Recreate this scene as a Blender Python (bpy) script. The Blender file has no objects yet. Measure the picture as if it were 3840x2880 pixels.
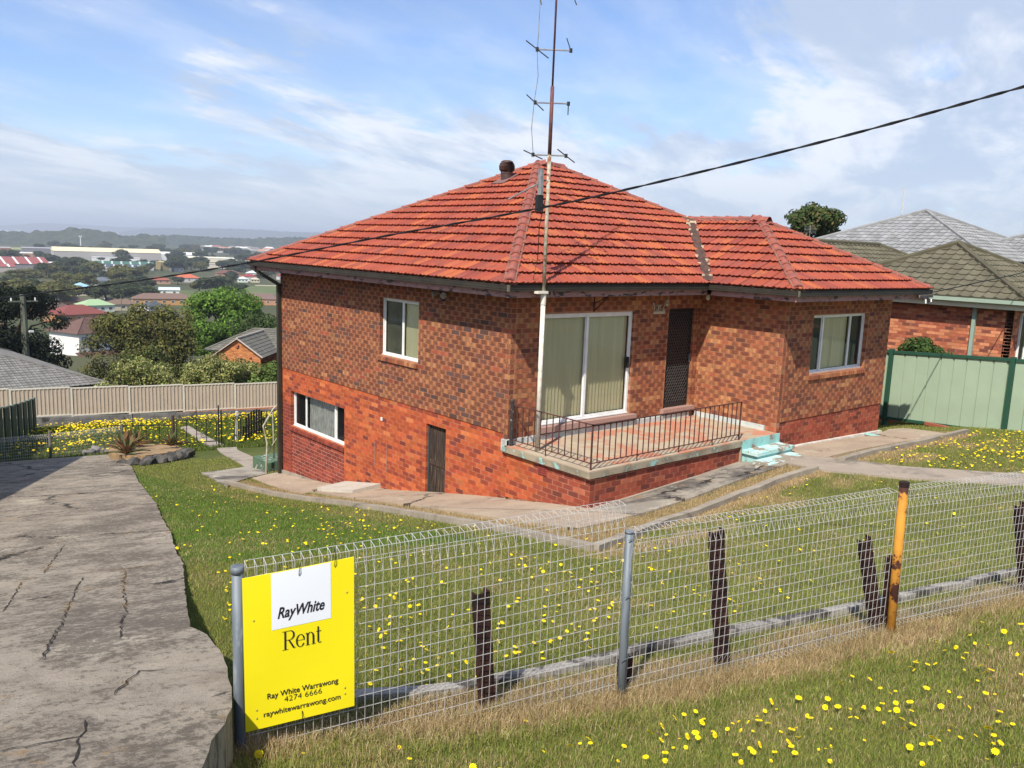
import bpy, bmesh, math, random
import numpy as np
from mathutils import Vector, Matrix
from mathutils.geometry import delaunay_2d_cdt
random.seed(7); rng = np.random.default_rng(7)
SC = bpy.context.scene; COL = SC.collection
# ------------------------------------------------------------------ camera
F_PX, YAW, PITCH, ROLL = 3162.4, .7118, .1625, .0376
CAM = np.array([-9.1402, -10.6704, 3.1749])
def cam_axes():
    cy, sy, cp, sp = math.cos(YAW), math.sin(YAW), math.cos(PITCH), math.sin(PITCH)
    fwd = np.array([sy*cp, cy*cp, -sp]); right = np.array([cy, -sy, 0.]); up = np.cross(right, fwd)
    cr, sr = math.cos(ROLL), math.sin(ROLL)
    return cr*right+sr*up, -sr*right+cr*up, fwd
CR, CU, CF = cam_axes()
cam = bpy.data.objects.new('camera', bpy.data.cameras.new('camera')); COL.objects.link(cam)
cam.data.sensor_width = 36; cam.data.lens = F_PX/3840*36; cam.data.clip_start = .05; cam.data.clip_end = 90000
cam.matrix_world = Matrix(((CR[0], CU[0], -CF[0], CAM[0]), (CR[1], CU[1], -CF[1], CAM[1]), (CR[2], CU[2], -CF[2], CAM[2]), (0, 0, 0, 1)))
SC.camera = cam
# ------------------------------------------------------------------ light, sky, exposure
SUN_TO = Vector((-.76, -.40, 1.0)).normalized()          # towards the sun
SUN_EL = math.asin(SUN_TO.z); SUN_AZ = math.atan2(SUN_TO.x, SUN_TO.y)
sun = bpy.data.objects.new('sun', bpy.data.lights.new('sun', 'SUN')); COL.objects.link(sun)
sun.data.energy = 4.3; sun.data.angle = math.radians(.6); sun.data.color = (1., .93, .82)
sun.rotation_euler = (-SUN_TO).to_track_quat('-Z', 'Y').to_euler()
SC.view_settings.view_transform = 'Standard'; SC.view_settings.look = 'None'
SC.view_settings.gamma = 1; SC.view_settings.use_curve_mapping = False; SC.view_settings.exposure = .62
SC.render.engine = 'CYCLES'
SC.cycles.use_denoising = True
SC.cycles.max_bounces = 5; SC.cycles.diffuse_bounces = 2; SC.cycles.glossy_bounces = 2; SC.cycles.transmission_bounces = 3
SC.cycles.transparent_max_bounces = 8; SC.cycles.volume_bounces = 0; SC.cycles.caustics_reflective = False; SC.cycles.caustics_refractive = False

class NT:
    """short-hand for building node trees"""
    def __init__(s, tree): s.t = tree; s.t.nodes.clear()
    def n(s, typ, **kw):
        nd = s.t.nodes.new(typ)
        for k, v in kw.items():
            if k == 'i':
                for kk, vv in v.items(): s.set(nd, kk, vv)
            else: setattr(nd, k, v)
        return nd
    def set(s, nd, key, v):
        sock = nd.inputs[key]
        if isinstance(v, bpy.types.NodeSocket): s.t.links.new(v, sock)
        else: sock.default_value = v
    def math(s, op, a, b=None, clamp=False):
        nd = s.n('ShaderNodeMath', operation=op, use_clamp=clamp); s.set(nd, 0, a)
        if b is not None: s.set(nd, 1, b)
        return nd.outputs[0]
    def mix(s, f, a, b, mode='MIX'):
        nd = s.n('ShaderNodeMix', data_type='RGBA', blend_type=mode); s.set(nd, 0, f)
        for k, v in ((6, a), (7, b)):
            s.set(nd, k, (*v, 1) if isinstance(v, (tuple, list)) and len(v) == 3 else v)
        return nd.outputs[2]
    def ramp(s, f, lo, hi, a=0., b=1.):
        nd = s.n('ShaderNodeMapRange', interpolation_type='SMOOTHSTEP'); s.set(nd, 0, f)
        for k, v in ((1, lo), (2, hi), (3, a), (4, b)): s.set(nd, k, v)
        return nd.outputs[0]
    def noise(s, vec, scale, detail=5, rough=.55, dist=0., out=0):
        nd = s.n('ShaderNodeTexNoise', i={'Vector': vec, 'Scale': scale, 'Detail': detail, 'Roughness': rough, 'Distortion': dist}); return nd.outputs[out]
    def scale(s, vec, xyz):
        nd = s.n('ShaderNodeVectorMath', operation='MULTIPLY'); s.set(nd, 0, vec); s.set(nd, 1, xyz); return nd.outputs[0]

def make_world():
    w = bpy.data.worlds.new('World'); SC.world = w; w.use_nodes = True; T = NT(w.node_tree)
    sky = T.n('ShaderNodeTexSky', sky_type='NISHITA', sun_disc=False, sun_elevation=SUN_EL, sun_rotation=SUN_AZ % (2*math.pi), altitude=40, air_density=1.0, dust_density=.6, ozone_density=2.2)
    d = T.n('ShaderNodeTexCoord').outputs['Generated']
    sep = T.n('ShaderNodeSeparateXYZ', i={0: d}); z = T.math('MAXIMUM', sep.outputs[2], 0.)
    zz = T.math('ADD', z, .16)
    cx = T.math('DIVIDE', sep.outputs[0], zz); cy = T.math('DIVIDE', sep.outputs[1], zz)
    pl = T.n('ShaderNodeCombineXYZ', i={0: cx, 1: cy, 2: 47.227}).outputs[0]
    # stretch the decks along the wind
    rot = T.n('ShaderNodeVectorRotate', rotation_type='Z_AXIS', i={'Vector': pl, 'Angle': 4.35}).outputs[0]
    st = T.scale(rot, (1., .45, 1.))
    big = T.noise(st, .62, 3, .5); mid = T.noise(st, 1.75, 9, .60, .45); fine = T.noise(rot, 5.2, 7, .62)
    f = T.math('ADD', T.math('MULTIPLY', big, .56), T.math('ADD', T.math('MULTIPLY', mid, .44), T.math('MULTIPLY', fine, .10)))
    low = T.ramp(z, .34, .05, 0., .13)                       # decks close up towards the horizon
    cov = T.ramp(T.math('ADD', f, low), .555, .635)
    veil = T.math('MULTIPLY', T.ramp(T.math('ADD', f, low), .46, .62), .35)
    shade = T.ramp(T.noise(st, 2.6, 8, .62, .3), .40, .62)
    ccol = T.mix(shade, (.55, .65, .82), (.94, .97, 1.03))
    hz = T.ramp(z, .13, .0)                                   # white-blue air above the horizon
    ccol = T.mix(T.math('MULTIPLY', hz, .8), ccol, (.62, .72, .87))
    b1 = T.n('ShaderNodeBackground', i={0: T.mix(1., sky.outputs[0], (.86, .93, 1.12, 1), 'MULTIPLY'), 1: .105}); b2 = T.n('ShaderNodeBackground', i={0: ccol, 1: .68})
    fac = T.math('MAXIMUM', T.math('MAXIMUM', T.math('MULTIPLY', cov, .88), veil), T.math('MULTIPLY', hz, .70))
    m = T.n('ShaderNodeMixShader', i={0: fac, 1: b1.outputs[0], 2: b2.outputs[0]})
    T.n('ShaderNodeOutputWorld', i={0: m.outputs[0]})
make_world()

# ------------------------------------------------------------------ helpers
def tag(o, label=None, category=None, group=None, kind=None):
    if label: o['label'] = label
    if category: o['category'] = category
    if group: o['group'] = group
    if kind: o['kind'] = kind
    return o
def empty(name, loc=(0, 0, 0), rz=0., **kw):
    o = bpy.data.objects.new(name, None); COL.objects.link(o); o.location = loc; o.rotation_euler = (0, 0, rz); o.empty_display_size = .2
    return tag(o, **kw)
def link(name, mesh, parent=None, matrix=None):
    o = bpy.data.objects.new(name, mesh); COL.objects.link(o)
    if parent is not None: o.parent = parent
    if matrix is not None: o.matrix_local = matrix
    return o
def mesh_np(name, v, f, mat, col=None, uv=None, smooth=False):
    """v (n,3), f (m,k) arrays of one face size; col per face rgba; uv per corner"""
    v = np.asarray(v, np.float32); f = np.asarray(f, np.int32); m, k = f.shape
    me = bpy.data.meshes.new(name); me.vertices.add(len(v)); me.vertices.foreach_set('co', v.ravel())
    me.loops.add(m*k); me.loops.foreach_set('vertex_index', f.ravel()); me.polygons.add(m)
    me.polygons.foreach_set('loop_start', np.arange(0, m*k, k, dtype=np.int32))
    if col is not None:
        a = me.attributes.new('Col', 'FLOAT_COLOR', 'FACE'); a.data.foreach_set('color', np.asarray(col, np.float32).ravel())
    if uv is not None:
        l = me.uv_layers.new(name='UVMap'); l.data.foreach_set('uv', np.asarray(uv, np.float32).ravel())
    me.update(calc_edges=True); me.validate()
    me.polygons.foreach_set('use_smooth', np.full(m, bool(smooth)))
    if mat: me.materials.append(mat)
    return me
class MB:
    """collects polygons, then becomes ONE mesh object"""
    def __init__(s): s.v = []; s.f = []; s.c = []; s.uvf = []; s.col = None
    def add(s, vs, fs, col=None, uvs=None):
        o = len(s.v); s.v += [tuple(p) for p in vs]; c = col or s.col
        for i, f in enumerate(fs): s.f.append([o+j for j in f]); s.c.append(c); s.uvf.append(uvs[i] if uvs else None)
        return s
    def box(s, x0, x1, y0, y1, z0, z1, M=None, col=None):
        vs = [Vector((x, y, z)) for z in (z0, z1) for y in (y0, y1) for x in (x0, x1)]
        if M is not None: vs = [M @ p for p in vs]
        return s.add(vs, [(0, 2, 3, 1), (4, 5, 7, 6), (0, 1, 5, 4), (2, 6, 7, 3), (0, 4, 6, 2), (1, 3, 7, 5)], col)
    def beam(s, a, b, w, h, up=(0, 0, 1), col=None, ext=0.):
        a, b = Vector(a), Vector(b); d = (b-a).normalized(); a = a-d*ext; b = b+d*ext; u = Vector(up)
        if abs(d.dot(u)) > .98: u = Vector((1, 0, 0))
        r = d.cross(u).normalized(); u = r.cross(d)
        vs = [p+r*(sx*w/2)+u*(sz*h/2) for p in (a, b) for sz in (-1, 1) for sx in (-1, 1)]
        return s.add(vs, [(0, 1, 3, 2), (4, 6, 7, 5), (0, 4, 5, 1), (2, 3, 7, 6), (0, 2, 6, 4), (1, 5, 7, 3)], col)
    def tube(s, pts, r, n=8, col=None, cap=True):
        pts = [Vector(p) for p in pts]; rs = r if isinstance(r, (list, tuple)) else [r]*len(pts); vs = []; fs = []
        for i, p in enumerate(pts):
            d = (pts[min(i+1, len(pts)-1)]-pts[max(i-1, 0)]).normalized(); u = Vector((0, 0, 1)) if abs(d.z) < .95 else Vector((1, 0, 0))
            a = d.cross(u).normalized(); b = a.cross(d)
            vs += [p+(a*math.cos(t)+b*math.sin(t))*rs[i] for t in (2*math.pi*k/n+math.pi/n for k in range(n))]
            if i: fs += [((i-1)*n+k, (i-1)*n+(k+1) % n, i*n+(k+1) % n, i*n+k) for k in range(n)]
        if cap: fs += [tuple(range(n-1, -1, -1)), tuple(range((len(pts)-1)*n, len(pts)*n))]
        return s.add(vs, fs, col)
    def lathe(s, prof, n=16, c=(0, 0, 0), col=None):
        vs = [(c[0]+r*math.cos(2*math.pi*k/n), c[1]+r*math.sin(2*math.pi*k/n), c[2]+z) for r, z in prof for k in range(n)]
        return s.add(vs, [(i*n+k, i*n+(k+1) % n, (i+1)*n+(k+1) % n, (i+1)*n+k) for i in range(len(prof)-1) for k in range(n)], col)
    def prism(s, poly, z0, z1, col=None):
        n = len(poly); vs = [(x, y, z0) for x, y in poly]+[(x, y, z1) for x, y in poly]
        return s.add(vs, [tuple(range(n-1, -1, -1)), tuple(range(n, 2*n))]+[(i, (i+1) % n, n+(i+1) % n, n+i) for i in range(n)], col)
    def mesh(s, name, mat, smooth=False):
        me = bpy.data.meshes.new(name); me.from_pydata(s.v, [], s.f)
        if any(c is not None for c in s.c):
            a = me.attributes.new('Col', 'FLOAT_COLOR', 'FACE')
            a.data.foreach_set('color', np.array([(c if c is not None else (.5, .5, .5, 1)) if c is None or len(c) == 4 else (*c, 1) for c in s.c], np.float32).ravel())
        if any(u is not None for u in s.uvf):
            l = me.uv_layers.new(name='UVMap'); k = 0
            for f, u in zip(s.f, s.uvf):
                for j in range(len(f)):
                    if u: l.data[k].uv = u[j]
                    k += 1
        me.materials.append(mat); me.update()
        me.polygons.foreach_set('use_smooth', np.array([bool(smooth) and len(f) < 5 for f in s.f]))
        return me
    def build(s, name, mat, parent=None, smooth=False, **kw):
        return tag(link(name, s.mesh(name, mat, smooth), parent), **kw)

# ------------------------------------------------------------------ materials
def principled(T, col, rough=.85, spec=.25, metal=0., normal=None):
    p = T.n('ShaderNodeBsdfPrincipled', i={'Base Color': (*col, 1) if isinstance(col, (tuple, list)) and len(col) == 3 else col, 'Roughness': rough, 'Specular IOR Level': spec, 'Metallic': metal})
    if normal is not None: T.set(p, 'Normal', normal)
    return p
def new(name):
    m = bpy.data.materials.new(name); m.use_nodes = True; return m, NT(m.node_tree)
def out(T, sh): T.n('ShaderNodeOutputMaterial', i={0: sh.outputs[0]})
def pos(T): return T.n('ShaderNodeNewGeometry').outputs['Position']
def bump(T, h, strength, dist=.01): return T.n('ShaderNodeBump', i={'Strength': strength, 'Distance': dist, 'Height': h}).outputs[0]
def mat(name, c1, c2=None, scale=4., rough=.85, spec=.25, metal=0., bmp=0., bs=60., lo=.38, hi=.62, stretch=(1, 1, 1), dark=None, dk=(.55, .7), dscale=2., attr=False):
    """noise-mottled paint/stone/metal; dark adds patches with a shape of their own (stain, rust, peeled paint)"""
    m, T = new(name); p = T.scale(pos(T), stretch)
    if attr:
        a = T.n('ShaderNodeAttribute', attribute_name='Col').outputs['Color']
        col = T.mix(T.ramp(T.noise(p, scale), lo, hi), a, T.mix(1., a, (*c1, 1), 'MULTIPLY'))
    else: col = T.mix(T.ramp(T.noise(p, scale), lo, hi), c1, c2 or tuple(x*.8 for x in c1))
    if dark: col = T.mix(T.ramp(T.noise(p, dscale, 8, .65), *dk), col, dark)
    nrm = bump(T, T.noise(p, bs, 4), bmp) if bmp else None
    out(T, principled(T, col, rough, spec, metal, nrm)); return m
def concrete(name, ca, cb, cd, dlo=.5, dhi=.68, sc=1., rough=.92, fleck=.5, light=None):
    m, T = new(name); p = T.scale(pos(T), (1, 1, .4))
    col = T.mix(T.ramp(T.noise(p, 1.3*sc, 8, .62), .34, .64), ca, cb)
    col = T.mix(T.ramp(T.noise(p, .9*sc, 9, .68, .4), dlo, dhi), col, cd)
    if light: col = T.mix(T.ramp(T.noise(p, 2.3*sc, 8, .7, .3), .60, .70), col, light)
    g = T.noise(p, 42*sc, 6, .75)
    col = T.mix(T.math('MULTIPLY', T.ramp(g, .50, .62), fleck), col, tuple(x*.33 for x in ca))
    col = T.mix(T.math('MULTIPLY', T.ramp(T.noise(p, 75*sc, 4, .7), .58, .68), fleck*.7), col, tuple(min(1, x*1.5) for x in ca))
    out(T, principled(T, col, rough, .2, 0, bump(T, T.math('ADD', g, T.noise(p, 7, 5)), .5, .012))); return m
def attr_mat(name, rough=.85, amt=.35, scale=9., spec=.25, bmp=.0, bs=40., stretch=(1, 1, 1), trans=0.):
    m, T = new(name); p = T.scale(pos(T), stretch)
    a = T.n('ShaderNodeAttribute', attribute_name='Col').outputs['Color']
    col = T.mix(T.math('MULTIPLY', T.ramp(T.noise(p, scale, 6), .32, .66), amt), a, T.mix(1., a, (.30, .28, .27, 1), 'MULTIPLY'))
    sh = principled(T, col, rough, spec, 0, bump(T, T.noise(p, bs, 4), bmp) if bmp else None)
    if trans:
        tr = T.n('ShaderNodeBsdfTranslucent', i={0: col}); sh = T.n('ShaderNodeMixShader', i={0: trans, 1: sh.outputs[0], 2: tr.outputs[0]})
    out(T, sh); return m
def brick_material():
    m, T = new('fired_brick'); p = pos(T)
    at = T.n('ShaderNodeAttribute', attribute_name='Col'); a, burn = at.outputs['Color'], at.outputs['Alpha']
    uv = T.n('ShaderNodeTexCoord').outputs['UV']; s = T.n('ShaderNodeSeparateXYZ', i={0: uv})
    u = T.math('ABSOLUTE', T.math('SUBTRACT', s.outputs[0], .5))
    blot = T.noise(p, 13, 5, .6); edge = T.ramp(T.math('ADD', u, T.math('MULTIPLY', T.math('SUBTRACT', blot, .5), .55)), .36, .24)
    k = T.math('MULTIPLY', T.math('MULTIPLY', edge, burn), T.ramp(T.noise(p, 26, 4, .65), .30, .56))
    col = T.mix(T.math('MULTIPLY', k, .82), a, (.105, .046, .032))
    lip = T.math('MULTIPLY', T.ramp(T.math('ADD', u, T.math('MULTIPLY', blot, .2)), .50, .60), T.math('MULTIPLY', burn, .55))
    col = T.mix(lip, col, (.50, .24, .105))
    col = T.mix(T.math('MULTIPLY', T.ramp(T.noise(p, 90, 4, .7), .5, .7), .35), col, T.mix(1., col, (.45, .42, .42, 1), 'MULTIPLY'))
    grime = T.ramp(T.noise(T.scale(p, (1, 1, .5)), .8, 6, .6), .50, .72)
    col = T.mix(T.math('MULTIPLY', grime, .22), col, T.mix(1., col, (.45, .42, .42, 1), 'MULTIPLY'))
    out(T, principled(T, col, .88, .2, 0, bump(T, T.noise(p, 160, 4), .35, .004))); return m
def tile_material():
    m, T = new('terracotta_tile'); p = pos(T)
    a = T.n('ShaderNodeAttribute', attribute_name='Col').outputs['Color']
    col = T.mix(T.math('MULTIPLY', T.ramp(T.noise(p, 4.5, 7, .65, .4), .48, .68), .55), a, (.27, .085, .062))
    col = T.mix(T.math('MULTIPLY', T.ramp(T.noise(p, 1.1, 5, .6), .52, .7), .40), col, (.36, .10, .068))
    col = T.mix(T.math('MULTIPLY', T.ramp(T.noise(p, 60, 4, .7), .52, .70), .30), col, (.13, .05, .04))
    col = T.mix(T.ramp(T.noise(p, 23, 3, .5), .735, .76), col, (.42, .38, .30))
    col = T.mix(T.math('MULTIPLY', T.ramp(T.noise(T.scale(p, (1, 1, .6)), 2.4, 8, .7, .3), .50, .64), .5), col, (.17, .060, .045))
    out(T, principled(T, col, .84, .2, 0, bump(T, T.noise(p, 55, 4), .3, .006))); return m
def glass_material(name, tint=(.03, .035, .035), refl=1.):
    m, T = new(name)
    g = T.n('ShaderNodeBsdfGlossy', i={0: (1, 1, 1, 1), 1: .02}); t = T.n('ShaderNodeBsdfTransparent', i={0: (.97, .98, .96, 1)})
    fr = T.n('ShaderNodeFresnel', i={0: 1.5}); mx = T.n('ShaderNodeMixShader', i={0: T.math('MULTIPLY', fr.outputs[0], refl*.75, True), 1: t.outputs[0], 2: g.outputs[0]}); out(T, mx); return m
def drive_material():
    m, T = new('drive_concrete'); p = T.scale(pos(T), (1, 1, .3))
    big = T.noise(p, .55, 5, .6, .5); med = T.noise(p, 2.6, 7, .68, .3); sp = T.noise(p, 17, 9, .82); gr = T.noise(p, 55, 5, .75)
    th = T.math('ADD', T.math('MULTIPLY', T.math('SUBTRACT', big, .5), .50), T.math('MULTIPLY', T.math('SUBTRACT', med, .5), .30))
    lt = T.mix(T.ramp(med, .35, .65), (.335, .290, .228), (.250, .212, .165)); lt = T.mix(T.ramp(T.noise(p, 1.1, 6, .6), .58, .68), lt, (.41, .36, .28))
    k = T.ramp(T.math('ADD', sp, th), .46, .56); col = T.mix(T.math('MULTIPLY', k, .72), lt, (.085, .072, .058))
    col = T.mix(T.math('MULTIPLY', T.ramp(gr, .56, .66), .5), col, (.34, .30, .24)); col = T.mix(T.math('MULTIPLY', T.ramp(T.noise(p, 33, 5, .8), .40, .32), .6), col, (.055, .048, .04))
    h = T.math('ADD', T.math('MULTIPLY', sp, .6), T.math('ADD', gr, T.math('MULTIPLY', med, 2.)))
    out(T, principled(T, col, .93, .18, 0, bump(T, h, .7, .02))); return m
MT = {}
MT['brick'] = brick_material(); MT['tile'] = tile_material()
MT['mortar'] = mat('mortar', (.41, .205, .120), (.32, .155, .09), 7, .95)
MT['mortar_pale'] = mat('mortar_pale', (.52, .34, .28), (.44, .27, .22), 7, .95)
MT['mortar_grey'] = mat('mortar_grey', (.36, .13, .068), (.43, .22, .14), 5, .95)
MT['cap'] = mat('ridge_cap_clay', (.31, .095, .065), (.22, .075, .062), 5, .78, dark=(.36, .14, .09), dk=(.55, .72), dscale=9, bmp=.3, bs=50)
MT['bedding'] = mat('cap_bedding_mortar', (.24, .12, .085), (.17, .09, .07), 8, .95)
MT['cream_mortar'] = mat('old_cream_mortar', (.60, .50, .35), (.45, .37, .26), 14, .95, bmp=.5)
MT['gutter'] = mat('brown_gutter_steel', (.040, .034, .025), (.030, .026, .020), 3, .6, .3)
MT['fascia'] = mat('peeling_mauve_paint', (.36, .205, .185), (.31, .165, .15), 6, .7, dark=(.045, .045, .045), dk=(.555, .60), dscale=5.5, stretch=(1, 1, 2.2))
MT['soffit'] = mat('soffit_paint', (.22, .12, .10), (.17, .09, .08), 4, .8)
MT['white'] = mat('white_aluminium', (.78, .79, .77), (.70, .71, .69), 5, .38, .5)
MT['dark_screen'] = mat('fly_screen', (.030, .031, .033), (.022, .023, .024), 40, .7)
MT['blind'] = mat('cream_blind', (.86, .82, .50), (.82, .78, .46), 3, .8)
MT['slat'] = mat('vertical_blind', (.84, .78, .48), (.78, .72, .43), 2, .8, stretch=(6, 6, .3))
MT['curtain'] = mat('net_curtain', (.80, .82, .76), (.50, .53, .50), 9, .9, stretch=(1, 4, .6))
MT['glass'] = glass_material('window_glass')
MT['interior'] = mat('unlit_room_paint', (.03, .028, .024), None, 2)
MT['black'] = mat('black_paint', (.014, .014, .015), (.02, .02, .02), 8, .45, .4)
MT['iron'] = mat('rusty_rail_iron', (.105, .042, .030), (.055, .028, .024), 14, .75, dark=(.16, .06, .03), dk=(.56, .66), dscale=20)
MT['sill'] = mat('pink_terrazzo_sill', (.38, .25, .21), (.30, .18, .15), 60, .8)
MT['verandah'] = mat('worn_red_oxide_slab', (.42, .34, .245), (.36, .285, .20), 3, .85, dark=(.45, .20, .125), dk=(.50, .57), dscale=1.5, bmp=.2, bs=50)
def slab_edge():
    m, T = new('slab_edge'); p = pos(T); c = T.mix(T.ramp(T.noise(p, 3, 6), .4, .6), (.33, .28, .20), (.21, .18, .13))
    c = T.mix(T.ramp(T.noise(p, 6, 8, .7), .56, .60), c, (.28, .47, .43)); out(T, principled(T, c, .85, .2, 0, bump(T, T.noise(p, 40, 4), .4))); return m
MT['slab_edge'] = slab_edge()
MT['upstand'] = mat('pale_upstand_paint', (.52, .56, .54), (.42, .47, .46), 5, .8, dark=(.36, .34, .30), dk=(.56, .62), dscale=7)
MT['turquoise'] = mat('turquoise_step_paint', (.30, .56, .53), (.25, .48, .46), 4, .7, dark=(.27, .22, .17), dk=(.57, .60), dscale=4)
MT['turq_tread'] = mat('worn_turquoise_tread', (.34, .60, .56), (.52, .62, .58), 9, .75, dark=(.28, .23, .18), dk=(.50, .53), dscale=4)
MT['apron'] = concrete('apron_concrete', (.42, .34, .25), (.35, .27, .20), (.17, .145, .12), .55, .72, 1., light=(.50, .45, .36), fleck=.3)
MT['apron_dark'] = concrete('weathered_apron', (.36, .32, .26), (.26, .23, .19), (.10, .09, .08), .46, .62, 1.3, light=(.48, .44, .37), fleck=.5)
MT['drive_old'] = concrete('drive_concrete', (.355, .300, .232), (.245, .205, .165), (.095, .080, .066), .45, .60, .9, light=(.44, .385, .30), fleck=1.)
MT['drive'] = drive_material()
MT['kerb'] = concrete('kerb_concrete', (.36, .315, .25), (.28, .24, .19), (.15, .13, .11), .54, .7, 2., fleck=.4)
MT['path'] = concrete('path_concrete', (.37, .31, .245), (.31, .26, .21), (.17, .15, .125), .5, .66, 1.2, fleck=.35)
MT['galv'] = mat('galvanised_tube', (.17, .195, .215), (.11, .13, .15), 14, .62, .4, .25, stretch=(1, 1, .15), dark=(.26, .28, .29), dk=(.56, .64), dscale=9)
MT['wire'] = mat('galvanised_wire', (.58, .57, .54), (.44, .43, .41), 25, .55, .5, .2)
MT['rust'] = mat('rusted_steel', (.034, .014, .012), (.055, .022, .016), 16, .82, dark=(.02, .011, .010), dk=(.5, .6), dscale=8, bmp=.4)
MT['yellowpost'] = mat('flaking_orange_paint', (.50, .235, .030), (.38, .16, .024), 6, .75, dark=(.055, .020, .014), dk=(.535, .575), dscale=6)
MT['sign_y'] = mat('sign_yellow', (.88, .75, .012), (.86, .73, .012), 2, .45, .4)
MT['sign_w'] = mat('sign_white', (.80, .83, .87), (.79, .82, .86), 2, .45, .4)
MT['ink'] = mat('sign_ink', (.022, .018, .03), (.02, .017, .028), 2, .6)
MT['mastw'] = mat('flaking_white_pole', (.74, .70, .60), (.62, .56, .46), 8, .6, dark=(.33, .42, .42), dk=(.60, .64), dscale=11)
MT['mastg'] = mat('weathered_pole', (.42, .40, .31), (.30, .25, .17), 11, .6, dark=(.20, .09, .05), dk=(.54, .62), dscale=9)
MT['mastr'] = mat('rust_pole', (.16, .065, .055), (.10, .045, .045), 12, .7)
MT['alu'] = mat('aerial_aluminium', (.33, .32, .31), (.22, .21, .22), 9, .5, .4, .4)
MT['cable'] = mat('black_cable', (.010, .010, .012), None, 5, .55)
MT['wood_door'] = mat('charred_boards', (.075, .050, .036), (.028, .021, .018), 3.5, .85, stretch=(14, 14, 1), dark=(.20, .13, .075), dk=(.57, .68), dscale=2.5, bmp=.6, bs=20)
MT['num'] = mat('cream_number_plate', (.58, .52, .38), (.48, .42, .30), 20, .6)
MT['grey_tile'] = attr_mat('grey_tile', .85, .35, 2.)
MT['foliage'] = attr_mat('foliage', .75, .30, 1.2, .15, trans=.22)
MT['grassblade'] = attr_mat('grass_blade', .7, .15, 3., .15, trans=.25)
MT['bark'] = mat('bark', (.12, .085, .06), (.07, .05, .04), 5, .9, stretch=(1, 1, .3), bmp=.6, bs=12)
MT['attr'] = attr_mat('painted', .75, .12, 3.)
MT['sheet'] = attr_mat('sheet_metal', .5, .10, 2., .4)
MT['soil'] = mat('dry_straw_soil', (.36, .24, .12), (.22, .15, .085), 9, .95, bmp=.6, bs=30)
MT['stone'] = mat('dark_rock', (.045, .043, .042), (.10, .094, .085), 4, .9, bmp=.7, bs=9)
MT['block'] = mat('grey_block', (.20, .19, .18), (.13, .125, .12), 1.6, .9, dark=(.055, .05, .045), dk=(.54, .66), dscale=1.1)
MT['timberpole'] = mat('green_grey_timber', (.155, .175, .12), (.11, .11, .085), 3, .9, stretch=(1, 1, .2))
MT['flower'] = mat('yellow_petal', (.90, .72, .010), (.88, .62, .008), 30, .6, .2)
O=np.array([-7.45,-6.55]); U=np.array([np.cos(.24),-np.sin(.24)]); V=np.array([np.sin(.24),np.cos(.24)])
PV=np.array([-60,-20,-8,-4.4,-2,0,6.2,10.2,16.5,30,49,70,130,200,300,500,800,1200,2500,6000,60000.])
PZ=np.array([2.6,2.1,1.75,1.45,.85,.30,-.75,-1.45,-2.62,-5.0,-7.9,-10.6,-17,-22.5,-28,-33,-36,-38,-40,-42,-44.])
# monotone cubic slopes
def _sl():
    h=np.diff(PV);d=np.diff(PZ)/h;m=np.zeros(len(PV))
    m[0]=d[0];m[-1]=d[-1]
    for i in range(1,len(PV)-1):
        if d[i-1]*d[i]>0:
            w1=2*h[i]+h[i-1];w2=h[i]+2*h[i-1]; m[i]=(w1+w2)/(w1/d[i-1]+w2/d[i])
    return m
PM=_sl()
def base(v):
    v=np.clip(v,PV[0],PV[-1]); i=np.clip(np.searchsorted(PV,v)-1,0,len(PV)-2)
    h=PV[i+1]-PV[i];t=(v-PV[i])/h
    return (2*t**3-3*t**2+1)*PZ[i]+(t**3-2*t**2+t)*h*PM[i]+(-2*t**3+3*t**2)*PZ[i+1]+(t**3-t**2)*h*PM[i+1]
CP=np.array([(-7.42,-6.55,.40),(-4.92,-7.14,.10),(-2.2,-7.85,.12),(-.4,-8.3,.1),(2,-8.9,.1),(-.1,-2.2,-.80),(-.1,2.1,-1.60),(-.1,5,-2.2),(-.1,8.6,-2.70),
 (2.5,-2.3,-.68),(5.1,-2.2,-.56),(9.4,-2.2,-.70),(12,-3.5,-.62),(13.5,0,-1.3),(-9.14,-10.67,1.52),(-5,-5.5,-.02),(5,-6,-.3),(9,-6,-.3)])
SG=3.0
def uv(x,y):
    return (x-O[0])*U[0]+(y-O[1])*U[1],(x-O[0])*V[0]+(y-O[1])*V[1]
def _fit():
    X=CP[:,:2];D=((X[:,None]-X[None])**2).sum(-1);K=np.exp(-D/(2*SG*SG))+np.eye(len(X))*.02
    _,v=uv(X[:,0],X[:,1]); return np.linalg.solve(K,CP[:,2]-base(v))
CW=_fit()
def gz(x,y):
    x=np.asarray(x,float);y=np.asarray(y,float);_,v=uv(x,y);z=base(v)
    for (a,b,_),w in zip(CP,CW): z=z+w*np.exp(-((x-a)**2+(y-b)**2)/(2*SG*SG))
    return z
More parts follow.
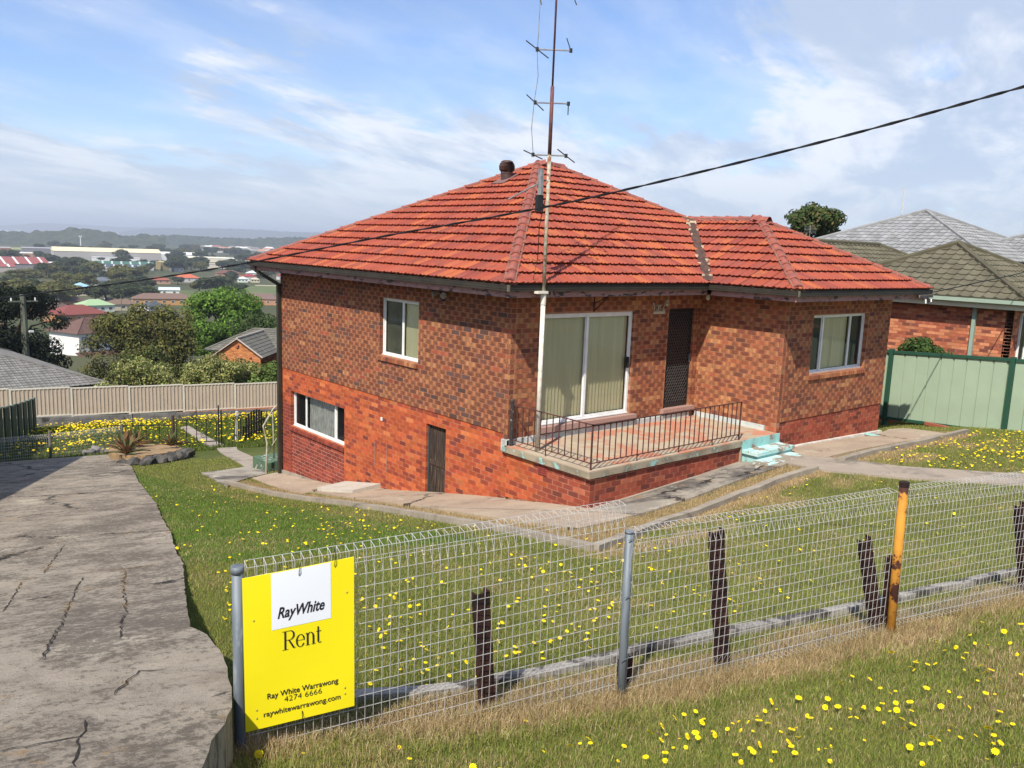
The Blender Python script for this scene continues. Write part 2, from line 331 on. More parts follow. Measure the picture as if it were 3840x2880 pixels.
# ------------------------------------------------------------------ the ground sheet
def pt(u, v): return O+U*u+V*v                    # lot frame: u along the street, v towards the back
def sstep(a, b, x): t = np.clip((x-a)/(b-a), 0, 1); return t*t*(3-2*t)
def in_poly(x, y, poly):
    x = np.asarray(x); y = np.asarray(y); r = np.zeros(x.shape, bool); n = len(poly)
    for i in range(n):
        (x0, y0), (x1, y1) = poly[i], poly[(i+1) % n]
        if y0 == y1: continue
        c = ((y0 > y) != (y1 > y)) & (x < (x1-x0)*(y-y0)/(y1-y0)+x0); r ^= c
    return r
def vnoise(x, y, s, seed=0):
    """cheap smooth value noise 0..1"""
    x = np.asarray(x)*s+seed*17.3; y = np.asarray(y)*s+seed*9.1; xi = np.floor(x); yi = np.floor(y); fx = x-xi; fy = y-yi
    h = lambda a, b: np.modf(np.abs(np.sin(a*127.1+b*311.7+seed*74.7)*43758.5453))[0]
    fx = fx*fx*(3-2*fx); fy = fy*fy*(3-2*fy)
    return (h(xi, yi)*(1-fx)+h(xi+1, yi)*fx)*(1-fy)+(h(xi, yi+1)*(1-fx)+h(xi+1, yi+1)*fx)*fy
def straw_amount(x, y):
    """how dry the grass is: along the street fence, in the garden beds, in worn patches of the verge"""
    u, v = uv(x, y); n = vnoise(x, y, .9, 1)*.6+vnoise(x, y, 2.7, 2)*.4
    w = sstep(.50, .12, np.abs(v-.05)+(n-.5)*.55)*np.where(u > -.4, 1, 0)
    bed = ((x > -1.85) & (x < -1.2) & (y < 8) & (y > -4)) | ((y > -3.7) & (y < -2.8) & (x > -1.9) & (x < 10.6))
    w = np.maximum(w, bed*.95)
    k2 = ((x > -2.3) & (y > -4.6) & (y < -3.3) & (x < 9) & (y > -4.4+.1*x*0))*sstep(.35, .7, n)*.8
    w = np.maximum(w, k2)
    ver = np.where(v < -.2, sstep(.45, .8, n)*.42, sstep(.5, .85, n)*.26)
    return np.clip(np.maximum(w, ver), 0, 1)
def build_ground():
    half = math.radians(44); a0 = math.pi/2-YAW
    ang = np.concatenate([np.linspace(a0-half, a0+half, 260), np.linspace(a0+half, a0-half+2*math.pi, 60)[1:-1]])
    r = np.concatenate([[.4], .8*1.045**np.arange(0, 251)]); r = r[r < 20000]
    A, R = np.meshgrid(ang, r); x = CAM[0]+np.cos(A)*R; y = CAM[1]+np.sin(A)*R; z = gz(x, y)
    nr, na = x.shape; vv = np.c_[x.ravel(), y.ravel(), z.ravel()]
    i, j = np.meshgrid(np.arange(nr-1), np.arange(na), indexing='ij'); j2 = (j+1) % na
    f = np.stack([i*na+j, i*na+j2, (i+1)*na+j2, (i+1)*na+j], -1).reshape(-1, 4)
    c = vv[f].mean(1); u, v = uv(c[:, 0], c[:, 1]); d = np.hypot(c[:, 0]-CAM[0], c[:, 1]-CAM[1])
    s = straw_amount(c[:, 0], c[:, 1])[:, None]
    g = np.array([.12, .13, .040]); st = np.array([.30, .215, .11]); col = g*(1-s)+st*s
    back = sstep(20, 26, v)[:, None]*(v < 48)[:, None]; col = col*(1-back)+np.array([.085, .105, .022])*back
    t = vnoise(c[:, 0], c[:, 1], .02, 4)[:, None]*.6+vnoise(c[:, 0], c[:, 1], .006, 5)[:, None]*.4
    far = sstep(48, 62, v)[:, None]; fc = np.array([.050, .070, .028])*(1-t)+np.array([.12, .115, .06])*t; col = col*(1-far)+fc*far
    me = mesh_np('ground', vv, f, attr_mat('grassy_earth', .95, .45, 2.2, .1, .5, 25), np.c_[col, np.ones(len(col))], smooth=True)
    tag(link('ground', me), kind='structure')
build_ground()

# ------------------------------------------------------------------ slabs laid on the ground
def densify(poly, step, jit=0., closed=True):
    o = []
    for i in range(len(poly) if closed else len(poly)-1):
        a, b = np.array(poly[i]), np.array(poly[(i+1) % len(poly)]); n = max(1, int(np.hypot(*(b-a))/step))
        for k in range(n):
            p = a+(b-a)*k/n
            if jit and k: p = p+rng.normal(0, jit, 2)
            o.append(tuple(p))
    return o
def slab(name, poly, off, thick, material, cell=.45, jit=0., step=.25, label=None, category=None, kind='structure', parent=None, offfn=None, group=None):
    b = densify(poly, step, jit); xs = [p[0] for p in b]; ys = [p[1] for p in b]
    gx, gy = np.meshgrid(np.arange(min(xs), max(xs), cell)+.07, np.arange(min(ys), max(ys), cell)+.07); gx = gx.ravel(); gy = gy.ravel()
    k = in_poly(gx, gy, b); inner = list(zip(gx[k], gy[k])); n = len(b)
    vs, es, fs, *_ = delaunay_2d_cdt([Vector(p) for p in b+inner], [(i, (i+1) % n) for i in range(n)], [], 1, 1e-5)
    xy = np.array([tuple(p) for p in vs]); z = gz(xy[:, 0], xy[:, 1])+(offfn(xy[:, 0], xy[:, 1]) if offfn else off)
    m = MB(); m.add(np.c_[xy, z], [tuple(f) for f in fs])
    bb = np.array(b); zb = gz(bb[:, 0], bb[:, 1])+(offfn(bb[:, 0], bb[:, 1]) if offfn else off)
    ccw = np.sum(bb[:, 0]*np.roll(bb[:, 1], -1)-np.roll(bb[:, 0], -1)*bb[:, 1]) > 0
    vsd = [(*p, q) for p, q in zip(b, zb)]+[(*p, q-thick) for p, q in zip(b, zb)]
    fsd = [((i, n+i, n+(i+1) % n, (i+1) % n) if ccw else (i, (i+1) % n, n+(i+1) % n, n+i)) for i in range(n)]
    if ccw: fsd = [f[::-1] for f in fsd]
    m.add(vsd, fsd)
    return m.build(name, material, parent, label=label, category=category, kind=kind, group=group)
def strip(line, w0, w1):
    """polygon along a polyline, offset w0..w1 to its left"""
    L = np.array(line); d = np.gradient(L, axis=0); d /= np.hypot(d[:, 0], d[:, 1])[:, None]; nrm = np.c_[-d[:, 1], d[:, 0]]
    return [tuple(p) for p in L+nrm*w0]+[tuple(p) for p in (L+nrm*w1)[::-1]]
def cracked(name, base):
    m = base.copy(); m.name = name; t = m.node_tree; T = NT.__new__(NT); T.t = t
    pr = [n for n in t.nodes if n.type == 'BSDF_PRINCIPLED'][0]; old = pr.inputs['Base Color'].links[0].from_socket
    p = T.scale(pos(T), (1, 1, 0)); w = T.n('ShaderNodeVectorMath', operation='ADD'); T.set(w, 0, p)
    T.set(w, 1, T.scale(T.noise(p, 1.1, 6, .7, out=1), (1.3, 1.3, 0)))
    vo = T.n('ShaderNodeTexVoronoi', feature='DISTANCE_TO_EDGE', i={'Vector': w.outputs[0], 'Scale': .30})
    dd = T.math('ADD', vo.outputs[0], T.math('MULTIPLY', T.math('SUBTRACT', T.noise(p, 30, 3), .5), .02))
    k = T.math('MULTIPLY', T.ramp(dd, .013, .006), T.ramp(T.noise(p, .8, 3), .42, .52))
    # straw caught along the wider cracks, brushed rows across the slab
    kw = T.math('MULTIPLY', T.ramp(dd, .05, .012), T.ramp(T.noise(p, 3.1, 5, .7), .56, .64))
    br = T.n('ShaderNodeVectorRotate', rotation_type='Z_AXIS', i={'Vector': p, 'Angle': .24}).outputs[0]
    row = T.ramp(T.noise(T.scale(br, (1.5, 34, 1)), 1., 5, .7), .52, .68)
    c = T.mix(T.math('MULTIPLY', row, .22), old, (.075, .068, .062))
    c = T.mix(T.math('MULTIPLY', kw, .9), c, (.30, .20, .10)); c = T.mix(k, c, (.03, .027, .024)); T.set(pr, 'Base Color', c); return m
drive_edge = [(-1.16, 19.56), (-2.17, 13.65), (-3.24, 9.45), (-3.65, 7.55), (-4.22, 5.05), (-4.92, 2.53), (-5.34, .88), (-5.88, -.91), (-6.09, -1.73), (-6.28, -2.32), (-6.65, -3.43), (-7.05, -4.63)]
def drive_off(x, y): _, v = uv(x, y); return .07+.26*sstep(4.2, .8, v)
gate_edge = [(-7.19, -5.07), (-7.18, -5.36), (-7.24, -5.73), (-7.33, -6.09), (-7.44, -6.42), (-7.56, -6.72), (-7.68, -6.93), (-7.82, -7.12), (-7.96, -7.40), (-8.2, -7.9), (-8.6, -8.8), (-8.95, -9.9)]
DRIVE = drive_edge+gate_edge+[tuple(pt(-4.2, -4.4)), tuple(pt(-3.9, 0)), tuple(pt(-3.7, 13)), tuple(pt(-3.5, 26.8))]
slab('driveway', DRIVE, .07, .34, cracked('driveway_concrete', MT['drive']), .6, .007, .12, offfn=drive_off)
CRACKS = [[(-7.569, -1.354), (-7.737, -1.996), (-7.968, -2.836)], [(-7.088, -1.743), (-7.275, -2.287), (-7.546, -3.226), (-7.857, -4.371), (-8.026, -4.914), (-8.166, -5.322)], [(-6.671, -1.732), (-6.993, -2.789), (-7.228, -3.712), (-7.668, -5.135)], [(-7.547, -1.231), (-7.14, -1.402), (-6.707, -1.627), (-6.466, -1.669)], [(-7.632, -5.949), (-7.767, -5.884), (-7.938, -6.112), (-7.989, -6.201)], [(-8.589, -6.69), (-8.434, -6.69), (-8.277, -6.716), (-8.2, -6.488)], [(-8.277, -6.716), (-8.327, -6.908), (-8.382, -7.101)], [(-7.595, -6.522), (-7.466, -6.482)], [(-7.84, -6.678), (-7.779, -6.709)], [(-8.477, -5.985), (-8.428, -5.903)], [(-6.649, 1.007), (-6.981, 0.012), (-7.308, -1.07)], [(-6.674, -1.649), (-6.451, -1.665), (-6.354, -1.617)]]
drv = bpy.data.objects['driveway']; STRAWC = []
mcr = mat('crack_dirt', (.022, .018, .015), (.035, .028, .02), 20)
for cl in CRACKS:
    ln = densify(cl, .05, .010, False)+[cl[-1]]; ln = np.array(ln); wd = .0015+.0035*np.abs(np.sin(np.arange(len(ln))*.7+len(ln)))+.002*rng.random(len(ln)); wd[0] = wd[-1] = .001
    d = np.gradient(ln, axis=0); d /= np.hypot(d[:, 0], d[:, 1])[:, None]+1e-9; nn = np.c_[-d[:, 1], d[:, 0]]; A_ = ln+nn*wd[:, None]; B_ = ln-nn*wd[:, None]
    z3 = lambda q: np.c_[q, gz(q[:, 0], q[:, 1])+drive_off(q[:, 0], q[:, 1])+.006]
    m = MB(); m.add(np.r_[z3(A_), z3(B_)], [(i, i+1, len(ln)+i+1, len(ln)+i) for i in range(len(ln)-1)]); m.build('crack', mcr, drv); STRAWC += [tuple(p) for p in ln]
XW, YP = 5.1192, 1.9636      # wing: its left wall stands at x = XW, its front at y = -YP
LW, WW, OV_, ZE, TAN, ZS, VD = 8.69, 4.209, .5732, 2.5626, .5067, -.1845, 2.0226
XR = XW+WW
SIDE_APRON = [(.03, 5.8), (.03, -1.95), (-.02, -2.9), (-1.24, -2.95), (-1.36, -1.44), (-1.32, .11), (-1.29, 1.77), (-1.0, 5.0), (-.85, 5.45)]
CRK = cracked('cracked_apron', MT['apron'])
slab('path', SIDE_APRON, .05, .2, CRK, jit=.006)
LOWER_APRON = [(.02, 8.9), (.02, 5.5), (-.85, 5.4), (-1.3, 5.0), (-1.05, 7.5), (-.92, 8.4), (-.40, 8.75)]
slab('path', LOWER_APRON, .012, .2, MT['apron'], jit=.006)
FRONT_APRON = [(.04, -1.97), (4.0, -1.97), (4.0, -2.6), (4.16, -2.84), (2.3, -2.82), (-.12, -2.9)]
slab('path', FRONT_APRON, .045, .2, cracked('cracked_front_apron', MT['apron_dark']), jit=.006)
WING_APRON = [(5.10, -1.93), (9.7, -1.9), (10.4, -1.7), (10.75, -1.9), (9.9, -3.2), (8.93, -3.22), (4.98, -3.1), (5.02, -2.65)]
slab('path', WING_APRON, .05, .2, CRK, jit=.006)
WALK = [(4.02, -2.62), (5.02, -2.64), (5.25, -4.35), (6.27, -5.93), (9.5, -9.6), (8.9, -10.1), (5.53, -6.22), (4.52, -4.78), (4.08, -3.58), (4.16, -2.84)]
slab('path', WALK, .04, .2, MT['path'], jit=.006)
DARKSQ = [(-1.47, 10.26), (-.9, 10.3), (.56, 10.8), (-.36, 8.76), (-.93, 8.45), (-1.54, 7.9), (-1.97, 7.3)]
slab('path', DARKSQ, .03, .2, MT['apron_dark'], jit=.012, step=.15)
GATEPATH = [(2.19, 18.66), (2.82, 18.35), (2.27, 16.95), (.6, 10.9), (-.18, 10.55), (1.43, 16.3)]
slab('path', GATEPATH, .03, .15, MT['path'])
REARPATH = [(5.87, 33.2), (6.58, 33.8), (2.9, 19.6), (2.2, 19.4)]
slab('path', REARPATH, .03, .15, MT['path'])
SLABS = [DRIVE, SIDE_APRON, LOWER_APRON, FRONT_APRON, WING_APRON, WALK, DARKSQ, GATEPATH, REARPATH]
K1 = [(-1.74, 7.9), (-1.76, 4.35), (-1.79, 2.09), (-1.92, -.59), (-1.93, -2.27), (-1.98, -4.0)]
K2 = [(-1.98, -4.0), (0, -3.5), (1.87, -3.36), (3.37, -3.36), (4.08, -3.42)]
K3 = [(4.95, -3.42), (7.96, -3.43), (10.7, -3.3)]
for kl in (K1, K2, K3): slab('kerb', strip(densify(kl, .5, .012, False)+[kl[-1]], -.07, .07), .09, .25, MT['kerb'], .5, .004)
FOOT = [(-7.2, -6.05), (-6.77, -6.2), (-5.85, -6.47), (-4.44, -6.62), (-4.2, -6.62), (-3.39, -6.80), (-2.52, -7.07), (-1.68, -7.30), (.72, -7.85), (3, -8.4)]
slab('kerb', strip(densify(FOOT, .3, .015, False)+[FOOT[-1]], -.05, .07), .065, .3, concrete('footing_concrete', (.42, .39, .34), (.31, .285, .25), (.075, .068, .06), .45, .55, 2.6, fleck=.7), .5, .012)
# ------------------------------------------------------------------ the brick house
house = empty('brick_house', (0, 0, 0), label='red brick house with orange tiled hip roof and railed verandah', category='house')
PAL = {
 'upper': [((.30, .100, .048), 1., 10), ((.33, .118, .054), 1., 9), ((.26, .082, .044), 1., 7), ((.37, .150, .066), .9, 4), ((.43, .20, .088), .6, 1.5), ((.11, .062, .052), .1, 2), ((.19, .074, .050), .7, 4), ((.34, .090, .048), .4, 2)],
 'front': [((.33, .115, .054), .85, 9), ((.39, .16, .072), .7, 7), ((.45, .21, .092), .45, 3), ((.28, .088, .048), .8, 7), ((.18, .070, .046), .6, 3), ((.37, .12, .056), .5, 6)],
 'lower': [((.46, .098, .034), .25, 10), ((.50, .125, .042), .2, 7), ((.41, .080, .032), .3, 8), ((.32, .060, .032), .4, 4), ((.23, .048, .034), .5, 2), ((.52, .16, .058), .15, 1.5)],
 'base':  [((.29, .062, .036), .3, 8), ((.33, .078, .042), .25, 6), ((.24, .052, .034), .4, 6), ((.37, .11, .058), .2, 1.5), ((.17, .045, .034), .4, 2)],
 'infill': [((.25, .050, .032), .2, 9), ((.29, .060, .036), .15, 6), ((.20, .042, .031), .3, 5)]}
VAR = 10        # shade variants of each palette entry share one brick mesh
def pick(pal):
    P = PAL[pal]; w = np.array([p[2] for p in P], float); i = rng.choice(len(P), p=w/w.sum()); c, b, _ = P[i]; k = rng.integers(0, VAR)
    s = .80+.40*k/(VAR-1); return (pal, i, int(k)), (c[0]*s, c[1]*s, c[2]*s, b)
BRICKS = []      # (wall, key, colour, origin, along, normal, s0, s1, z0, z1)
CH, BL, MJ = .086, .240, .010
def brick_wall(name, org, along, nrm, length, z0, z1, openings=(), pal='upper', mortar='mortar', start=(0., 0.), end=(0., 0.), bottom=None, phase=0., depth=.10, proud=.0028, palfn=None):
    """one wall: a mortar body with the openings left free, and its bricks listed for later"""
    org, A, N = Vector(org), Vector(along), Vector(nrm)
    m = MB(); zs = sorted({z0, z1, *[o[2] for o in openings], *[o[3] for o in openings]}); zs = [z for z in zs if z0 <= z <= z1]
    e = .004
    for za, zb in zip(zs, zs[1:]):
        cut = sorted([(o[0]-e, o[1]+e) for o in openings if o[2] < (za+zb)/2 < o[3]]); s = .004
        for a, b in cut+[(length-.004, None)]:
            if a > s:
                p = [org+A*x-N*y+Vector((0, 0, z)) for z in (za, zb) for y in (proud, depth+.01) for x in (s, a)]
                m.add(p, [(0, 2, 3, 1), (4, 5, 7, 6), (0, 1, 5, 4), (2, 6, 7, 3), (0, 4, 6, 2), (1, 3, 7, 5)])
            if b is None: break
            s = b
    w = m.build(name, MT[mortar], house)
    k = int(math.floor((z0-phase)/CH)); zc = phase+k*CH
    while zc < z1-.01:
        a, b = max(zc, z0), min(zc+CH-MJ, z1); par = k & 1
        if b-a > .02:
            cut = sorted([(o[0], o[1]) for o in openings if o[2] < (a+b)/2 < o[3]]); s = start[par]; segs = []
            for c0, c1 in cut:
                if c0 > s: segs.append((s, c0-.003))
                s = c1+.003
            segs.append((s, length-end[par]))
            for sa, sb in segs:
                x = math.floor(sa/BL)*BL-(BL/2 if par else 0)
                while x < sb:
                    p, q = max(x, sa), min(x+BL-MJ, sb)
                    if q-p > .035:
                        if bottom is None or b > bottom((p+q)/2):
                            key, c = pick(palfn((p+q)/2, a) if palfn else pal)
                            BRICKS.append((w, key, c, org, A, N, p, q, a, b))
                    x += BL
        k += 1; zc += CH
    return w
X0 = .015
UPWIN = (2.73, 4.13, .87, 2.045); LOWIN = (5.58, 8.20, -1.385, -.50); SDOOR = (1.78, 2.42, -1.75, -.24)
hd = (0., .11); zg = lambda y: float(gz(0, y))-.12
brick_wall('side_wall', (0, 0, 0), (0, 1, 0), (-1, 0, 0), LW, 0, 2.36, [UPWIN], 'upper', start=(0., .112))
brick_wall('side_base_wall', (X0, 0, 0), (0, 1, 0), (-1, 0, 0), LW, -2.95, -.001, [LOWIN, SDOOR, (5.58, 8.20, -2.95, -1.49)], 'lower', 'mortar_grey', bottom=zg, palfn=lambda s, z: 'infill' if s > 8.2 and z < -.9 else 'lower')
brick_wall('infill_wall', (X0+.012, 5.58, 0), (0, 1, 0), (-1, 0, 0), 2.62, -2.95, -1.49, (), 'infill', 'mortar_pale', bottom=lambda s: zg(s+5.58), phase=.03)
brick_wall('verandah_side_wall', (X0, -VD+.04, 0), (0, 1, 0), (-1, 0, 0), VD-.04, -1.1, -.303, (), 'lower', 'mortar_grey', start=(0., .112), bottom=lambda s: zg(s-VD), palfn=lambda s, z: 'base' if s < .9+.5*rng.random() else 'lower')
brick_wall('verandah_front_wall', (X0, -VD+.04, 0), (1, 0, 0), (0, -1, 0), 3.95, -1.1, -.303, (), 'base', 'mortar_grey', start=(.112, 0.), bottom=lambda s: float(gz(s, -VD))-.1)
SLIDER = (.72, 3.075, .0, 2.03); FDOOR = (4.11, 4.93, .0, 2.06)
brick_wall('front_wall', (0, 0, 0), (1, 0, 0), (0, -1, 0), XW, ZS+.005, 2.36, [SLIDER, FDOOR], 'front', start=(.112, 0.))
brick_wall('wing_side_wall', (XW, -YP, 0), (0, 1, 0), (-1, 0, 0), YP, ZS+.005, 2.36, (), 'front', start=(0., .112))
WWIN = (6.13-XW, 8.33-XW, .87, 2.045)
brick_wall('wing_front_wall', (XW, -YP, 0), (1, 0, 0), (0, -1, 0), WW, 0, 2.36, [WWIN], 'front', start=(.112, 0.))
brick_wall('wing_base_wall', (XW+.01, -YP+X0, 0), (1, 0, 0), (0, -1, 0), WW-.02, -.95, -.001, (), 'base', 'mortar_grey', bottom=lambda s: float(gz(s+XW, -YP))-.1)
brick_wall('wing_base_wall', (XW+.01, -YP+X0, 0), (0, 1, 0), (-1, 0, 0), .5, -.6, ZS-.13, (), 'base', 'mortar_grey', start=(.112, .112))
# the two walls turned away from the street, and a core box painted dark for the unlit inside
MB().box(XR-.11, XR-.002, -YP+.11, LW, -3, 2.36).build('end_wall', MT['mortar_grey'], house)
MB().box(.11, XR-.12, LW-.11, LW-.002, -3.2, 2.36).build('rear_wall', MT['mortar_grey'], house)
MB().box(.45, XR-.15, .45, LW-.15, -3.2, 2.3).box(XW+.45, XR-.15, -YP+.45, .44, -1, 2.3).build('room_core', MT['interior'], house)

def proj_area(pts):
    d = np.array([tuple(p) for p in pts])-CAM; z = d@CF; x = d@CR/z; y = d@CU/z
    return .5*abs(np.dot(x, np.roll(y, -1))-np.dot(np.roll(x, -1), y)), float(z.min()), (abs(x).max() < .6 and abs(y).max() < .455)
def brick_quads(org, A, N, s0, s1, z0, z1, depth=.1):
    a, b = org+A*s0, org+A*s1; i = -N*depth; u0, u1 = Vector((0, 0, z0)), Vector((0, 0, z1))
    return [a+u0, b+u0, b+u1, a+u1, a+u0+i, b+u0+i, b+u1+i, a+u1+i]
BF = [(0, 1, 2, 3), (3, 2, 6, 7), (1, 5, 6, 2), (4, 0, 3, 7), (4, 5, 1, 0)]
BFR = [f[::-1] for f in BF]
UVF = [((0, 0), (1, 0), (1, 1), (0, 1))]+[((.5, .5),)*4]*4
full = [(proj_area(brick_quads(*b[3:10])[:4]), i) for i, b in enumerate(BRICKS) if abs(b[7]-b[6]-(BL-MJ)) < .001 and abs(b[9]-b[8]-(CH-MJ)) < .001 and abs(b[6]) > .001]
full = sorted([(a[0], i) for a, i in full if a[2]], reverse=True)
ONE = {i for _, i in full[:300]}
cache = {}
V_, F_, C_, UV_ = [], [], [], []
for i, (w, key, c, org, A, N, s0, s1, z0, z1) in enumerate(BRICKS):
    fl = A.cross(Vector((0, 0, 1))).dot(N) < 0; fs = BFR if fl else BF
    uvs = [u[::-1] for u in UVF] if fl else UVF
    jit = N*float(rng.uniform(-.0015, .0015))
    if i in ONE:
        k = (key, tuple(A))
        if k not in cache:
            m = MB(); m.add(brick_quads(Vector(), A, N, 0, s1-s0, 0, z1-z0), fs, c, uvs); cache[k] = m.mesh('brick', MT['brick'])
        o = link('brick', cache[k], w); o.location = org+A*s0+Vector((0, 0, z0))+jit
    else:
        o = len(V_); V_ += [tuple(p+jit) for p in brick_quads(org, A, N, s0, s1, z0, z1)]
        F_ += [[o+j for j in f] for f in fs]; C_ += [c]*5
        for u in uvs: UV_ += list(u)
me = mesh_np('bricks', V_, F_, MT['brick'], C_, UV_); tag(link('bricks', me, house), kind='stuff')

# brick sills
def sill_bricks(y0, y1, z, x, tilt=.0, pal='upper', along=(0, 1, 0), nrm=(-1, 0, 0)):
    s = MB(); A, N = Vector(along), Vector(nrm); k = y0
    while k < y1-.02:
        _, c = pick(pal); a = A*k+N*(.035); b = A*min(k+.076, y1)+N*.035; i = -N*.13; o = Vector(x)
        top = Vector((0, 0, z)); lo = Vector((0, 0, z-.105)); dz = Vector((0, 0, .028))
        vs = [o+a+lo, o+b+lo, o+b+top-dz, o+a+top-dz, o+a+i+lo, o+b+i+lo, o+b+i+top, o+a+i+top]
        fl = A.cross(Vector((0, 0, 1))).dot(N) < 0
        s.add(vs, BFR if fl else BF, (c[0], c[1], c[2], .3), [u[::-1] for u in UVF] if fl else UVF); k += .086
    return s.build('window_sill', MT['brick'], house)
sill_bricks(2.73, 4.16, .868, (0, 0, 0)); sill_bricks(5.58, 8.22, -1.387, (X0, 0, 0), pal='infill')
sill_bricks(6.10, 8.36, .868, (0, -YP, 0), pal='front', along=(1, 0, 0), nrm=(0, -1, 0))

# windows
def window(parent, M, w, h, bars, panes, name='window', fr=.036, sash_mat='white'):
    """M places local x along the wall, y inwards, z up; bars = mullion positions; panes = what hangs behind each light"""
    f = MB()
    for a, b, c, d in ((0, w, 0, fr), (0, w, h-fr, h), (0, fr, fr, h-fr), (w-fr, w, fr, h-fr)): f.box(a, b, .0, .055, c, d, M)
    for b in bars: f.box(b-fr/2, b+fr/2, .004, .05, fr, h-fr, M)
    f.box(-.0, w, -.018, .0, -.0, .022, M)
    win = f.build(name, MT[sash_mat], parent)
    xs = [fr]+list(bars)+[w-fr]
    for i, pn in enumerate(panes):
        a, b = xs[i]+(.02 if i else 0), xs[i+1]-(.02 if i < len(panes)-1 else 0); y = .018 if i % 2 else .034
        s = MB(); s.box(a, a+.022, y-.008, y+.01, fr, h-fr, M); s.box(b-.022, b, y-.008, y+.01, fr, h-fr, M); s.box(a+.022, b-.022, y-.008, y+.01, fr, fr+.025, M); s.box(a+.022, b-.022, y-.008, y+.01, h-fr-.025, h-fr, M)
        s.build('sash', MT[sash_mat], win)
        g = MB(); g.add([M @ Vector(q) for q in ((a+.02, y, fr), (b-.02, y, fr), (b-.02, y, h-fr), (a+.02, y, h-fr))], [(0, 1, 2, 3)]); g.build('pane', MT['glass'], win)
        if pn == 'screen':
            q = MB(); q.box(a, b, .052, .056, fr, h-fr, M); q.build('fly_screen', MT['dark_screen'], win)
        elif pn == 'blind':
            q = MB(); q.box(a-.01, b+.01, .075, .079, fr*.5, h-fr*.5, M); q.build('roller_blind', MT['blind'], win)
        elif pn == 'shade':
            q = MB(); q.box(a-.01, b+.01, .075, .079, fr, h-fr, M); q.build('roller_blind', mat('shaded_blind', (.20, .205, .14), (.14, .145, .10), 3, .8), win)  # darker copy of the cream blind: the screen's shade is put into its colour
        elif pn == 'curtain':
            q = MB(); n = 40
            vs = [M @ Vector((a+(b-a)*k/n, .10+.018*math.sin(k*1.7)+.008*math.sin(k*.9), z)) for k in range(n+1) for z in (0, h)]
            q.add(vs, [(2*k, 2*k+2, 2*k+3, 2*k+1) for k in range(n)]); q.build('curtain', MT['curtain'], win, smooth=True)
        elif pn in ('slats', 'slats_dark'):
            n = max(2, round((b-a)/.085)); pitch = (b-a)/n
            for k in range(n):
                q = MB(); x = a+pitch*(k+.5); t = -.46+rng.normal(0, .05); c, s_ = math.cos(t)*.0465, math.sin(t)*.0465
                q.add([M @ Vector(p) for p in ((x-c, .10-s_, fr+.02), (x+c, .10+s_, fr+.02), (x+c, .10+s_, h-.03), (x-c, .10-s_, h-.03))], [(0, 1, 2, 3)])
                q.build('blind_slat', MT['slat'], win)
    return win
def frame_M(o, A, N):
    A, N = Vector(A), Vector(N); y = -N
    return Matrix(((A.x, y.x, 0, o[0]), (A.y, y.y, 0, o[1]), (A.z, y.z, 1, o[2]), (0, 0, 0, 1)))
# on the side wall local x runs from the far end towards the street
Ms = lambda y, z, x: frame_M((x, y, z), (0, -1, 0), (-1, 0, 0))
Mf = lambda x, z, y: frame_M((x, y, z), (1, 0, 0), (0, -1, 0))
window(house, Ms(4.128, .872, .085), 1.395, 1.17, [.72], ['shade', 'blind'])
window(house, Ms(8.196, -1.383, X0+.085), 2.612, .88, [.62, 2.05], ['screen', 'curtain', 'screen'], sash_mat='white')
window(house, Mf(6.132, .872, -YP+.085), 2.195, 1.17, [.52, 1.62], ['screen', 'slats', 'screen'])
sl = window(house, Mf(.722, .055, .05), 2.35, 1.972, [1.15], ['slats', 'slats'], 'sliding_door', .055)
MB().box(2.955, 3.0, -.005, .045, .95, 1.16).build('door_handle', MT['black'], sl)
MB().box(.66, 3.2, -.10, .10, -.055, .045).build('door_sill', MT['sill'], house)
# front security door: black frame, diamond mesh in front of the dark door leaf
dr = MB(); x0, x1, z0, z1 = 4.115, 4.925, .045, 2.055
for a, b, c, d in ((x0, x0+.05, z0, z1), (x1-.05, x1, z0, z1), (x0+.05, x1-.05, z0, z0+.09), (x0+.05, x1-.05, z1-.06, z1)): dr.box(a, b, .05, .085, c, d)
door = dr.build('front_door', MT['black'], house)
dm = MB()
def diamond(x0, x1, z0, z1, y, step, r, slope=1.55):
    for sgn in (1, -1):
        k = -(z1-z0)*1.2
        while k < (x1-x0)+(z1-z0)*1.2:
            # x = x0 + k + sgn*(z-z0)/slope
            za, zb = z0, z1; xa = x0+k+(0 if sgn > 0 else (z1-z0)/slope); xb = x0+k+((z1-z0)/slope if sgn > 0 else 0)
            def clip(xa, za, xb, zb):
                if xa == xb: return None
                t0, t1 = 0., 1.; dx = xb-xa
                for lim, s in ((x0, 1), (x1, -1)):
                    t = (lim-xa)/dx
                    if dx*s > 0: t0 = max(t0, t)
                    else: t1 = min(t1, t)
                return None if t0 >= t1 else (xa+dx*t0, za+(zb-za)*t0, xa+dx*t1, za+(zb-za)*t1)
            c = clip(xa, za, xb, zb)
            if c: dm.beam((c[0], y, c[1]), (c[2], y, c[3]), r, r)
            k += step
diamond(x0+.05, x1-.05, z0+.09, z1-.06, .06, .075, .012)
dm.build('security_mesh', mat('mesh_grey', (.055, .055, .055), None, 6, .4, .5), door)
MB().box(x0+.03, x1-.03, .10, .14, z0, z1).build('door_leaf', mat('door_leaf_brown', (.028, .022, .018), (.02, .017, .015), 3, .6), door)
MB().box(x1-.045, x1-.015, .025, .05, .95, 1.12).build('door_handle', MT['galv'], door)
MB().box(4.02, 5.02, -.09, .09, -.055, .04).build('door_sill', MT['sill'], house)
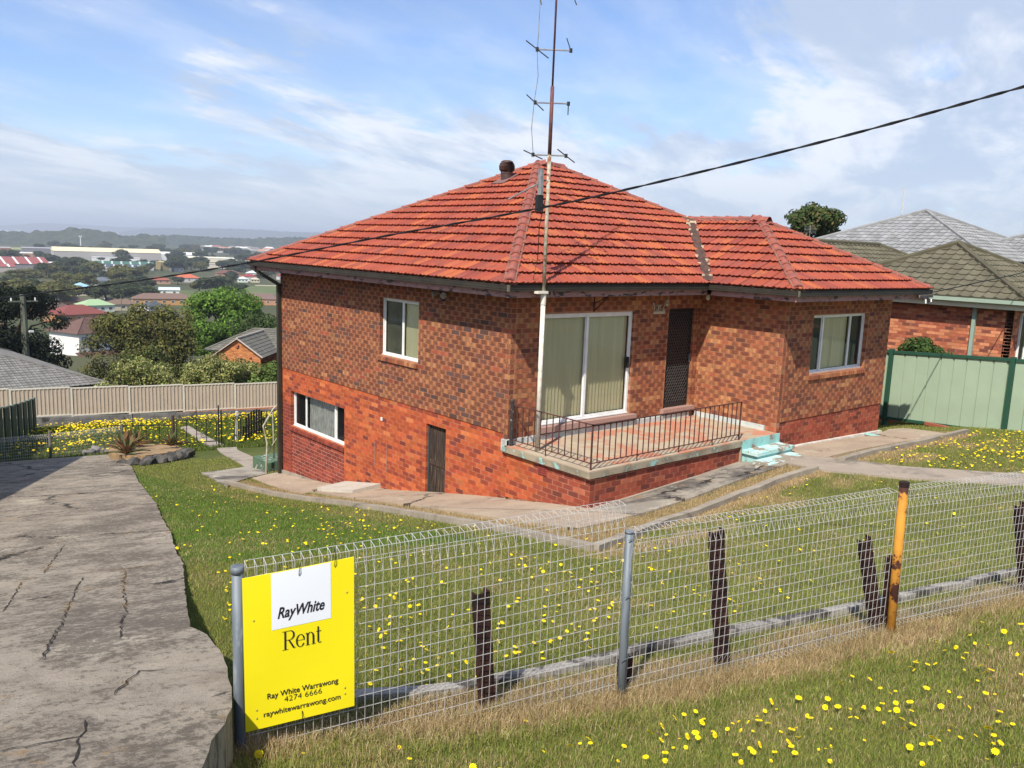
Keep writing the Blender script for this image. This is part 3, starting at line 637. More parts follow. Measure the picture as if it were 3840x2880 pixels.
# plank door of the under-house store
sd = empty('store_door'); sd.parent = house
for k in range(5):
    y = 2.405-.118*k; MB().box(.09, .115, y-.114, y, -1.68, -.25).build('plank', MT['wood_door'], sd)
MB().box(.075, .09, 1.83, 2.40, -1.05, -.95).build('rail', MT['wood_door'], sd)
MB().box(.06, .12, 2.375, 2.415, -1.7, -.24).build('door_frame', mat('blue_grey_frame', (.05, .06, .065), None, 6), sd)

# roof ------------------------------------------------------------------------------------------------
roof = empty('roof'); roof.parent = house
S = (LW+2*OV_)/2; SW = WW/2+OV_
def RP(x, y, off=0.): return (x, y, off)
P_ = (-OV_+S, -OV_+S); Q_ = (XR+OV_-S, -OV_+S); J_ = (XW+WW/2, -OV_+SW); W_ = (XW+WW/2, -YP-OV_+SW)
zt = lambda s: ZE-.01+s*TAN
E_BL, E_FL, E_V, E_WL, E_WR, E_BR = (-OV_, LW+OV_), (-OV_, -OV_), (XW-OV_, -OV_), (XW-OV_, -YP-OV_), (XR+OV_, -YP-OV_), (XR+OV_, LW+OV_)
p3 = lambda p, s, o=0.: Vector((p[0], p[1], zt(s)+o))
dk = MB(); o = -.03
dk.add([p3(E_BL, 0, o), p3(E_FL, 0, o), p3(P_, S, o)], [(0, 1, 2)])
dk.add([p3(E_FL, 0, o), p3(E_V, 0, o), p3(J_, SW, o), p3(Q_, S, o), p3(P_, S, o)], [(0, 1, 2, 3, 4)])
dk.add([p3(E_V, 0, o), p3(E_WL, 0, o), p3(W_, SW, o), p3(J_, SW, o)], [(0, 1, 2, 3)])
dk.add([p3(E_WL, 0, o), p3(E_WR, 0, o), p3(W_, SW, o)], [(0, 1, 2)])
dk.build('roof_deck', MT['bedding'], roof)
dk = MB(); o = .03
dk.add([p3(E_WR, 0, o), p3(E_BR, 0, o), p3(Q_, S, o), p3(J_, SW, o), p3(W_, SW, o)], [(0, 4, 3, 2, 1)][0:0]+[(0, 1, 2, 3, 4)])
dk.add([p3(E_BR, 0, o), p3(E_BL, 0, o), p3(P_, S, o), p3(Q_, S, o)], [(0, 1, 2, 3)])
dk.build('roof_slope', mat('far_slope_tile', (.46, .12, .055), (.33, .085, .05), 3, .8), roof)
TW, TE = .240, .3446
cosr = 1/math.sqrt(1+TAN*TAN); sinr = TAN*cosr
PROF = [(0, .006), (.07, .020), (.15, .022), (.23, .006), (.32, 0), (.42, .002), (.50, .012), (.58, .012), (.66, .002), (.76, 0), (.87, .004), (.97, .010)]
def tile_verts(s, t):
    """local (along eave, up slope, normal) of one tile whose foot is at s, t"""
    a, b, c = [], [], []
    for u, h in PROF:
        a.append((s+u*TW, t-.004, .062+h)); b.append((s+u*TW, t+TE+.03, .012+h)); c.append((s+u*TW, t+.035, .018+h*.2))
    return a+b+c
TN = len(PROF)
TF = [(i, i+1, TN+i+1, TN+i) for i in range(TN-1)]+[(2*TN+i, 2*TN+i+1, i+1, i) for i in range(TN-1)]+[(0, TN, 2*TN, 2*TN)[:3]]
TCOL = [(.31, .070, .040), (.335, .080, .042), (.29, .063, .038), (.39, .108, .044), (.265, .060, .040), (.32, .074, .044), (.24, .056, .041), (.30, .066, .036)]
TILE_CACHE = {}
FACES = [((E_BL), (0, -1), (1, 0), LW+2*OV_, S, [E_BL, E_FL, P_]), (E_FL, (1, 0), (0, 1), XR+2*OV_, S, [E_FL, E_V, J_, Q_, P_]),
         (E_V, (0, -1), (1, 0), YP, SW, [E_V, E_WL, W_, J_]), (E_WL, (1, 0), (0, 1), WW+2*OV_, SW, [E_WL, E_WR, W_])]
allT = []; parts = []
for fi, (e0, al, inn, length, run, poly) in enumerate(FACES):
    A3 = Vector((*al, 0)); UP = Vector((inn[0]*cosr, inn[1]*cosr, sinr)); NN = A3.cross(UP)
    if NN.z < 0: NN = -NN
    M4 = Matrix(((A3.x, UP.x, NN.x, e0[0]), (A3.y, UP.y, NN.y, e0[1]), (A3.z, UP.z, NN.z, ZE-.01), (0, 0, 0, 1)))
    pl = np.array(poly); ctr = pl.mean(0)
    inside = lambda q: all(((pl[(i+1) % len(pl)]-pl[i])[0]*(q[1]-pl[i][1])-(pl[(i+1) % len(pl)]-pl[i])[1]*(q[0]-pl[i][0]))*sg >= -1e-4 for i in range(len(pl)))
    a = pl[1]-pl[0]; b = pl[2]-pl[1]; sg = 1 if a[0]*b[1]-a[1]*b[0] > 0 else -1
    rows = int(run/cosr/TE)+1; part = MB(); rest = MB(); s_hi = int((length+4)/TW)
    for r in range(rows):
        t = -.0+r*TE
        for cidx in range(-16, s_hi):
            s = cidx*TW
            cor = [M4 @ Vector((s+du, t+dt, 0)) for du, dt in ((0, 0), (TW, 0), (TW, TE), (0, TE))]
            ins = [inside((c.x, c.y)) for c in cor]
            if not any(ins):
                cc = M4 @ Vector((s+TW/2, t+TE/2, 0))
                if not inside((cc.x, cc.y)): continue
            ci = int(rng.integers(0, len(TCOL)))
            if all(ins) and min(np.min(np.abs([0])), 0) == 0 and all(ins): allT.append((fi, M4, s, t, ci, proj_area(cor)))
            else: part.add([M4 @ Vector(q) for q in tile_verts(s, t)], TF, TCOL[ci])
    bm = bmesh.new(); bm.from_mesh(part.mesh('cut', MT['tile']))
    for i in range(len(pl)):
        d = pl[(i+1) % len(pl)]-pl[i]
        if i == 0: continue                      # the eave edge stays whole
        nrm = Vector((d[1], -d[0], 0))*(sg); nrm.normalize()
        bmesh.ops.bisect_plane(bm, geom=bm.verts[:]+bm.edges[:]+bm.faces[:], plane_co=(pl[i][0], pl[i][1], 0), plane_no=nrm, clear_outer=True)
    parts.append(bm)
order = sorted(range(len(allT)), key=lambda i: -allT[i][5][0]); single = set(order[:300])
rest = MB()
for i, (fi, M4, s, t, ci, _) in enumerate(allT):
    if i in single:
        if ci not in TILE_CACHE: m = MB(); m.add(tile_verts(0, 0), TF, TCOL[ci]); TILE_CACHE[ci] = m.mesh('roof_tile', MT['tile'])
        link('roof_tile', TILE_CACHE[ci], roof, M4 @ Matrix.Translation((s, t, float(rng.uniform(-.003, .004)))) @ Matrix.Rotation(float(rng.normal(0, .006)), 4, 'Z'))
    else: rest.add([M4 @ Vector(q) for q in tile_verts(s, t)], TF, TCOL[ci])
bm = bmesh.new(); bm.from_mesh(rest.mesh('rest', MT['tile']))
for b in parts:
    me = bpy.data.meshes.new('t'); b.to_mesh(me); bm.from_mesh(me); b.free()
me = bpy.data.meshes.new('roof_tiles'); bm.to_mesh(me); bm.free(); me.materials.append(MT['tile']); tag(link('roof_tiles', me, roof), kind='stuff')
# ridge and hip caps, each a piece
def cap_mesh():
    m = MB(); L = .43; pr = [(-.125, -.082), (-.118, -.070), (-.055, .004), (-.02, .022), (.02, .022), (.055, .004), (.118, -.070), (.125, -.082)]
    a = [(0, y*1.06, z+.022) for y, z in pr]; b = [(L, y*.95, z-.004) for y, z in pr]; c = [(.0, y*.9, z-.004) for y, z in pr]; n = len(pr)
    lip = [(.05, y*1.06, z+.018) for y, z in pr]; l2 = [(.056, y*1.0, z+.010) for y, z in pr]
    m.add(a+lip+l2+b+c, [(i, i+1, n+i+1, n+i) for i in range(n-1)]+[(n+i, n+i+1, 2*n+i+1, 2*n+i) for i in range(n-1)]+[(2*n+i, 2*n+i+1, 3*n+i+1, 3*n+i) for i in range(n-1)]+[(4*n+i, 4*n+i+1, i+1, i) for i in range(n-1)])
    return m.mesh('ridge_cap', MT['cap'])
CAPM = cap_mesh()
def caps(a, b, lift=.055, both=True, pitch=.385):
    a, b = Vector(a)+Vector((0, 0, lift)), Vector(b)+Vector((0, 0, lift)); d = (b-a); L = d.length; d.normalize(); n = max(1, int(L/pitch)); r = Vector((0, 0, 1)).cross(d).normalized(); u = d.cross(r)
    for k in range(n+1):
        q = a+d*(k*L/(n+.6)); R = Matrix(((d.x, r.x, u.x, q.x), (d.y, r.y, u.y, q.y), (d.z, r.z, u.z, q.z), (0, 0, 0, 1)))
        link('ridge_cap', CAPM, roof, R @ Matrix.Rotation(float(rng.normal(0, .012)), 4, 'Z'))
    m = MB()
    m.beam(a-Vector((0, 0, .055)), b-Vector((0, 0, .055)), .205, .07, col=None); m.build('cap_bedding', MT['bedding'], roof)
caps(p3(E_FL, 0, .03)+Vector((.06, .06, 0)), p3(P_, S)); caps(p3(E_BL, 0, .03)+Vector((.06, -.06, 0)), p3(P_, S)); caps(p3(P_, S, .02), p3(Q_, S, .02)); caps(p3(J_, SW), p3(Q_, S))
caps(p3(E_WL, 0, .03)+Vector((.06, .06, 0)), p3(W_, SW)); caps(p3(E_WR, 0, .03)+Vector((-.06, .06, 0)), p3(W_, SW)); caps(p3(J_, SW, .02), p3(W_, SW, .02))
# valley: brown tray with crumbled cream mortar
va, vb = p3(E_V, 0, .085), p3(J_, SW, .085); m = MB(); m.beam(va, vb, .19, .03); m.build('valley_tray', mat('valley_brown', (.10, .055, .04), (.06, .035, .03), 9, .8), roof)
m = MB()
for k in range(24):
    t = rng.random()**.8; q = va+(vb-va)*t; sd_ = rng.choice([-1, 1])*rng.uniform(.05, .10); w = rng.uniform(.012, .035)
    q = q+Vector((sd_*.7, -sd_*.7, rng.uniform(.015, .03))); R = Matrix.Translation(q) @ Matrix.Rotation(rng.random()*3, 4, 'Z'); m.box(-w, w, -w*.6, w*.6, -.03, .02, R)
q = va+(vb-va)*.9; m.box(-.10, .10, -.07, .07, -.02, .03, Matrix.Translation(q+Vector((.02, -.02, .01))) @ Matrix.Rotation(.78, 4, 'Z'))
tag(m.build('valley_mortar', MT['cream_mortar'], roof), kind='stuff')
m = MB(); m.lathe([(0, .07), (.03, .065), (.045, .03), (.05, 0)], 8, (4.95, -.98, ZE+.15)); m.build('mortar_lump', MT['cream_mortar'], roof)
# gutters, fascias, soffit
GX = .085
def gutter(a, b, n, ea=0., eb=0.):
    """a-b outer top edge; n points inwards"""
    a, b, n = Vector((*a, ZE)), Vector((*b, ZE)), Vector((*n, 0)); d = (b-a).normalized(); m = MB(); c = n*(GX/2)
    m.beam(a+c-Vector((0, 0, .052)), b+c-Vector((0, 0, .052)), GX, .085); m.beam(a+n*.008-Vector((0, 0, .004)), b+n*.008-Vector((0, 0, .004)), .024, .018); m.beam(a+n*.004-Vector((0, 0, .055)), b+n*.004-Vector((0, 0, .055)), .016, .012)
    m.build('gutter', MT['gutter'], roof)
    m = MB(); f = n*(GX+.012); m.beam(a+f-Vector((0, 0, .115))-d*0+d*GX*ea, b+f-Vector((0, 0, .115))-d*GX*eb, .022, .175); m.build('fascia', MT['fascia'], roof)
gutter((E_BL[0]-.0, E_BL[1]+.06), E_FL, (1, 0), 0, 1.0); gutter((E_FL[0]+GX, E_FL[1]), (E_V[0]+GX, E_V[1]), (0, 1), -.28, 0); gutter((E_V[0], E_V[1]-.002), E_WL, (1, 0), 0, 1.0); gutter((E_WL[0]+GX, E_WL[1]), (E_WR[0]+.05, E_WR[1]), (0, 1), -.28, 0)
m = MB(); i = GX+.02
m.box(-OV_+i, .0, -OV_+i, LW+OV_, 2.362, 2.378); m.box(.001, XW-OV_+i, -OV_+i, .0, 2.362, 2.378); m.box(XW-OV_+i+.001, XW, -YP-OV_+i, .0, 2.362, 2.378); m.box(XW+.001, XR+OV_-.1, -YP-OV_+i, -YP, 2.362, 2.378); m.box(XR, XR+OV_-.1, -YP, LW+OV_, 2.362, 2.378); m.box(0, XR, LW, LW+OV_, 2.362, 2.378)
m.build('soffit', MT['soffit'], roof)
MB().box(XR+OV_-.1, XR+OV_-.08, -YP-OV_+.1, LW+OV_, 2.36, 2.53).box(-OV_+.1, XR+OV_-.1, LW+OV_-.02, LW+OV_, 2.36, 2.53).build('fascia', MT['fascia'], roof)
m = MB(); m.beam((-OV_-.004, -OV_-.004, ZE-.10), (-OV_-.004, -OV_-.004, ZE+.004), .035, .035); m.beam((XW-OV_-.004, -YP-OV_-.004, ZE-.10), (XW-OV_-.004, -YP-OV_-.004, ZE+.004), .03, .03); m.build('gutter_corner', mat('dull_steel_joint', (.14, .125, .09), None, 5), roof)
# downpipe at the far corner
m = MB(); m.beam((-.50, LW+.32, ZE-.08), (-.50, LW+.32, ZE-.22), .10, .075, up=(1, 0, 0)); m.beam((-.50, LW+.33, ZE-.20), (-.06, LW-.0, ZE-.52), .09, .075); m.beam((-.055, LW-.01, ZE-.50), (-.055, LW-.01, -2.75), .105, .08, up=(1, 0, 0)); m.build('downpipe', MT['gutter'], house)
# whirlybird on the side slope
vx, vy = 3.50, 4.44; vz = zt(vx+OV_)+.02; wb = empty('roof_ventilator'); wb.parent = roof
VS = .85; bw = mat('brown_vent_metal', (.075, .038, .030), (.055, .030, .026), 6, .5, .5)
m = MB(); m.lathe([(.155, -.10), (.155, .16), (.165, .17), (.165, .20), (.15, .20)], 20, (vx, vy, vz)); m.build('vent_throat', bw, wb)
m = MB(); m.box(-.30, .30, -.24, .24, -.01, .012, Matrix.Translation((vx-.06, vy, vz+.03)) @ Matrix.Rotation(-math.atan(TAN), 4, 'Y')); m.build('flashing', mat('lead_flashing', (.20, .11, .10), None, 4), wb)
m = MB()
for k in range(22):
    a = 2*math.pi*k/22; pts = [(math.cos(a+.5*t)*r, math.sin(a+.5*t)*r, z) for t, r, z in ((0, .155, .21), (.3, .205, .27), (.6, .215, .36), (.9, .19, .44), (1, .15, .47))]
    vs = []
    for p in pts: vs += [(vx+p[0], vy+p[1], vz+p[2]), (vx+p[0]*.80-p[1]*.18, vy+p[1]*.80+p[0]*.18, vz+p[2])]
    m.add(vs, [(2*i, 2*i+2, 2*i+3, 2*i+1) for i in range(4)])
m.build('vent_blade', bw, wb, kind='stuff')
m = MB(); m.lathe([(.165, .47), (.16, .49), (.10, .52), (0, .53)], 20, (vx, vy, vz)); m.lathe([(.10, .2), (.10, .46)], 12, (vx, vy, vz)); m.build('vent_cap', bw, wb)
wb.matrix_local = Matrix.Translation((vx, vy, vz)) @ Matrix.Scale(VS, 4) @ Matrix.Translation((-vx, -vy, -vz))
# verandah slab, upstand, steps --------------------------------------------------------------------------
ver = empty('verandah'); ver.parent = house
m = MB(); m.box(-.05, XW-.002, -VD, -.002, ZS-.02, ZS); m.build('verandah_floor', MT['verandah'], ver)
m = MB(); m.box(-.055, 3.93, -VD-.005, .06, ZS-.12, ZS-.018); m.box(3.93, XW, -VD+.002, .0, ZS-.6, ZS-.021); m.build('slab_edge', MT['slab_edge'], ver)
m = MB(); m.box(-.045, 4.9, -.05, -.001, ZS-.01, ZS+.095); m.box(XW-.05, XW-.001, -VD+.3, -.051, ZS-.01, ZS+.095); m.box(-.05, .0, -.05, .10, ZS-.11, ZS+.09); m.build('upstand', MT['upstand'], ver)
tx0, tx1 = 3.95, 5.16
m = MB(); m.box(tx0, tx1, -VD-.012, -VD+.0, ZS-.19, ZS-.002); m.box(tx0+.03, tx1-.03, -2.34, -2.325, -.476, -.42); m.box(tx0+.03, tx0+.05, -2.325, -2.0, -.62, -.42); m.build('riser', MT['turquoise'], ver)
m = MB(); m.box(tx0-.02, tx1, -2.37, -VD-.012, -.42, -.36); m.build('tread', MT['turq_tread'], ver)
m = MB(); m.box(tx0-.12, tx1-.10, -2.70, -2.342, -.66, -.475); m.build('tread', MT['turq_tread'], ver)
m = MB(); m.beam((0., -VD+.03, -.84), (3.95, -VD+.03, -.66), .07, .10); m.build('base_strip', MT['kerb'], ver)
m = MB(); m.beam((XW+.75, -YP-.02, -.57), (XR+.06, -YP-.02, -.67), .07, .09); m.build('base_strip', mat('white_base_strip', (.62, .60, .54), (.50, .47, .41), 6, .8), house)
m = MB(); m.beam((.0, 5.3, -2.42), (.0, LW+.05, -2.66), .07, .09); m.build('base_strip', MT['kerb'], house)
m = MB(); m.beam((8.6, -YP-.06, -.60), (8.82, -2.38, -.65), .05, .04); m.build('drain_pipe', MT['turquoise'], house)
# railing
rl = empty('railing'); rl.parent = ver
RX, RY = .03, -VD+.06; zt_, zb_ = .525, ZS+.105
corner = Vector((RX, RY, 0)); ends = (Vector((RX, -.06, 0)), Vector((3.90, RY, 0)))
for e in ends:
    m = MB(); m.beam(e+Vector((0, 0, zt_)), corner+Vector((0, 0, zt_)), .032, .012, ext=.016); m.build('top_rail', MT['iron'], rl)
    m = MB(); m.beam(e+Vector((0, 0, zb_)), corner+Vector((0, 0, zb_)), .022, .012); m.build('bottom_rail', MT['iron'], rl)
def upright(p, z0, z1, w, nm):
    m = MB(); m.beam((p[0], p[1], z0), (p[0], p[1], z1), w, w); m.build(nm, MT['iron'], rl)
for p in (ends[0], corner, ends[1]): upright(p, ZS-.01, zt_, .022, 'rail_post')
for k in range(1, 13):
    q = ends[0].lerp(corner, k/13); upright(q, ZS-.01 if k == 6 else zb_, zt_, .014, 'baluster')
for k in range(1, 29):
    q = corner.lerp(ends[1], k/29); upright(q, ZS-.01 if k in (8, 16, 23) else zb_, zt_, .014, 'baluster')
m = MB(); m.tube([(.02, -.085, ZS), (.02, -.085, .62)], .035, 8); m.build('corner_pipe', mat('flaked_dark_pipe', (.05, .04, .038), (.03, .025, .025), 12, .7, dark=(.5, .46, .40), dk=(.60, .64), dscale=14, stretch=(3, 3, 1)), ver)
# wall fittings
m = MB(); m.box(.003, X0+.003, -1.02, -.80, -.505, -.365); m.build('vent_brick', mat('terracotta_vent', (.30, .062, .045), None, 9), house)
for k in range(4):
    m = MB(); m.beam((.0, -1.0, -.488+.033*k), (.0, -.82, -.488+.033*k), .014, .012); m.build('vent_slat', mat('vent_slat', (.24, .05, .04), None, 9) if k == 0 else bpy.data.materials['vent_slat'], house)
fl = empty('floodlight'); fl.parent = house
m = MB(); m.box(-.05, -.001, 1.88, 1.97, 2.13, 2.27); m.build('bracket', MT['black'], fl)
for s in (-1, 1):
    m = MB(); m.lathe([(.0, -.10), (.025, -.09), (.03, -.03), (.062, .03), (.066, .05), (.05, .062), (0, .066)], 14); me = m.mesh('lamp', mat('lamp_glass', (.30, .27, .24), (.22, .20, .18), 8, .25, .5) if s < 0 else bpy.data.materials['lamp_glass'], True)
    link('lamp', me, fl, Matrix.Translation((-.10, 1.925+.14*s, 2.25)) @ Matrix.Rotation(-1.9, 4, 'Y') @ Matrix.Rotation(-s*.7, 4, 'X'))
m = MB(); m.lathe([(0, -.11), (.035, -.09), (.045, -.05), (.03, 0), (.02, .03)], 10, (4.85, -.35, 2.35)); m.build('porch_bulb', mat('bulb_glass', (.62, .60, .54), None, 3, .3), house)
m = MB(); m.beam((1.95, -.01, 2.20), (1.95, -.35, 2.34), .015, .015); m.beam((1.95, -.01, 2.06), (1.95, -.35, 2.34), .015, .015); m.beam((1.95, -.012, 2.05), (1.95, -.012, 2.34), .02, .015); m.build('awning_bracket', MT['iron'], house)
m = MB(); m.box(.005, X0+.002, 4.0, 4.06, -.50, -.43); m.build('tap_plate', MT['white'], house)
for y in (4.28, 3.81):
    m = MB(); pts = [(X0-.002, y+.008*math.sin(k*2.1), -1.01-.052*k) for k in range(11)]; m.tube(pts, .010, 5); m.build('wall_tie', mat('tie_cord', (.27, .17, .13), None, 9) if y > 4 else bpy.data.materials['tie_cord'], house)
m = MB(); m.box(XR-.1, XR+OV_-.05, -YP-OV_-.06, -YP-OV_-.03, 2.40, 2.46); m.build('service_board', mat('board_grey', (.22, .19, .17), None, 7), house)
for k in range(4):
    m = MB(); c = (XR-.02+.13*k, -YP-OV_-.09, 2.40-.03*(k % 2)); m.tube([c, (c[0], c[1]-.01, c[2]-.06-.03*(k % 3))], .016, 6); m.build('insulator', MT['white'] if k % 2 else MT['black'], house)
# number plate 876 with leaf and star
def stroke(m, pts, w, y, d=.006):
    for a, b in zip(pts, pts[1:]): m.beam((a[0], y, a[1]), (b[0], y, b[1]), d*2, w, ext=w*.3)
npl = MB(); nx, nz = 3.585, 1.985; npl.box(nx+.03, nx+.37, -.016, -.002, nz-.02, nz+.03)
circ = lambda cx, cz, r, rz, a0=0, a1=360, n=12: [(cx+r*math.cos(math.radians(a0+(a1-a0)*k/n)), cz+rz*math.sin(math.radians(a0+(a1-a0)*k/n))) for k in range(n+1)]
for pts in (circ(nx+.085, nz+.115, .026, .028), circ(nx+.085, nz+.062, .030, .028), [(nx+.12, nz+.15), (nx+.18, nz+.15), (nx+.15, nz+.03)], circ(nx+.215, nz+.07, .028, .034), [(nx+.24, nz+.15), (nx+.205, nz+.13), (nx+.188, nz+.07)], [(nx+.30, nz+.03), (nx+.32, nz+.10), (nx+.35, nz+.15)], [(nx+.05, nz+.03), (nx+.045, nz+.12), (nx+.01, nz+.20)], [(nx+.34, nz+.03), (nx+.355, nz+.07)]): stroke(npl, pts, .015, -.010)
for k in range(10):
    a = 2*math.pi*k/10; stroke(npl, [(nx+.43, nz+.19), (nx+.43+.05*math.cos(a), nz+.19+.06*math.sin(a))], .02, -.010)
npl.build('number_plate', MT['num'], house)
# ------------------------------------------------------------------ aerial mast standing on the verandah
mast = empty('aerial_mast', (.148, -.60, ZS), label='tall aerial mast, white below and rusty above, rising past the eave', category='antenna mast')
def mpart(m, name, material, parent=mast, smooth=False):
    o = m.build(name, material, parent, smooth); o.matrix_parent_inverse = Matrix.Translation((-.148, .60, -ZS)); return o
MX, MY = .148, -.60
mpart(MB().tube([(MX, MY, ZS), (MX, MY, 2.30)], .038, 12), 'lower_pole', MT['mastw'], smooth=True)
mpart(MB().tube([(MX, MY, 2.25), (MX, MY, 2.42)], .046, 12), 'sleeve', MT['mastw'])
mpart(MB().tube([(MX, MY, 2.38), (MX, MY, 4.62)], .030, 10), 'middle_pole', MT['mastg'], smooth=True)
mpart(MB().tube([(MX, MY, 4.60), (MX, MY, 5.64)], .030, 10), 'upper_pole', MT['mastr'], smooth=True)
mpart(MB().tube([(MX, MY, 5.6), (MX+.01, MY, 9.4)], .017, 8), 'top_pole', MT['mastr'], smooth=True)
mpart(MB().box(MX-.17, MX+.05, MY-.06, MY+.05, 2.43, 2.47), 'clamp', MT['mastw'])
# folded dipole arms: a boom on the image plane with short rods at its ends
B1 = Vector((.757, -.653, 0))
for z, lean in ((6.18, ((-.16, .20), (-.02, .24))), (5.39, ((-.10, .18), (.07, -.20))), (4.60, ((-.12, .10), (-.10, .15))), (6.97, ((.04, .22), (.02, .2)))):
    c = Vector((MX, MY, z)); a, b = c-B1*.26, c+B1*.26
    mpart(MB().tube([a, b], .012, 6), 'boom', MT['alu'])
    for q, (dx, dz) in zip((a, b), lean):
        r = MB()
        if z == 6.18 and q is b or (z == 5.39 and q is b): r.tube([q, q+B1*dx*.8+Vector((0, .08, dz*.8))], .009, 6)
        else: r.tube([q-B1*dx*.7-Vector((0, .1, dz*.7)), q+B1*dx*.7+Vector((0, .1, dz*.7))], .009, 6)
        r.tube([q-Vector((0, 0, .03)), q+Vector((0, 0, .03))], .026, 6); mpart(r, 'dipole_rod', MT['black'])
fp = MB(); L = Vector((MX, MY, 0))-B1*.26
fp.tube([L+Vector((.02, 0, 7.0)), L+B1*.01+Vector((0, 0, 6.4)), L+Vector((0, 0, 6.15)), L+B1*.03+Vector((0, 0, 5.78)), L+Vector((-.02, 0, 5.4)), L-B1*.04+Vector((0, 0, 5.0)), L+Vector((0, 0, 4.62))], .006, 5); mpart(fp, 'feeder_wire', MT['alu'])
# the small yagi tucked against the pole
yg = MB(); q0 = Vector((MX-.03, MY+.05, 4.22)); dY = Vector((-.50, .30, -.33)); yg.tube([q0, q0+dY], .012, 6)
for k in range(9):
    q = q0+dY*(k/8); yg.tube([q-Vector((.05, .08, 0)), q+Vector((.05, .08, 0))], .006, 5)
mpart(yg, 'yagi', MT['alu'])
mpart(MB().box(MX-.20, MX-.08, MY+.01, MY+.07, 3.72, 3.98), 'aerial_box', MT['black'])
mpart(MB().box(MX-.17, MX-.12, MY-.02, MY+.06, 3.98, 4.38), 'aerial_plate', MT['alu'])
lw = MB(); lw.tube([(MX-.03, MY+.03, 3.9), (MX-.10, MY+.06, 3.5), (MX-.07, MY+.1, 3.0), (MX-.2, MY+.05, 2.62)], .007, 5); mpart(lw, 'lead_wire', MT['cable'])

# ------------------------------------------------------------------ overhead lines
def px(x, y, d): return CAM+d*(CF+CR*(x-1920)/F_PX-CU*(y-1440)/F_PX)
def smooth_line(pts, n=10):
    P = [Vector(p) for p in pts]; o = []
    for i in range(len(P)-1):
        a, b, c, d = P[max(i-1, 0)], P[i], P[i+1], P[min(i+2, len(P)-1)]
        for k in range(n):
            t = k/n; o.append(.5*((2*b)+(c-a)*t+(2*a-5*b+4*c-d)*t*t+(3*b-a-3*c+d)*t**3))
    return o+[P[-1]]
# service line from the timber pole down the hill to the street side, sagging in front of the roof
LINE = [tuple(px(x*1.736, y*1.736, 1/(1/13+(1/6.4-1/13)*x/2300))) for x, y in ((-420, 706), (0, 645), (300, 606), (545, 566), (820, 512), (1100, 462), (1350, 410), (1800, 300), (2212, 187), (2420, 128))]
tw = smooth_line(LINE, 14)
m = MB()
for s in (0, 1):
    pts = []
    for k, p in enumerate(tw):
        a = k*1.25+s*math.pi; pts.append(p+Vector((math.cos(a)*.0065, 0, math.sin(a)*.0065)))
    m.tube(pts, .0068, 6)
m.build('overhead_cable', MT['cable'], label='twisted black cable sagging across the sky in front of the roof', category='cable')
m = MB(); m.tube(smooth_line([(9.15, -2.62, 2.47), (10.6, -2.66, 2.60), (11.75, -2.7, 2.72), (15, -2.8, 3.07), (20, -3, 3.9)], 8), .012, 6); m.build('service_cable', MT['cable'], label='thin black cable running from the wing corner to the neighbouring roof', category='cable')

# ------------------------------------------------------------------ street fence of roll-top mesh
FD = Vector((math.cos(.24), -math.sin(.24), 0)); FN = Vector((math.sin(.24), math.cos(.24), 0)); FO = Vector((-7.42, -6.555, 0))
fpt = lambda u, z, n=0.: FO+FD*u+FN*n+Vector((0, 0, z))
fence = empty('mesh_fence', tuple(fpt(0, .4)), label='white roll-top wire mesh fence along the street', category='fence')
def fpart(m, name, material, smooth=False):
    o = m.build(name, material, fence, smooth); o.matrix_parent_inverse = fence.matrix_basis.inverted(); return o
fpart(MB().tube([fpt(-.03, 0), fpt(-.03, 1.425)], .030, 14).tube([fpt(-.03, 1.415), fpt(-.03, 1.455)], .034, 14), 'fence_post', MT['galv'], True)
fpart(MB().tube([fpt(2.49, -.2), fpt(2.47, 1.335)], .028, 14).tube([fpt(2.47, 1.325), fpt(2.47, 1.342)], .030, 14), 'fence_post', MT['galv'], True)
fpart(MB().tube([fpt(5.17, -.2), fpt(5.12, 1.40)], .036, 14), 'fence_post', MT['yellowpost'], True)
fpart(MB().tube([fpt(5.12, 1.385), fpt(5.12, 1.425)], .039, 10), 'post_cap', MT['rust'])
fpart(MB().tube([fpt(7.75, -.2), fpt(7.75, 1.40)], .034, 14), 'fence_post', MT['galv'], True)
def mesh_panel(u0, u1, za, zb, h, pu=.05, pz=.0745, r=.0018, org=fpt, add=fpart, roll=.085, mt='wire'):
    m = MB(); n = round((u1-u0)/pu); zt2 = lambda u: za+(zb-za)*(u-u0)/(u1-u0); hw = MB()
    for i in range(n+1):
        u = u0+(u1-u0)*i/n; t = zt2(u); lean = .0
        pts = [org(u, t-.155, .0), org(u, t, 0), org(u, t+.012, roll), org(u, t-.15, .004)]
        m.tube([org(u, t-h, 0), org(u, t, 0)], r, 4, cap=False); m.tube(pts[1:], r, 4, cap=False)
        m.tube([org(u, t-h, 0), org(u, t-h+.005, roll), org(u, t-h+.15, .004)], r, 4, cap=False)
    rows = int(h/pz)
    for k in range(rows+1):
        z = -k*pz; m.tube([org(u0, za+z, .003), org(u1, zb+z, .003)], r, 4, cap=False)
    for q in (.012, -h+.005): m.tube([org(u0, za+q, roll), org(u1, zb+q, roll)], r, 4, cap=False)
    m.tube([org(u0, za-.07, roll*.55), org(u1, zb-.07, roll*.55)], r, 4, cap=False)
    return add(m, 'mesh_panel', MT[mt])
mesh_panel(.02, 2.43, 1.435, 1.52, 1.31); mesh_panel(2.52, 5.06, 1.318, 1.345, 1.19); mesh_panel(5.16, 7.70, 1.35, 1.315, 1.17)
m = MB()
for z in (1.30, .9, .45): m.tube([fpt(2.44, z-.01, -.036), fpt(2.50, z, -.04), fpt(2.52, z+.01, .02)], .003, 4)
fpart(m, 'tie_wire', MT['galv'])
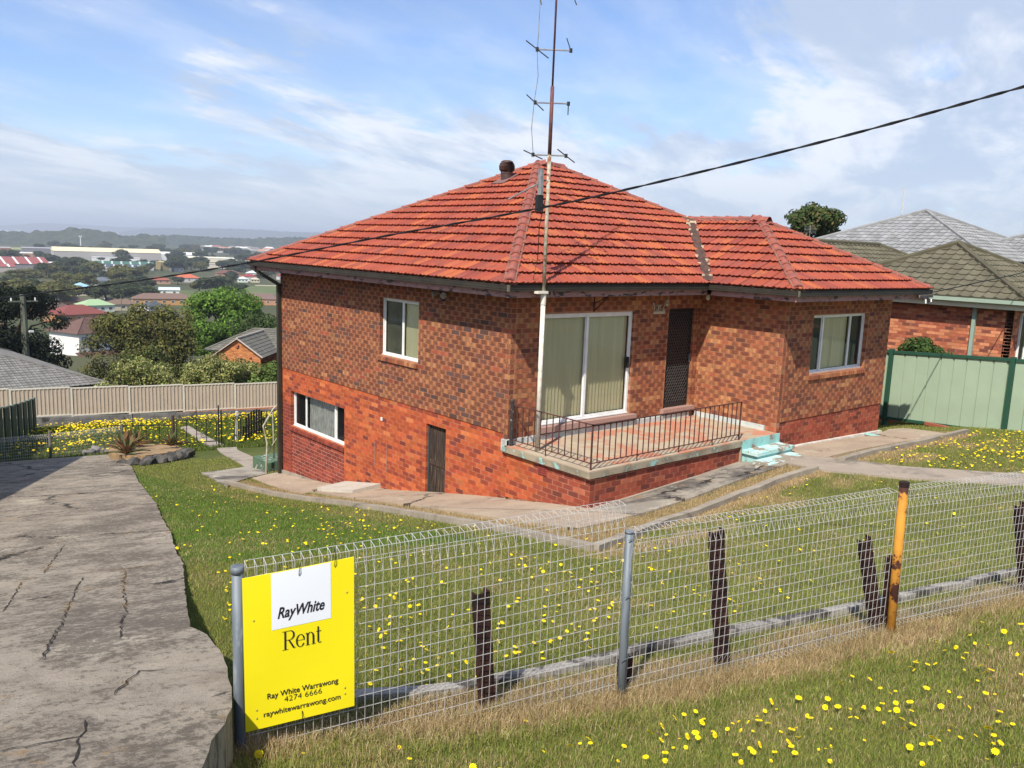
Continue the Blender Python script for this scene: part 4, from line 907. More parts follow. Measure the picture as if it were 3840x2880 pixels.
# rusted steel uprights of an older fence
def channel(a, b, w, d, name, label, twist=0.):
    a, b = Vector(a), Vector(b); up = (b-a).normalized(); X = (FD-up*FD.dot(up)).normalized(); Y = up.cross(X)
    c, s = math.cos(twist), math.sin(twist); X, Y = X*c+Y*s, Y*c-X*s
    prof = [(-w/2, -d/2), (w/2, -d/2), (w/2, d/2), (w/2-.012, d/2), (w/2-.012, -d/2+.012), (-w/2+.012, -d/2+.012), (-w/2+.012, d/2), (-w/2, d/2)]
    m = MB(); n = 9; vs = []
    for k in range(n+1):
        q = a.lerp(b, k/n); j = .004*math.sin(k*2.3)
        vs += [q+X*(x+j)+Y*y+up*(.006*math.sin(x*60) if k == n else 0) for x, y in prof]
    L = len(prof); m.add(vs, [(k*L+i, k*L+(i+1) % L, (k+1)*L+(i+1) % L, (k+1)*L+i) for k in range(n) for i in range(L)]+[tuple(range(n*L, n*L+L))])
    m.build(name, MT['rust'], label=label, category='post', group='rusted uprights behind the mesh fence')
ST = 'rusted_post'
channel((-5.86, -6.78, -.1), (-5.985, -6.785, 1.03), .098, .06, ST, 'rusty steel upright nearest the yellow sign, behind the wire mesh', .15)
channel((-4.83, -7.04, -.15), (-4.875, -7.05, .35), .090, .06, ST, 'short rusty stump standing right behind the grey middle fence post', .1)
channel((-3.96, -7.27, -.15), (-4.17, -7.225, 1.20), .100, .06, ST, 'tall rusty leaning upright between the grey post and the orange post', -.1)
channel((-2.30, -7.66, -.1), (-2.66, -7.595, .94), .100, .06, ST, 'rusty upright leaning hard beside the orange fence post', -.1)
channel((-.33, -8.14, -.1), (-.66, -8.06, 1.0), .100, .06, ST, 'rusty upright cut off by the picture edge beyond the orange post', -.1)
channel((-2.30, -7.70, .0), (-2.37, -7.69, .75), .05, .05, ST, 'flaking rusty stub hugging the back of the orange post', -.1)
# letting board
sx = (fpt(.59, 0)-fpt(0, 0)); c00 = fpt(-.005, .512, -.032); c10 = fpt(.600, .530, -.032); c01 = fpt(-.012, 1.394, -.036); c11 = fpt(.590, 1.432, -.036)
def onsign(a, b, n=0.): return c00.lerp(c10, a).lerp(c01.lerp(c11, a), b)-FN*n+FN*(.005*math.sin(a*3.1)*math.sin(b*5))
sign = empty('letting_board', tuple(c00), label='yellow letting board with a white square wired to the mesh', category='sign')
def spart(m, name, material):
    o = m.build(name, material, sign); o.matrix_parent_inverse = sign.matrix_basis.inverted(); return o
m = MB(); n = 12
vs = [onsign(i/n, j/n) for j in range(n+1) for i in range(n+1)]; fs = [(j*(n+1)+i, j*(n+1)+i+1, (j+1)*(n+1)+i+1, (j+1)*(n+1)+i) for j in range(n) for i in range(n)]
m.add(vs, fs); m.add([v+FN*.005 for v in vs], [f[::-1] for f in fs])
edge = [i for i in range(n+1)]+[k*(n+1)+n for k in range(1, n+1)]+[n*(n+1)+i for i in range(n-1, -1, -1)]+[k*(n+1) for k in range(n-1, 0, -1)]
N2 = len(vs); m.add([vs[i] for i in edge]+[vs[i]+FN*.005 for i in edge], [(i, (i+1) % len(edge), len(edge)+(i+1) % len(edge), len(edge)+i) for i in range(len(edge))])
spart(m, 'board', MT['sign_y'])
m = MB(); vs = [onsign(.245+.535*i/n, .632+.366*j/n, .0012) for j in range(n+1) for i in range(n+1)]; m.add(vs, fs); spart(m, 'white_square', MT['sign_w'])
def text_part(body, name, a0, a1, b0, size_y, shear=0., bold=0., pn='lettering'):
    cu = bpy.data.curves.new(name, 'FONT'); cu.body = body; cu.size = 1.; cu.shear = shear; cu.offset = bold; cu.align_x = 'LEFT'; cu.resolution_u = 4
    ob = bpy.data.objects.new(name, cu); COL.objects.link(ob); bpy.context.view_layer.update()
    me = bpy.data.meshes.new_from_object(ob.evaluated_get(bpy.context.evaluated_depsgraph_get())); bpy.data.objects.remove(ob); bpy.data.curves.remove(cu)
    co = np.empty(len(me.vertices)*3); me.vertices.foreach_get('co', co); co = co.reshape(-1, 3); x0, x1 = co[:, 0].min(), co[:, 0].max()
    for v in me.vertices:
        a = a0+(v.co.x-x0)/(x1-x0)*(a1-a0); b = b0+v.co.y*size_y; v.co = onsign(a, b, .0028)
    me.materials.clear(); me.materials.append(MT['ink']); o = link(pn, me, sign); o.matrix_parent_inverse = sign.matrix_basis.inverted()
text_part('RayWhite', 'lettering', .296, .722, .702, .100, .30, .022)
text_part('Ray White Warrawong', 'lettering', .195, .845, .186, .052, 0, .012)
text_part('4274 6666', 'lettering', .345, .690, .141, .052, 0, -.010)
text_part('raywhitewarrawong.com', 'lettering', .160, .865, .073, .050, 0, .010)
def serif_rent():
    """RENT word in high-contrast roman letters, drawn stroke by stroke"""
    m = MB(); a0, b0, W, H = .335, .485, .36, .125        # box on the board
    def poly(pts, closed=False): m.add([onsign(a0+x*W, b0+y*H, .0028) for x, y in pts], [tuple(range(len(pts)))])
    def bar(x0, y0, x1, y1, w0, w1=None):
        w1 = w1 or w0; dx, dy = (x1-x0)*W*.6, (y1-y0)*H*.9; L = math.hypot(dx, dy); nx, ny = -dy/L/(W*.6), dx/L/(H*.9)
        poly([(x0-nx*w0, y0-ny*w0), (x1-nx*w1, y1-ny*w1), (x1+nx*w1, y1+ny*w1), (x0+nx*w0, y0+ny*w0)])
    def arc(cx, cy, rx, ry, t0, t1, thick, thin=.0016, n=16):
        P = []
        for k in range(n+1):
            t = math.radians(t0+(t1-t0)*k/n); P.append((cx+rx*math.cos(t), cy+ry*math.sin(t), thin+(thick-thin)*abs(math.cos(t))**1.5))
        for p, q in zip(P, P[1:]): bar(p[0], p[1], q[0], q[1], p[2], q[2])
    T, t = .0050, .0014
    # R
    bar(.075, .0, .075, .98, T); bar(.0, .975, .17, .975, t); bar(.0, .012, .15, .012, t); bar(.07, .975, .20, .975, t); bar(.07, .50, .20, .50, t); arc(.19, .738, .10, .238, -90, 90, T); bar(.165, .50, .29, .03, T*.8, T); bar(.285, .02, .335, .03, t)
    # e
    arc(.455, .33, .095, .33, 15, 330, T*.95); arc(.455, .33, .095, .33, 0, 60, T*.5); bar(.365, .36, .55, .36, t)
    # n
    bar(.635, 0, .635, .63, T); bar(.585, .63, .635, .645, t*1.6); bar(.585, .012, .69, .012, t); arc(.705, .43, .075, .23, 0, 150, T); bar(.783, .0, .783, .45, T); bar(.735, .012, .84, .012, t)
    # t
    bar(.905, .12, .905, .88, T, T*.8); bar(.855, .63, .98, .63, t*1.3); arc(.945, .14, .042, .135, 180, 320, T*.8)
    spart(m, 'lettering', MT['ink'])
serif_rent()
for a, b, l, dz in ((.49, .955, .09, .012), (.815, .965, .10, -.01), (.505, .055, -.11, 0)):
    m = MB(); q = onsign(a, b, .004); m.tube([q, q-FN*.008+Vector((0, 0, l*.3)), q+FN*.0+FD*.006+Vector((0, 0, l*.7)), q+FD*(.012+dz)+FN*.02+Vector((0, 0, l))], .0022, 5); spart(m, 'tie', MT['black'])
for a, b in ((.09, .72), (.93, .78), (.10, .075), (.91, .10), (.10, .13), (.91, .14)):
    m = MB(); q = onsign(a, b, .001); m.lathe([(.006, 0), (.005, .002), (0, .003)], 8); me = m.mesh('rivet', mat('dull_rivet', (.45, .40, .10), None, 5) if 'dull_rivet' not in bpy.data.materials else bpy.data.materials['dull_rivet']); o = link('rivet', me, sign, Matrix.Translation(q-Vector(c00)) @ Matrix.Rotation(math.pi/2, 4, 'X'))
# ------------------------------------------------------------------ back yard: fences, gate, beds
RF0, RF1 = Vector((-.35, 41.6, 0)), Vector((14.2, 38.6, 0)); RD = (RF1-RF0).normalized(); RN = Vector((-RD.y, RD.x, 0))
RF0 = RF0-RD*3.5; rlen = (RF1-RF0).length
BEIGE, BEIGE2 = (.46, .38, .30), (.62, .57, .48)
def corrugated(m, a, d, L, z0, z1, zfn, pitch, depth, n, col, flat=.62):
    """ribbed sheet from a along d"""
    k = int(L/pitch); vs = []; xs = []
    for i in range(k):
        x = i*pitch; xs += [(x, 0), (x+pitch*flat, 0), (x+pitch*(flat+.06), depth), (x+pitch*.94, depth)]
    xs.append((L, 0))
    for x, y in xs:
        p = a+d*x+n*y; vs += [p+Vector((0, 0, zfn(x)+z0)), p+Vector((0, 0, zfn(x)+z1))]
    m.add(vs, [(2*i, 2*i+2, 2*i+3, 2*i+1) for i in range(len(xs)-1)], col)
rear = empty('steel_fence', tuple(RF0+RD*4+Vector((0, 0, -7.5))), label='beige ribbed steel fence on a block wall at the back', category='fence')
def ppart(par):
    def f(m, name, material, smooth=False, **kw):
        o = m.build(name, material, par, smooth, **kw); o.matrix_parent_inverse = par.matrix_basis.inverted(); return o
    return f
rp = ppart(rear); PW = 2.98
rz = lambda s: -7.15-.02*s+.01
npan = int(rlen/PW)+1
offs = (RF0-Vector((-.35, 41.6, 0))).length % PW
for k in range(npan):
    s0 = k*PW+.55; s1 = s0+PW; a = RF0+RD*s0; zf = lambda x: rz(s0)
    m = MB(); m.beam(a+Vector((0, 0, rz(s0)-.15)), a+Vector((0, 0, rz(s0)+1.62)), .10, .10, col=BEIGE2, up=RN); rp(m, 'fence_post', MT['sheet'])
    if k == npan-1: break
    m = MB(); corrugated(m, a+RD*.06, RD, PW-.12, .04, 1.56, zf, .200, .034, -RN, BEIGE); rp(m, 'fence_panel', MT['sheet'])
    m = MB(); m.beam(a+RD*.05+Vector((0, 0, rz(s0)+1.58)), a+RD*(PW-.05)+Vector((0, 0, rz(s0)+1.58)), .08, .07, col=BEIGE2); rp(m, 'top_rail', MT['sheet'])
    m = MB(); m.beam(a+RD*.05+Vector((0, 0, rz(s0)+.03)), a+RD*(PW-.05)+Vector((0, 0, rz(s0)+.03)), .08, .07, col=BEIGE2); rp(m, 'bottom_rail', MT['sheet'])
# retaining wall of concrete blocks, block by block
bw_ = empty('block_wall', tuple(RF0+RD*4+Vector((0, 0, -8))), label='low grey concrete block wall under the beige fence', category='wall'); bp = ppart(bw_)
m = MB(); m.box(0, rlen, -.08, .10, -8.9, -7.42, Matrix(((RD.x, RN.x, 0, RF0.x), (RD.y, RN.y, 0, RF0.y), (0, 0, 1, 0), (0, 0, 0, 1)))); bp(m, 'mortar_core', MT['mortar_grey'])
bme = MB().box(0, .390, -.12, .05, 0, .19).mesh('block', MT['block'])
for c in range(6):
    for k in range(int(rlen/.4)):
        s = k*.4+(.2 if c & 1 else 0); z = rz(s)-.03-.2*(c+1)
        q = RF0+RD*s-RN*float(rng.uniform(0, .006))
        o = link('block', bme, bw_); o.matrix_parent_inverse = bw_.matrix_basis.inverted(); o.matrix_basis = Matrix(((RD.x, RN.x, 0, q.x), (RD.y, RN.y, 0, q.y), (0, 0, 1, z), (0, 0, 0, 1)))
# dark green steel fence along the left boundary, stepping down the hill
GREEN = (.052, .095, .062); gl = empty('steel_fence', (*pt(-4.3, 20), -3), label='dark green steel fence at the far left of the yard', category='fence'); gp = ppart(gl)
VN3 = Vector((*V, 0)); UN3 = Vector((*U, 0)); LB = -4.05
for k in range(18):
    v0 = 7+2.42*k-4
    if v0 > 44.5: break
    LB = -4.3+1.1*(v0-3)/43; a = Vector((*pt(LB, v0), 0)); z0 = float(gz(a.x, a.y)); b = a+VN3*2.42; z1 = float(gz(b.x, b.y))
    top0, top1 = (z0+1.75, z1+1.80)
    m = MB(); m.beam(a+Vector((0, 0, z0-.2)), a+Vector((0, 0, top0+.03)), .06, .06, col=(.03, .055, .04)); gp(m, 'fence_post', MT['sheet'])
    m = MB(); corrugated(m, a+VN3*.04, VN3, 2.36, .05, 1.75, lambda x: z0+(z1-z0)*x/2.42, .20, .03, UN3, GREEN); gp(m, 'fence_panel', MT['sheet'])
    m = MB(); m.beam(a+Vector((0, 0, top0)), b+Vector((0, 0, top1-.03)), .06, .05, col=(.11, .17, .12)); gp(m, 'top_rail', MT['sheet'])
# sage green fence on the right boundary
SAGE, DKG = (.33, .42, .30), (.020, .075, .045)
gr = empty('steel_fence', (12.1, -1, -1), label='sage green steel fence with dark green posts beside the house', category='fence'); gq = ppart(gr)
G0, G1 = Vector((12.35, .55, 0)), Vector((12.08, -3.55, 0)); gd = (G1-G0).normalized(); gn = Vector((-gd.y, gd.x, 0))
P0 = Vector((12.25, -.72, 0)); zb = lambda q: float(gz(q.x, q.y))
for k in range(-2, 3):
    a = P0+gd*2.9*k; b = P0+gd*2.9*(k+1); za = -1.02+.16*k; zbn = -1.02+.16*(k+1); za, zbn = za+.10, zbn+.10
    m = MB(); m.beam(a+Vector((0, 0, za-.3)), a+Vector((0, 0, za+1.85)), .10, .10, up=gn, col=DKG); gq(m, 'fence_post', MT['sheet'])
    m = MB(); corrugated(m, a+gd*.06, gd, 2.78, .08, 1.76, lambda x: za+(zbn-za)*x/2.9, .305, .035, gn, SAGE, .86); gq(m, 'fence_panel', MT['sheet'])
    for h in (1.78, .06):
        m = MB(); m.beam(a+gd*.06+Vector((0, 0, za+h)), b-gd*.06+Vector((0, 0, zbn+h)), .07, .07, col=DKG); gq(m, 'fence_rail', MT['sheet'])
m = MB(); m.box(-.30, .30, -.05, .05, 0, .07, Matrix.Translation((11.85, -2.2, float(gz(11.85, -2.2)))) @ Matrix.Rotation(1.4, 4, 'Z'), col=(.33, .10, .06)); m.build('loose_brick', MT['attr'], label='red brick lying at the foot of the sage green fence', category='brick')
# small mesh fence across the end of the drive
f2 = empty('mesh_fence', (-2.81, 20.4, -3.4), label='low old wire mesh fence at the end of the drive', category='fence'); f2p = ppart(f2)
pts = [Vector((-6.2, 19.0, 0)), Vector((-2.81, 20.38, 0)), Vector((.10, 22.6, 0))]
for q in pts[1:]:
    z = float(gz(q.x, q.y)); f2p(MB().tube([q+Vector((0, 0, z-.1)), q+Vector((0, 0, z+.98))], .05, 8), 'fence_post', mat('weathered_post', (.17, .155, .13), None, 5) if 'weathered_post' not in bpy.data.materials else bpy.data.materials['weathered_post'])
for a, b in zip(pts, pts[1:]):
    d = (b-a); L = d.length; d.normalize(); nn = Vector((-d.y, d.x, 0)); za, zb2 = float(gz(a.x, a.y)), float(gz(b.x, b.y))
    org = lambda u, z, n=0.: a+d*u+nn*n+Vector((0, 0, z))
    mesh_panel(.05, L-.05, za+.86, zb2+.86, .82, .075, .10, .0042, org, f2p, .10)
# wrought-iron fence and gate
def iron_run(par, P, Q, z0, z1, bars, h0=.12, h1=.78, tall=None, scroll=()):
    """two rails and pickets between P and Q"""
    pp = ppart(par); P, Q = Vector((*P, 0)), Vector((*Q, 0))
    at = lambda t, h: P.lerp(Q, t)+Vector((0, 0, z0+(z1-z0)*t+h))
    for h in (h0, h1): pp(MB().beam(at(0, h), at(1, h), .025, .03), 'rail', MT['black'])
    for k in range(bars+1):
        t = k/bars; th = h1+(.45 if tall and k in tall else 0.); pp(MB().beam(at(t, -.02 if k in (0, bars) else h0), at(t, th), .022, .022), 'picket', MT['black'])
    for t, h, r in scroll:
        c = at(t, h); d = (Q-P).normalized(); m = MB(); m.tube([c+d*(r*(1-k/26)*math.cos(k*.55))+Vector((0, 0, r*(1-k/26)*math.sin(k*.55))) for k in range(22)], .010, 5); pp(m, 'scroll', MT['black'])
g1 = empty('iron_fence', (1.1, 20.5, -4), label='black wrought-iron fence left of the open garden gate', category='fence')
zz = lambda x, y: float(gz(x, y))+.12
iron_run(g1, (-.2, 23.4), (1.28, 20.45), zz(-.2, 23.4), zz(1.28, 20.45), 5, tall=(2,), scroll=((.45, .5, .12),))
ppart(g1)(MB().tube([(1.28, 20.45, zz(1.28, 20.45)-.2), (1.28, 20.45, zz(1.28, 20.45)+1.15)], .055, 8), 'fence_post', mat('brown_timber_post', (.10, .055, .035), (.06, .04, .03), 4, .9))
g2 = empty('iron_gate', (2, 19.9, -4), label='black wrought-iron gate with scrolls beside the concrete path', category='gate')
iron_run(g2, (1.32, 20.2), (2.62, 19.75), zz(1.32, 20.2), zz(2.62, 19.75), 4, .1, .95, tall=(2,), scroll=((.68, .35, .13), (.80, .75, .10), (.62, .72, .09)))
gpp = ppart(g2); q = Vector((2.70, 19.72, zz(2.7, 19.72)))
for dx in (0, .10): gpp(MB().beam(q+Vector((dx, 0, -.2)), q+Vector((dx, 0, 1.45-dx*2)), .04, .04), 'gate_post', MT['black'])
g3 = empty('iron_fence', (4.5, 20, -4), label='low black iron fence right of the garden path, half behind the house', category='fence')
iron_run(g3, (3.35, 19.3), (3.94, 21.3), zz(3.35, 19.3), zz(3.94, 21.3), 3, .2, .95); iron_run(g3, (3.94, 21.3), (7.2, 24.3), zz(3.94, 21.3), zz(7.2, 24.3), 7, .2, .95, scroll=((.6, .55, .14), (.8, .55, .14)))
g4 = empty('timber_gate', (4.9, 21.5, -4), label='round-topped dark timber slat gate leaning on the iron fence', category='gate'); g4p = ppart(g4)
ga, gb = Vector((4.15, 20.9, 0)), Vector((5.55, 22.1, 0)); gzz = float(gz(4.9, 21.5))+.15
for k in range(9):
    t = k/8; q = ga.lerp(gb, t); hh = .62+.48*math.sqrt(max(0, 1-(2*t-1)**2)); m = MB(); m.beam(q+Vector((0, 0, gzz)), q+Vector((0, 0, gzz+hh)), .13, .025, up=(gb-ga).cross(Vector((0, 0, 1)))); g4p(m, 'slat', mat('dark_slat', (.035, .026, .020), (.055, .042, .03), 5) if k == 0 else bpy.data.materials['dark_slat'])
for h in (.2, .55): g4p(MB().beam(ga+Vector((0, 0, gzz+h)), gb+Vector((0, 0, gzz+h)), .06, .04), 'rail', bpy.data.materials['dark_slat'])
wp = MB().beam((3.98, 21.2, float(gz(3.98, 21.2))), (4.02, 21.2, float(gz(3.98, 21.2))+1.25), .08, .08, col=(.62, .60, .55)); wp.build('white_stake', MT['attr'], label='white timber stake beside the round-topped slat gate', category='stake')
# old path edge stones by the gate
def rock(c, r, seed, sq=(1, 1, .75), nm='rock', mt='stone', **kw):
    r_ = np.random.default_rng(seed); bm = bmesh.new(); bmesh.ops.create_icosphere(bm, subdivisions=2, radius=1)
    off = r_.normal(0, 1, (6, 3))
    for v in bm.verts:
        d = v.co.normalized(); k = 1+.16*sum(math.sin(3*d.dot(Vector(o))+i) for i, o in enumerate(off))/2
        v.co = Vector((d.x*r*sq[0]*k, d.y*r*sq[1]*k, d.z*r*sq[2]*k))
    me = bpy.data.meshes.new(nm); bm.to_mesh(me); bm.free(); me.materials.append(MT[mt]); o = link(nm, me); o.location = c; return tag(o, **kw)
RK = [(-1.95, 15.3, .22), (-1.82, 14.75, .30), (-1.52, 14.45, .34), (-1.12, 14.55, .32), (-.72, 14.95, .36), (-.32, 15.35, .34), (.03, 15.85, .40), (.30, 16.6, .34), (.5, 17.3, .26)]
for i, (x, y, r) in enumerate(RK): rock((x, y, float(gz(x, y))+r*.25), r*.78, i, label='dark rock edging the planted bed at the end of the drive', category='rock', group='rocks edging the bed')
for i, (x, y, r) in enumerate([(-1.6, 20.5, .22), (-1.2, 20.9, .26), (-.85, 20.7, .2), (-.45, 21.2, .18)]): rock((x, y, float(gz(x, y))+r*.4), r, 40+i, (1, .9, .8), mt='block', label='pale rubble stone under the old mesh fence', category='rock', group='rubble stones at the drive end')
slab('garden_bed', [(-1.9, 15.3), (-1.5, 14.6), (-.8, 14.9), (-.2, 15.5), (.2, 16.4), (.6, 18.0), (.4, 20), (-.9, 20.4), (-1.6, 18)], .28, .3, MT['soil'], .3, .03)
def agave(c, r, n, seed, label):
    g = np.random.default_rng(seed); root = empty('agave', c, label=label, category='plant', group='spiky plants in the bed')
    leaf = None
    for k in range(n):
        a = k*2.4+g.uniform(-.2, .2); el = .25+1.05*(k/n); L = r*g.uniform(.75, 1.05); m = MB(); vs = []
        for t in np.linspace(0, 1, 6):
            w = .055*r*1.6*(1-t)**.7*(.6+.8*math.sin(min(t*3, 1.5))); z = L*t*math.sin(el)-.25*L*t*t*math.cos(el); x = L*t*math.cos(el)
            vs += [(x*math.cos(a)-w*math.sin(a), x*math.sin(a)+w*math.cos(a), z+.03), (x*math.cos(a), x*math.sin(a), z), (x*math.cos(a)+w*math.sin(a), x*math.sin(a)-w*math.cos(a), z+.03)]
        c_ = (.12, .15, .06) if g.random() < .6 else (.22, .12, .06)
        m.add(vs, [f for i in range(5) for f in ((3*i, 3*i+1, 3*i+4, 3*i+3), (3*i+1, 3*i+2, 3*i+5, 3*i+4))], c_); m.build('leaf', MT['foliage'], root)
agave((-1.75, 15.6, float(gz(-1.75, 15.6))+.3), .72, 24, 1, 'spiky agave nearest the drive corner'); agave((-1.2, 17.6, float(gz(-1.2, 17.6))+.35), .80, 26, 2, 'large spiky agave behind the first one in the bed'); agave((.05, 17.0, float(gz(.05, 17.))+.35), .65, 22, 3, 'spiky agave standing nearest the iron gate'); agave((-.5, 19.0, float(gz(-.5, 19.))+.35), .75, 24, 4, 'brownish agave at the back of the bed by the iron fence')
# back steps with handrail beyond the corner
bs = empty('back_steps', (.3, 9.2, -2.9), label='green painted back steps with a pale handrail behind the house corner', category='steps'); bsp = ppart(bs)
bsp(MB().box(-.15, 1.2, 9.2, 10.1, -3.1, -2.55), 'landing', mat('green_flaking_paint', (.09, .15, .09), (.07, .12, .075), 5, .8, dark=(.5, .5, .45), dk=(.58, .63), dscale=5))
bsp(MB().tube([(-.27, 9.05, -2.95), (-.20, 9.1, -2.0), (-.28, 9.15, -1.55), (.1, 9.4, -1.2), (.5, 9.6, -1.0)], .022, 7), 'handrail', mat('pale_rail', (.42, .40, .32), (.30, .27, .2), 6)); bsp(MB().tube([(.05, 9.25, -2.45), (.05, 9.3, -1.25)], .018, 7), 'baluster', bpy.data.materials['pale_rail']); bsp(MB().tube([(-.24, 9.1, -2.3), (.15, 9.3, -1.95)], .014, 7), 'lower_rail', bpy.data.materials['pale_rail'])
# loose slab lying on the side path
q = Vector((-.42, 4.55, float(gz(-.42, 4.55))+.05)); m = MB(); m.prism([(-.45, -.55), (.30, -.62), (.40, .55), (-.35, .62)], .0, .10); o = m.build('loose_slab', concrete('pale_slab', (.50, .47, .40), (.44, .41, .35), (.36, .33, .28), .6, .8, 2, fleck=.15), label='pale concrete slab lying loose on the side path', category='slab'); o.location = q; o.rotation_euler = (-.16, .02, .25)
m = MB(); m.prism([(-.60, -.9), (.30, -.9), (.30, .75), (-.62, .7)], -.05, .05); o = m.build('loose_slab', MT['apron'], label='broad dark slab under the pale loose slab', category='slab'); o.location = (-.38, 4.7, float(gz(-.38, 4.7))+.015); o.rotation_euler = (-.18, 0, .05)
# ------------------------------------------------------------------ foliage makers
def leaf_cloud(name, centers, radii, per, leaf, cols, seed, flat=.75, material='foliage', up=.35):
    """leaf-sized faces spread over clumps: an uneven outline with gaps"""
    g = np.random.default_rng(seed); C_ = np.asarray(centers, float); R_ = np.asarray(radii, float); n = len(C_)
    idx = np.repeat(np.arange(n), per); N = len(idx); d = g.normal(0, 1, (N, 3)); d /= np.linalg.norm(d, axis=1)[:, None]
    rr = R_[idx]*(1-.45*g.random(N)**2.2)*(.92+.16*g.random(N)); p = C_[idx]+d*rr[:, None]*np.array([1, 1, flat])
    nr = d+g.normal(0, .55, (N, 3))+np.array([0, 0, up]); nr /= np.linalg.norm(nr, axis=1)[:, None]
    t = np.cross(nr, g.normal(0, 1, (N, 3))); t /= np.linalg.norm(t, axis=1)[:, None]; b = np.cross(nr, t)
    s = leaf*(.6+.8*g.random(N))[:, None]; w = s*.48
    v = np.stack([p-t*s, p+b*w, p+t*s, p-b*w], 1).reshape(-1, 3); f = np.arange(N*4).reshape(-1, 4)
    cl = np.array(cols)[g.integers(0, len(cols), N)]; tone = (.80+.4*g.random(n))[idx]; cl = cl*(tone*(.75+.5*g.random(N)))[:, None]
    return mesh_np(name, v, f, MT[material], np.c_[cl, np.ones(N)])
def clumps(n, rx, ry, rz, zc, seed, r0, r1, shell=.55):
    g = np.random.default_rng(seed); d = g.normal(0, 1, (n, 3)); d /= np.linalg.norm(d, axis=1)[:, None]; k = (shell+(1-shell)*g.random(n))[:, None]
    c = d*k*np.array([rx, ry, rz]); c[:, 2] = np.where(c[:, 2] > -.35*rz, c[:, 2], np.abs(c[:, 2]))+zc; return c, g.uniform(r0, r1, n)
def trunk_mesh(h, r, spread, seed, limbs=6):
    g = np.random.default_rng(seed); m = MB(); top = Vector((g.normal(0, .05)*h, g.normal(0, .05)*h, h*.55))
    m.tube([(0, 0, -.3), (0, 0, .02*h), tuple(top*.5+Vector((g.normal(0, .02)*h, 0, 0))), tuple(top)], [r*1.35, r, r*.8, r*.6], 8)
    for k in range(limbs):
        a = 2*math.pi*(k+g.random()*.6)/limbs; e = top+Vector((math.cos(a)*spread*g.uniform(.5, .85), math.sin(a)*spread*g.uniform(.5, .85), h*g.uniform(.15, .38))); md = top.lerp(e, .5)+Vector((0, 0, h*.05))
        s0 = top*g.uniform(.6, 1.); m.tube([tuple(s0), tuple(md), tuple(e)], [r*.45, r*.3, r*.1], 6)
    return m.mesh('trunk', MT['bark'])
DKC = [(.046, .066, .026), (.062, .082, .032), (.036, .052, .022), (.080, .092, .040)]
OLC = [(.135, .150, .038), (.110, .125, .034), (.165, .165, .045), (.090, .092, .034), (.15, .125, .042)]
GRC = [(.105, .20, .028), (.13, .24, .034), (.080, .155, .024), (.16, .27, .042)]
MDC = [(.060, .10, .028), (.050, .082, .024), (.080, .115, .032)]
PROTO = {}
for kind, cols in ((0, DKC), (1, OLC), (2, MDC)):
    for var in range(3):
        c, r = clumps(34, .40, .40, .40, .55, 100+kind*10+var, .11, .19, .4); PROTO[kind, var] = (leaf_cloud('crown', c, r, 90, .048, cols, 50+kind*10+var), trunk_mesh(1., .035, .40, var))
c = []; r = []
for k in range(9):
    z = .15+.09*k; w = .26*(1-k/9.5)
    for j in range(7): a = j*.9+k*.4; c.append((math.cos(a)*w*.7, math.sin(a)*w*.7, z)); r.append(w*.42+.02)
pm = leaf_cloud('crown', c, r, 26, .030, DKC, 77, .5); tm = MB().tube([(0, 0, -.1), (0, 0, .9)], [.03, .008], 6).mesh('trunk', MT['bark'])
for v in range(3): PROTO[3, v] = (pm, tm)
def far_tree(x, y, w, h, kind, i, z=None, **kw):
    root = empty('tree', (x, y, float(gz(x, y)) if z is None else z), float(rng.uniform(0, 6.28)), **kw); cm, tm = PROTO[kind, i % 3]
    for nm, me in (('crown', cm), ('trunk', tm)):
        o = link(nm, me, root); o.scale = (w, w, h) if kind != 3 else (w*1.6, w*1.6, h)
    return root
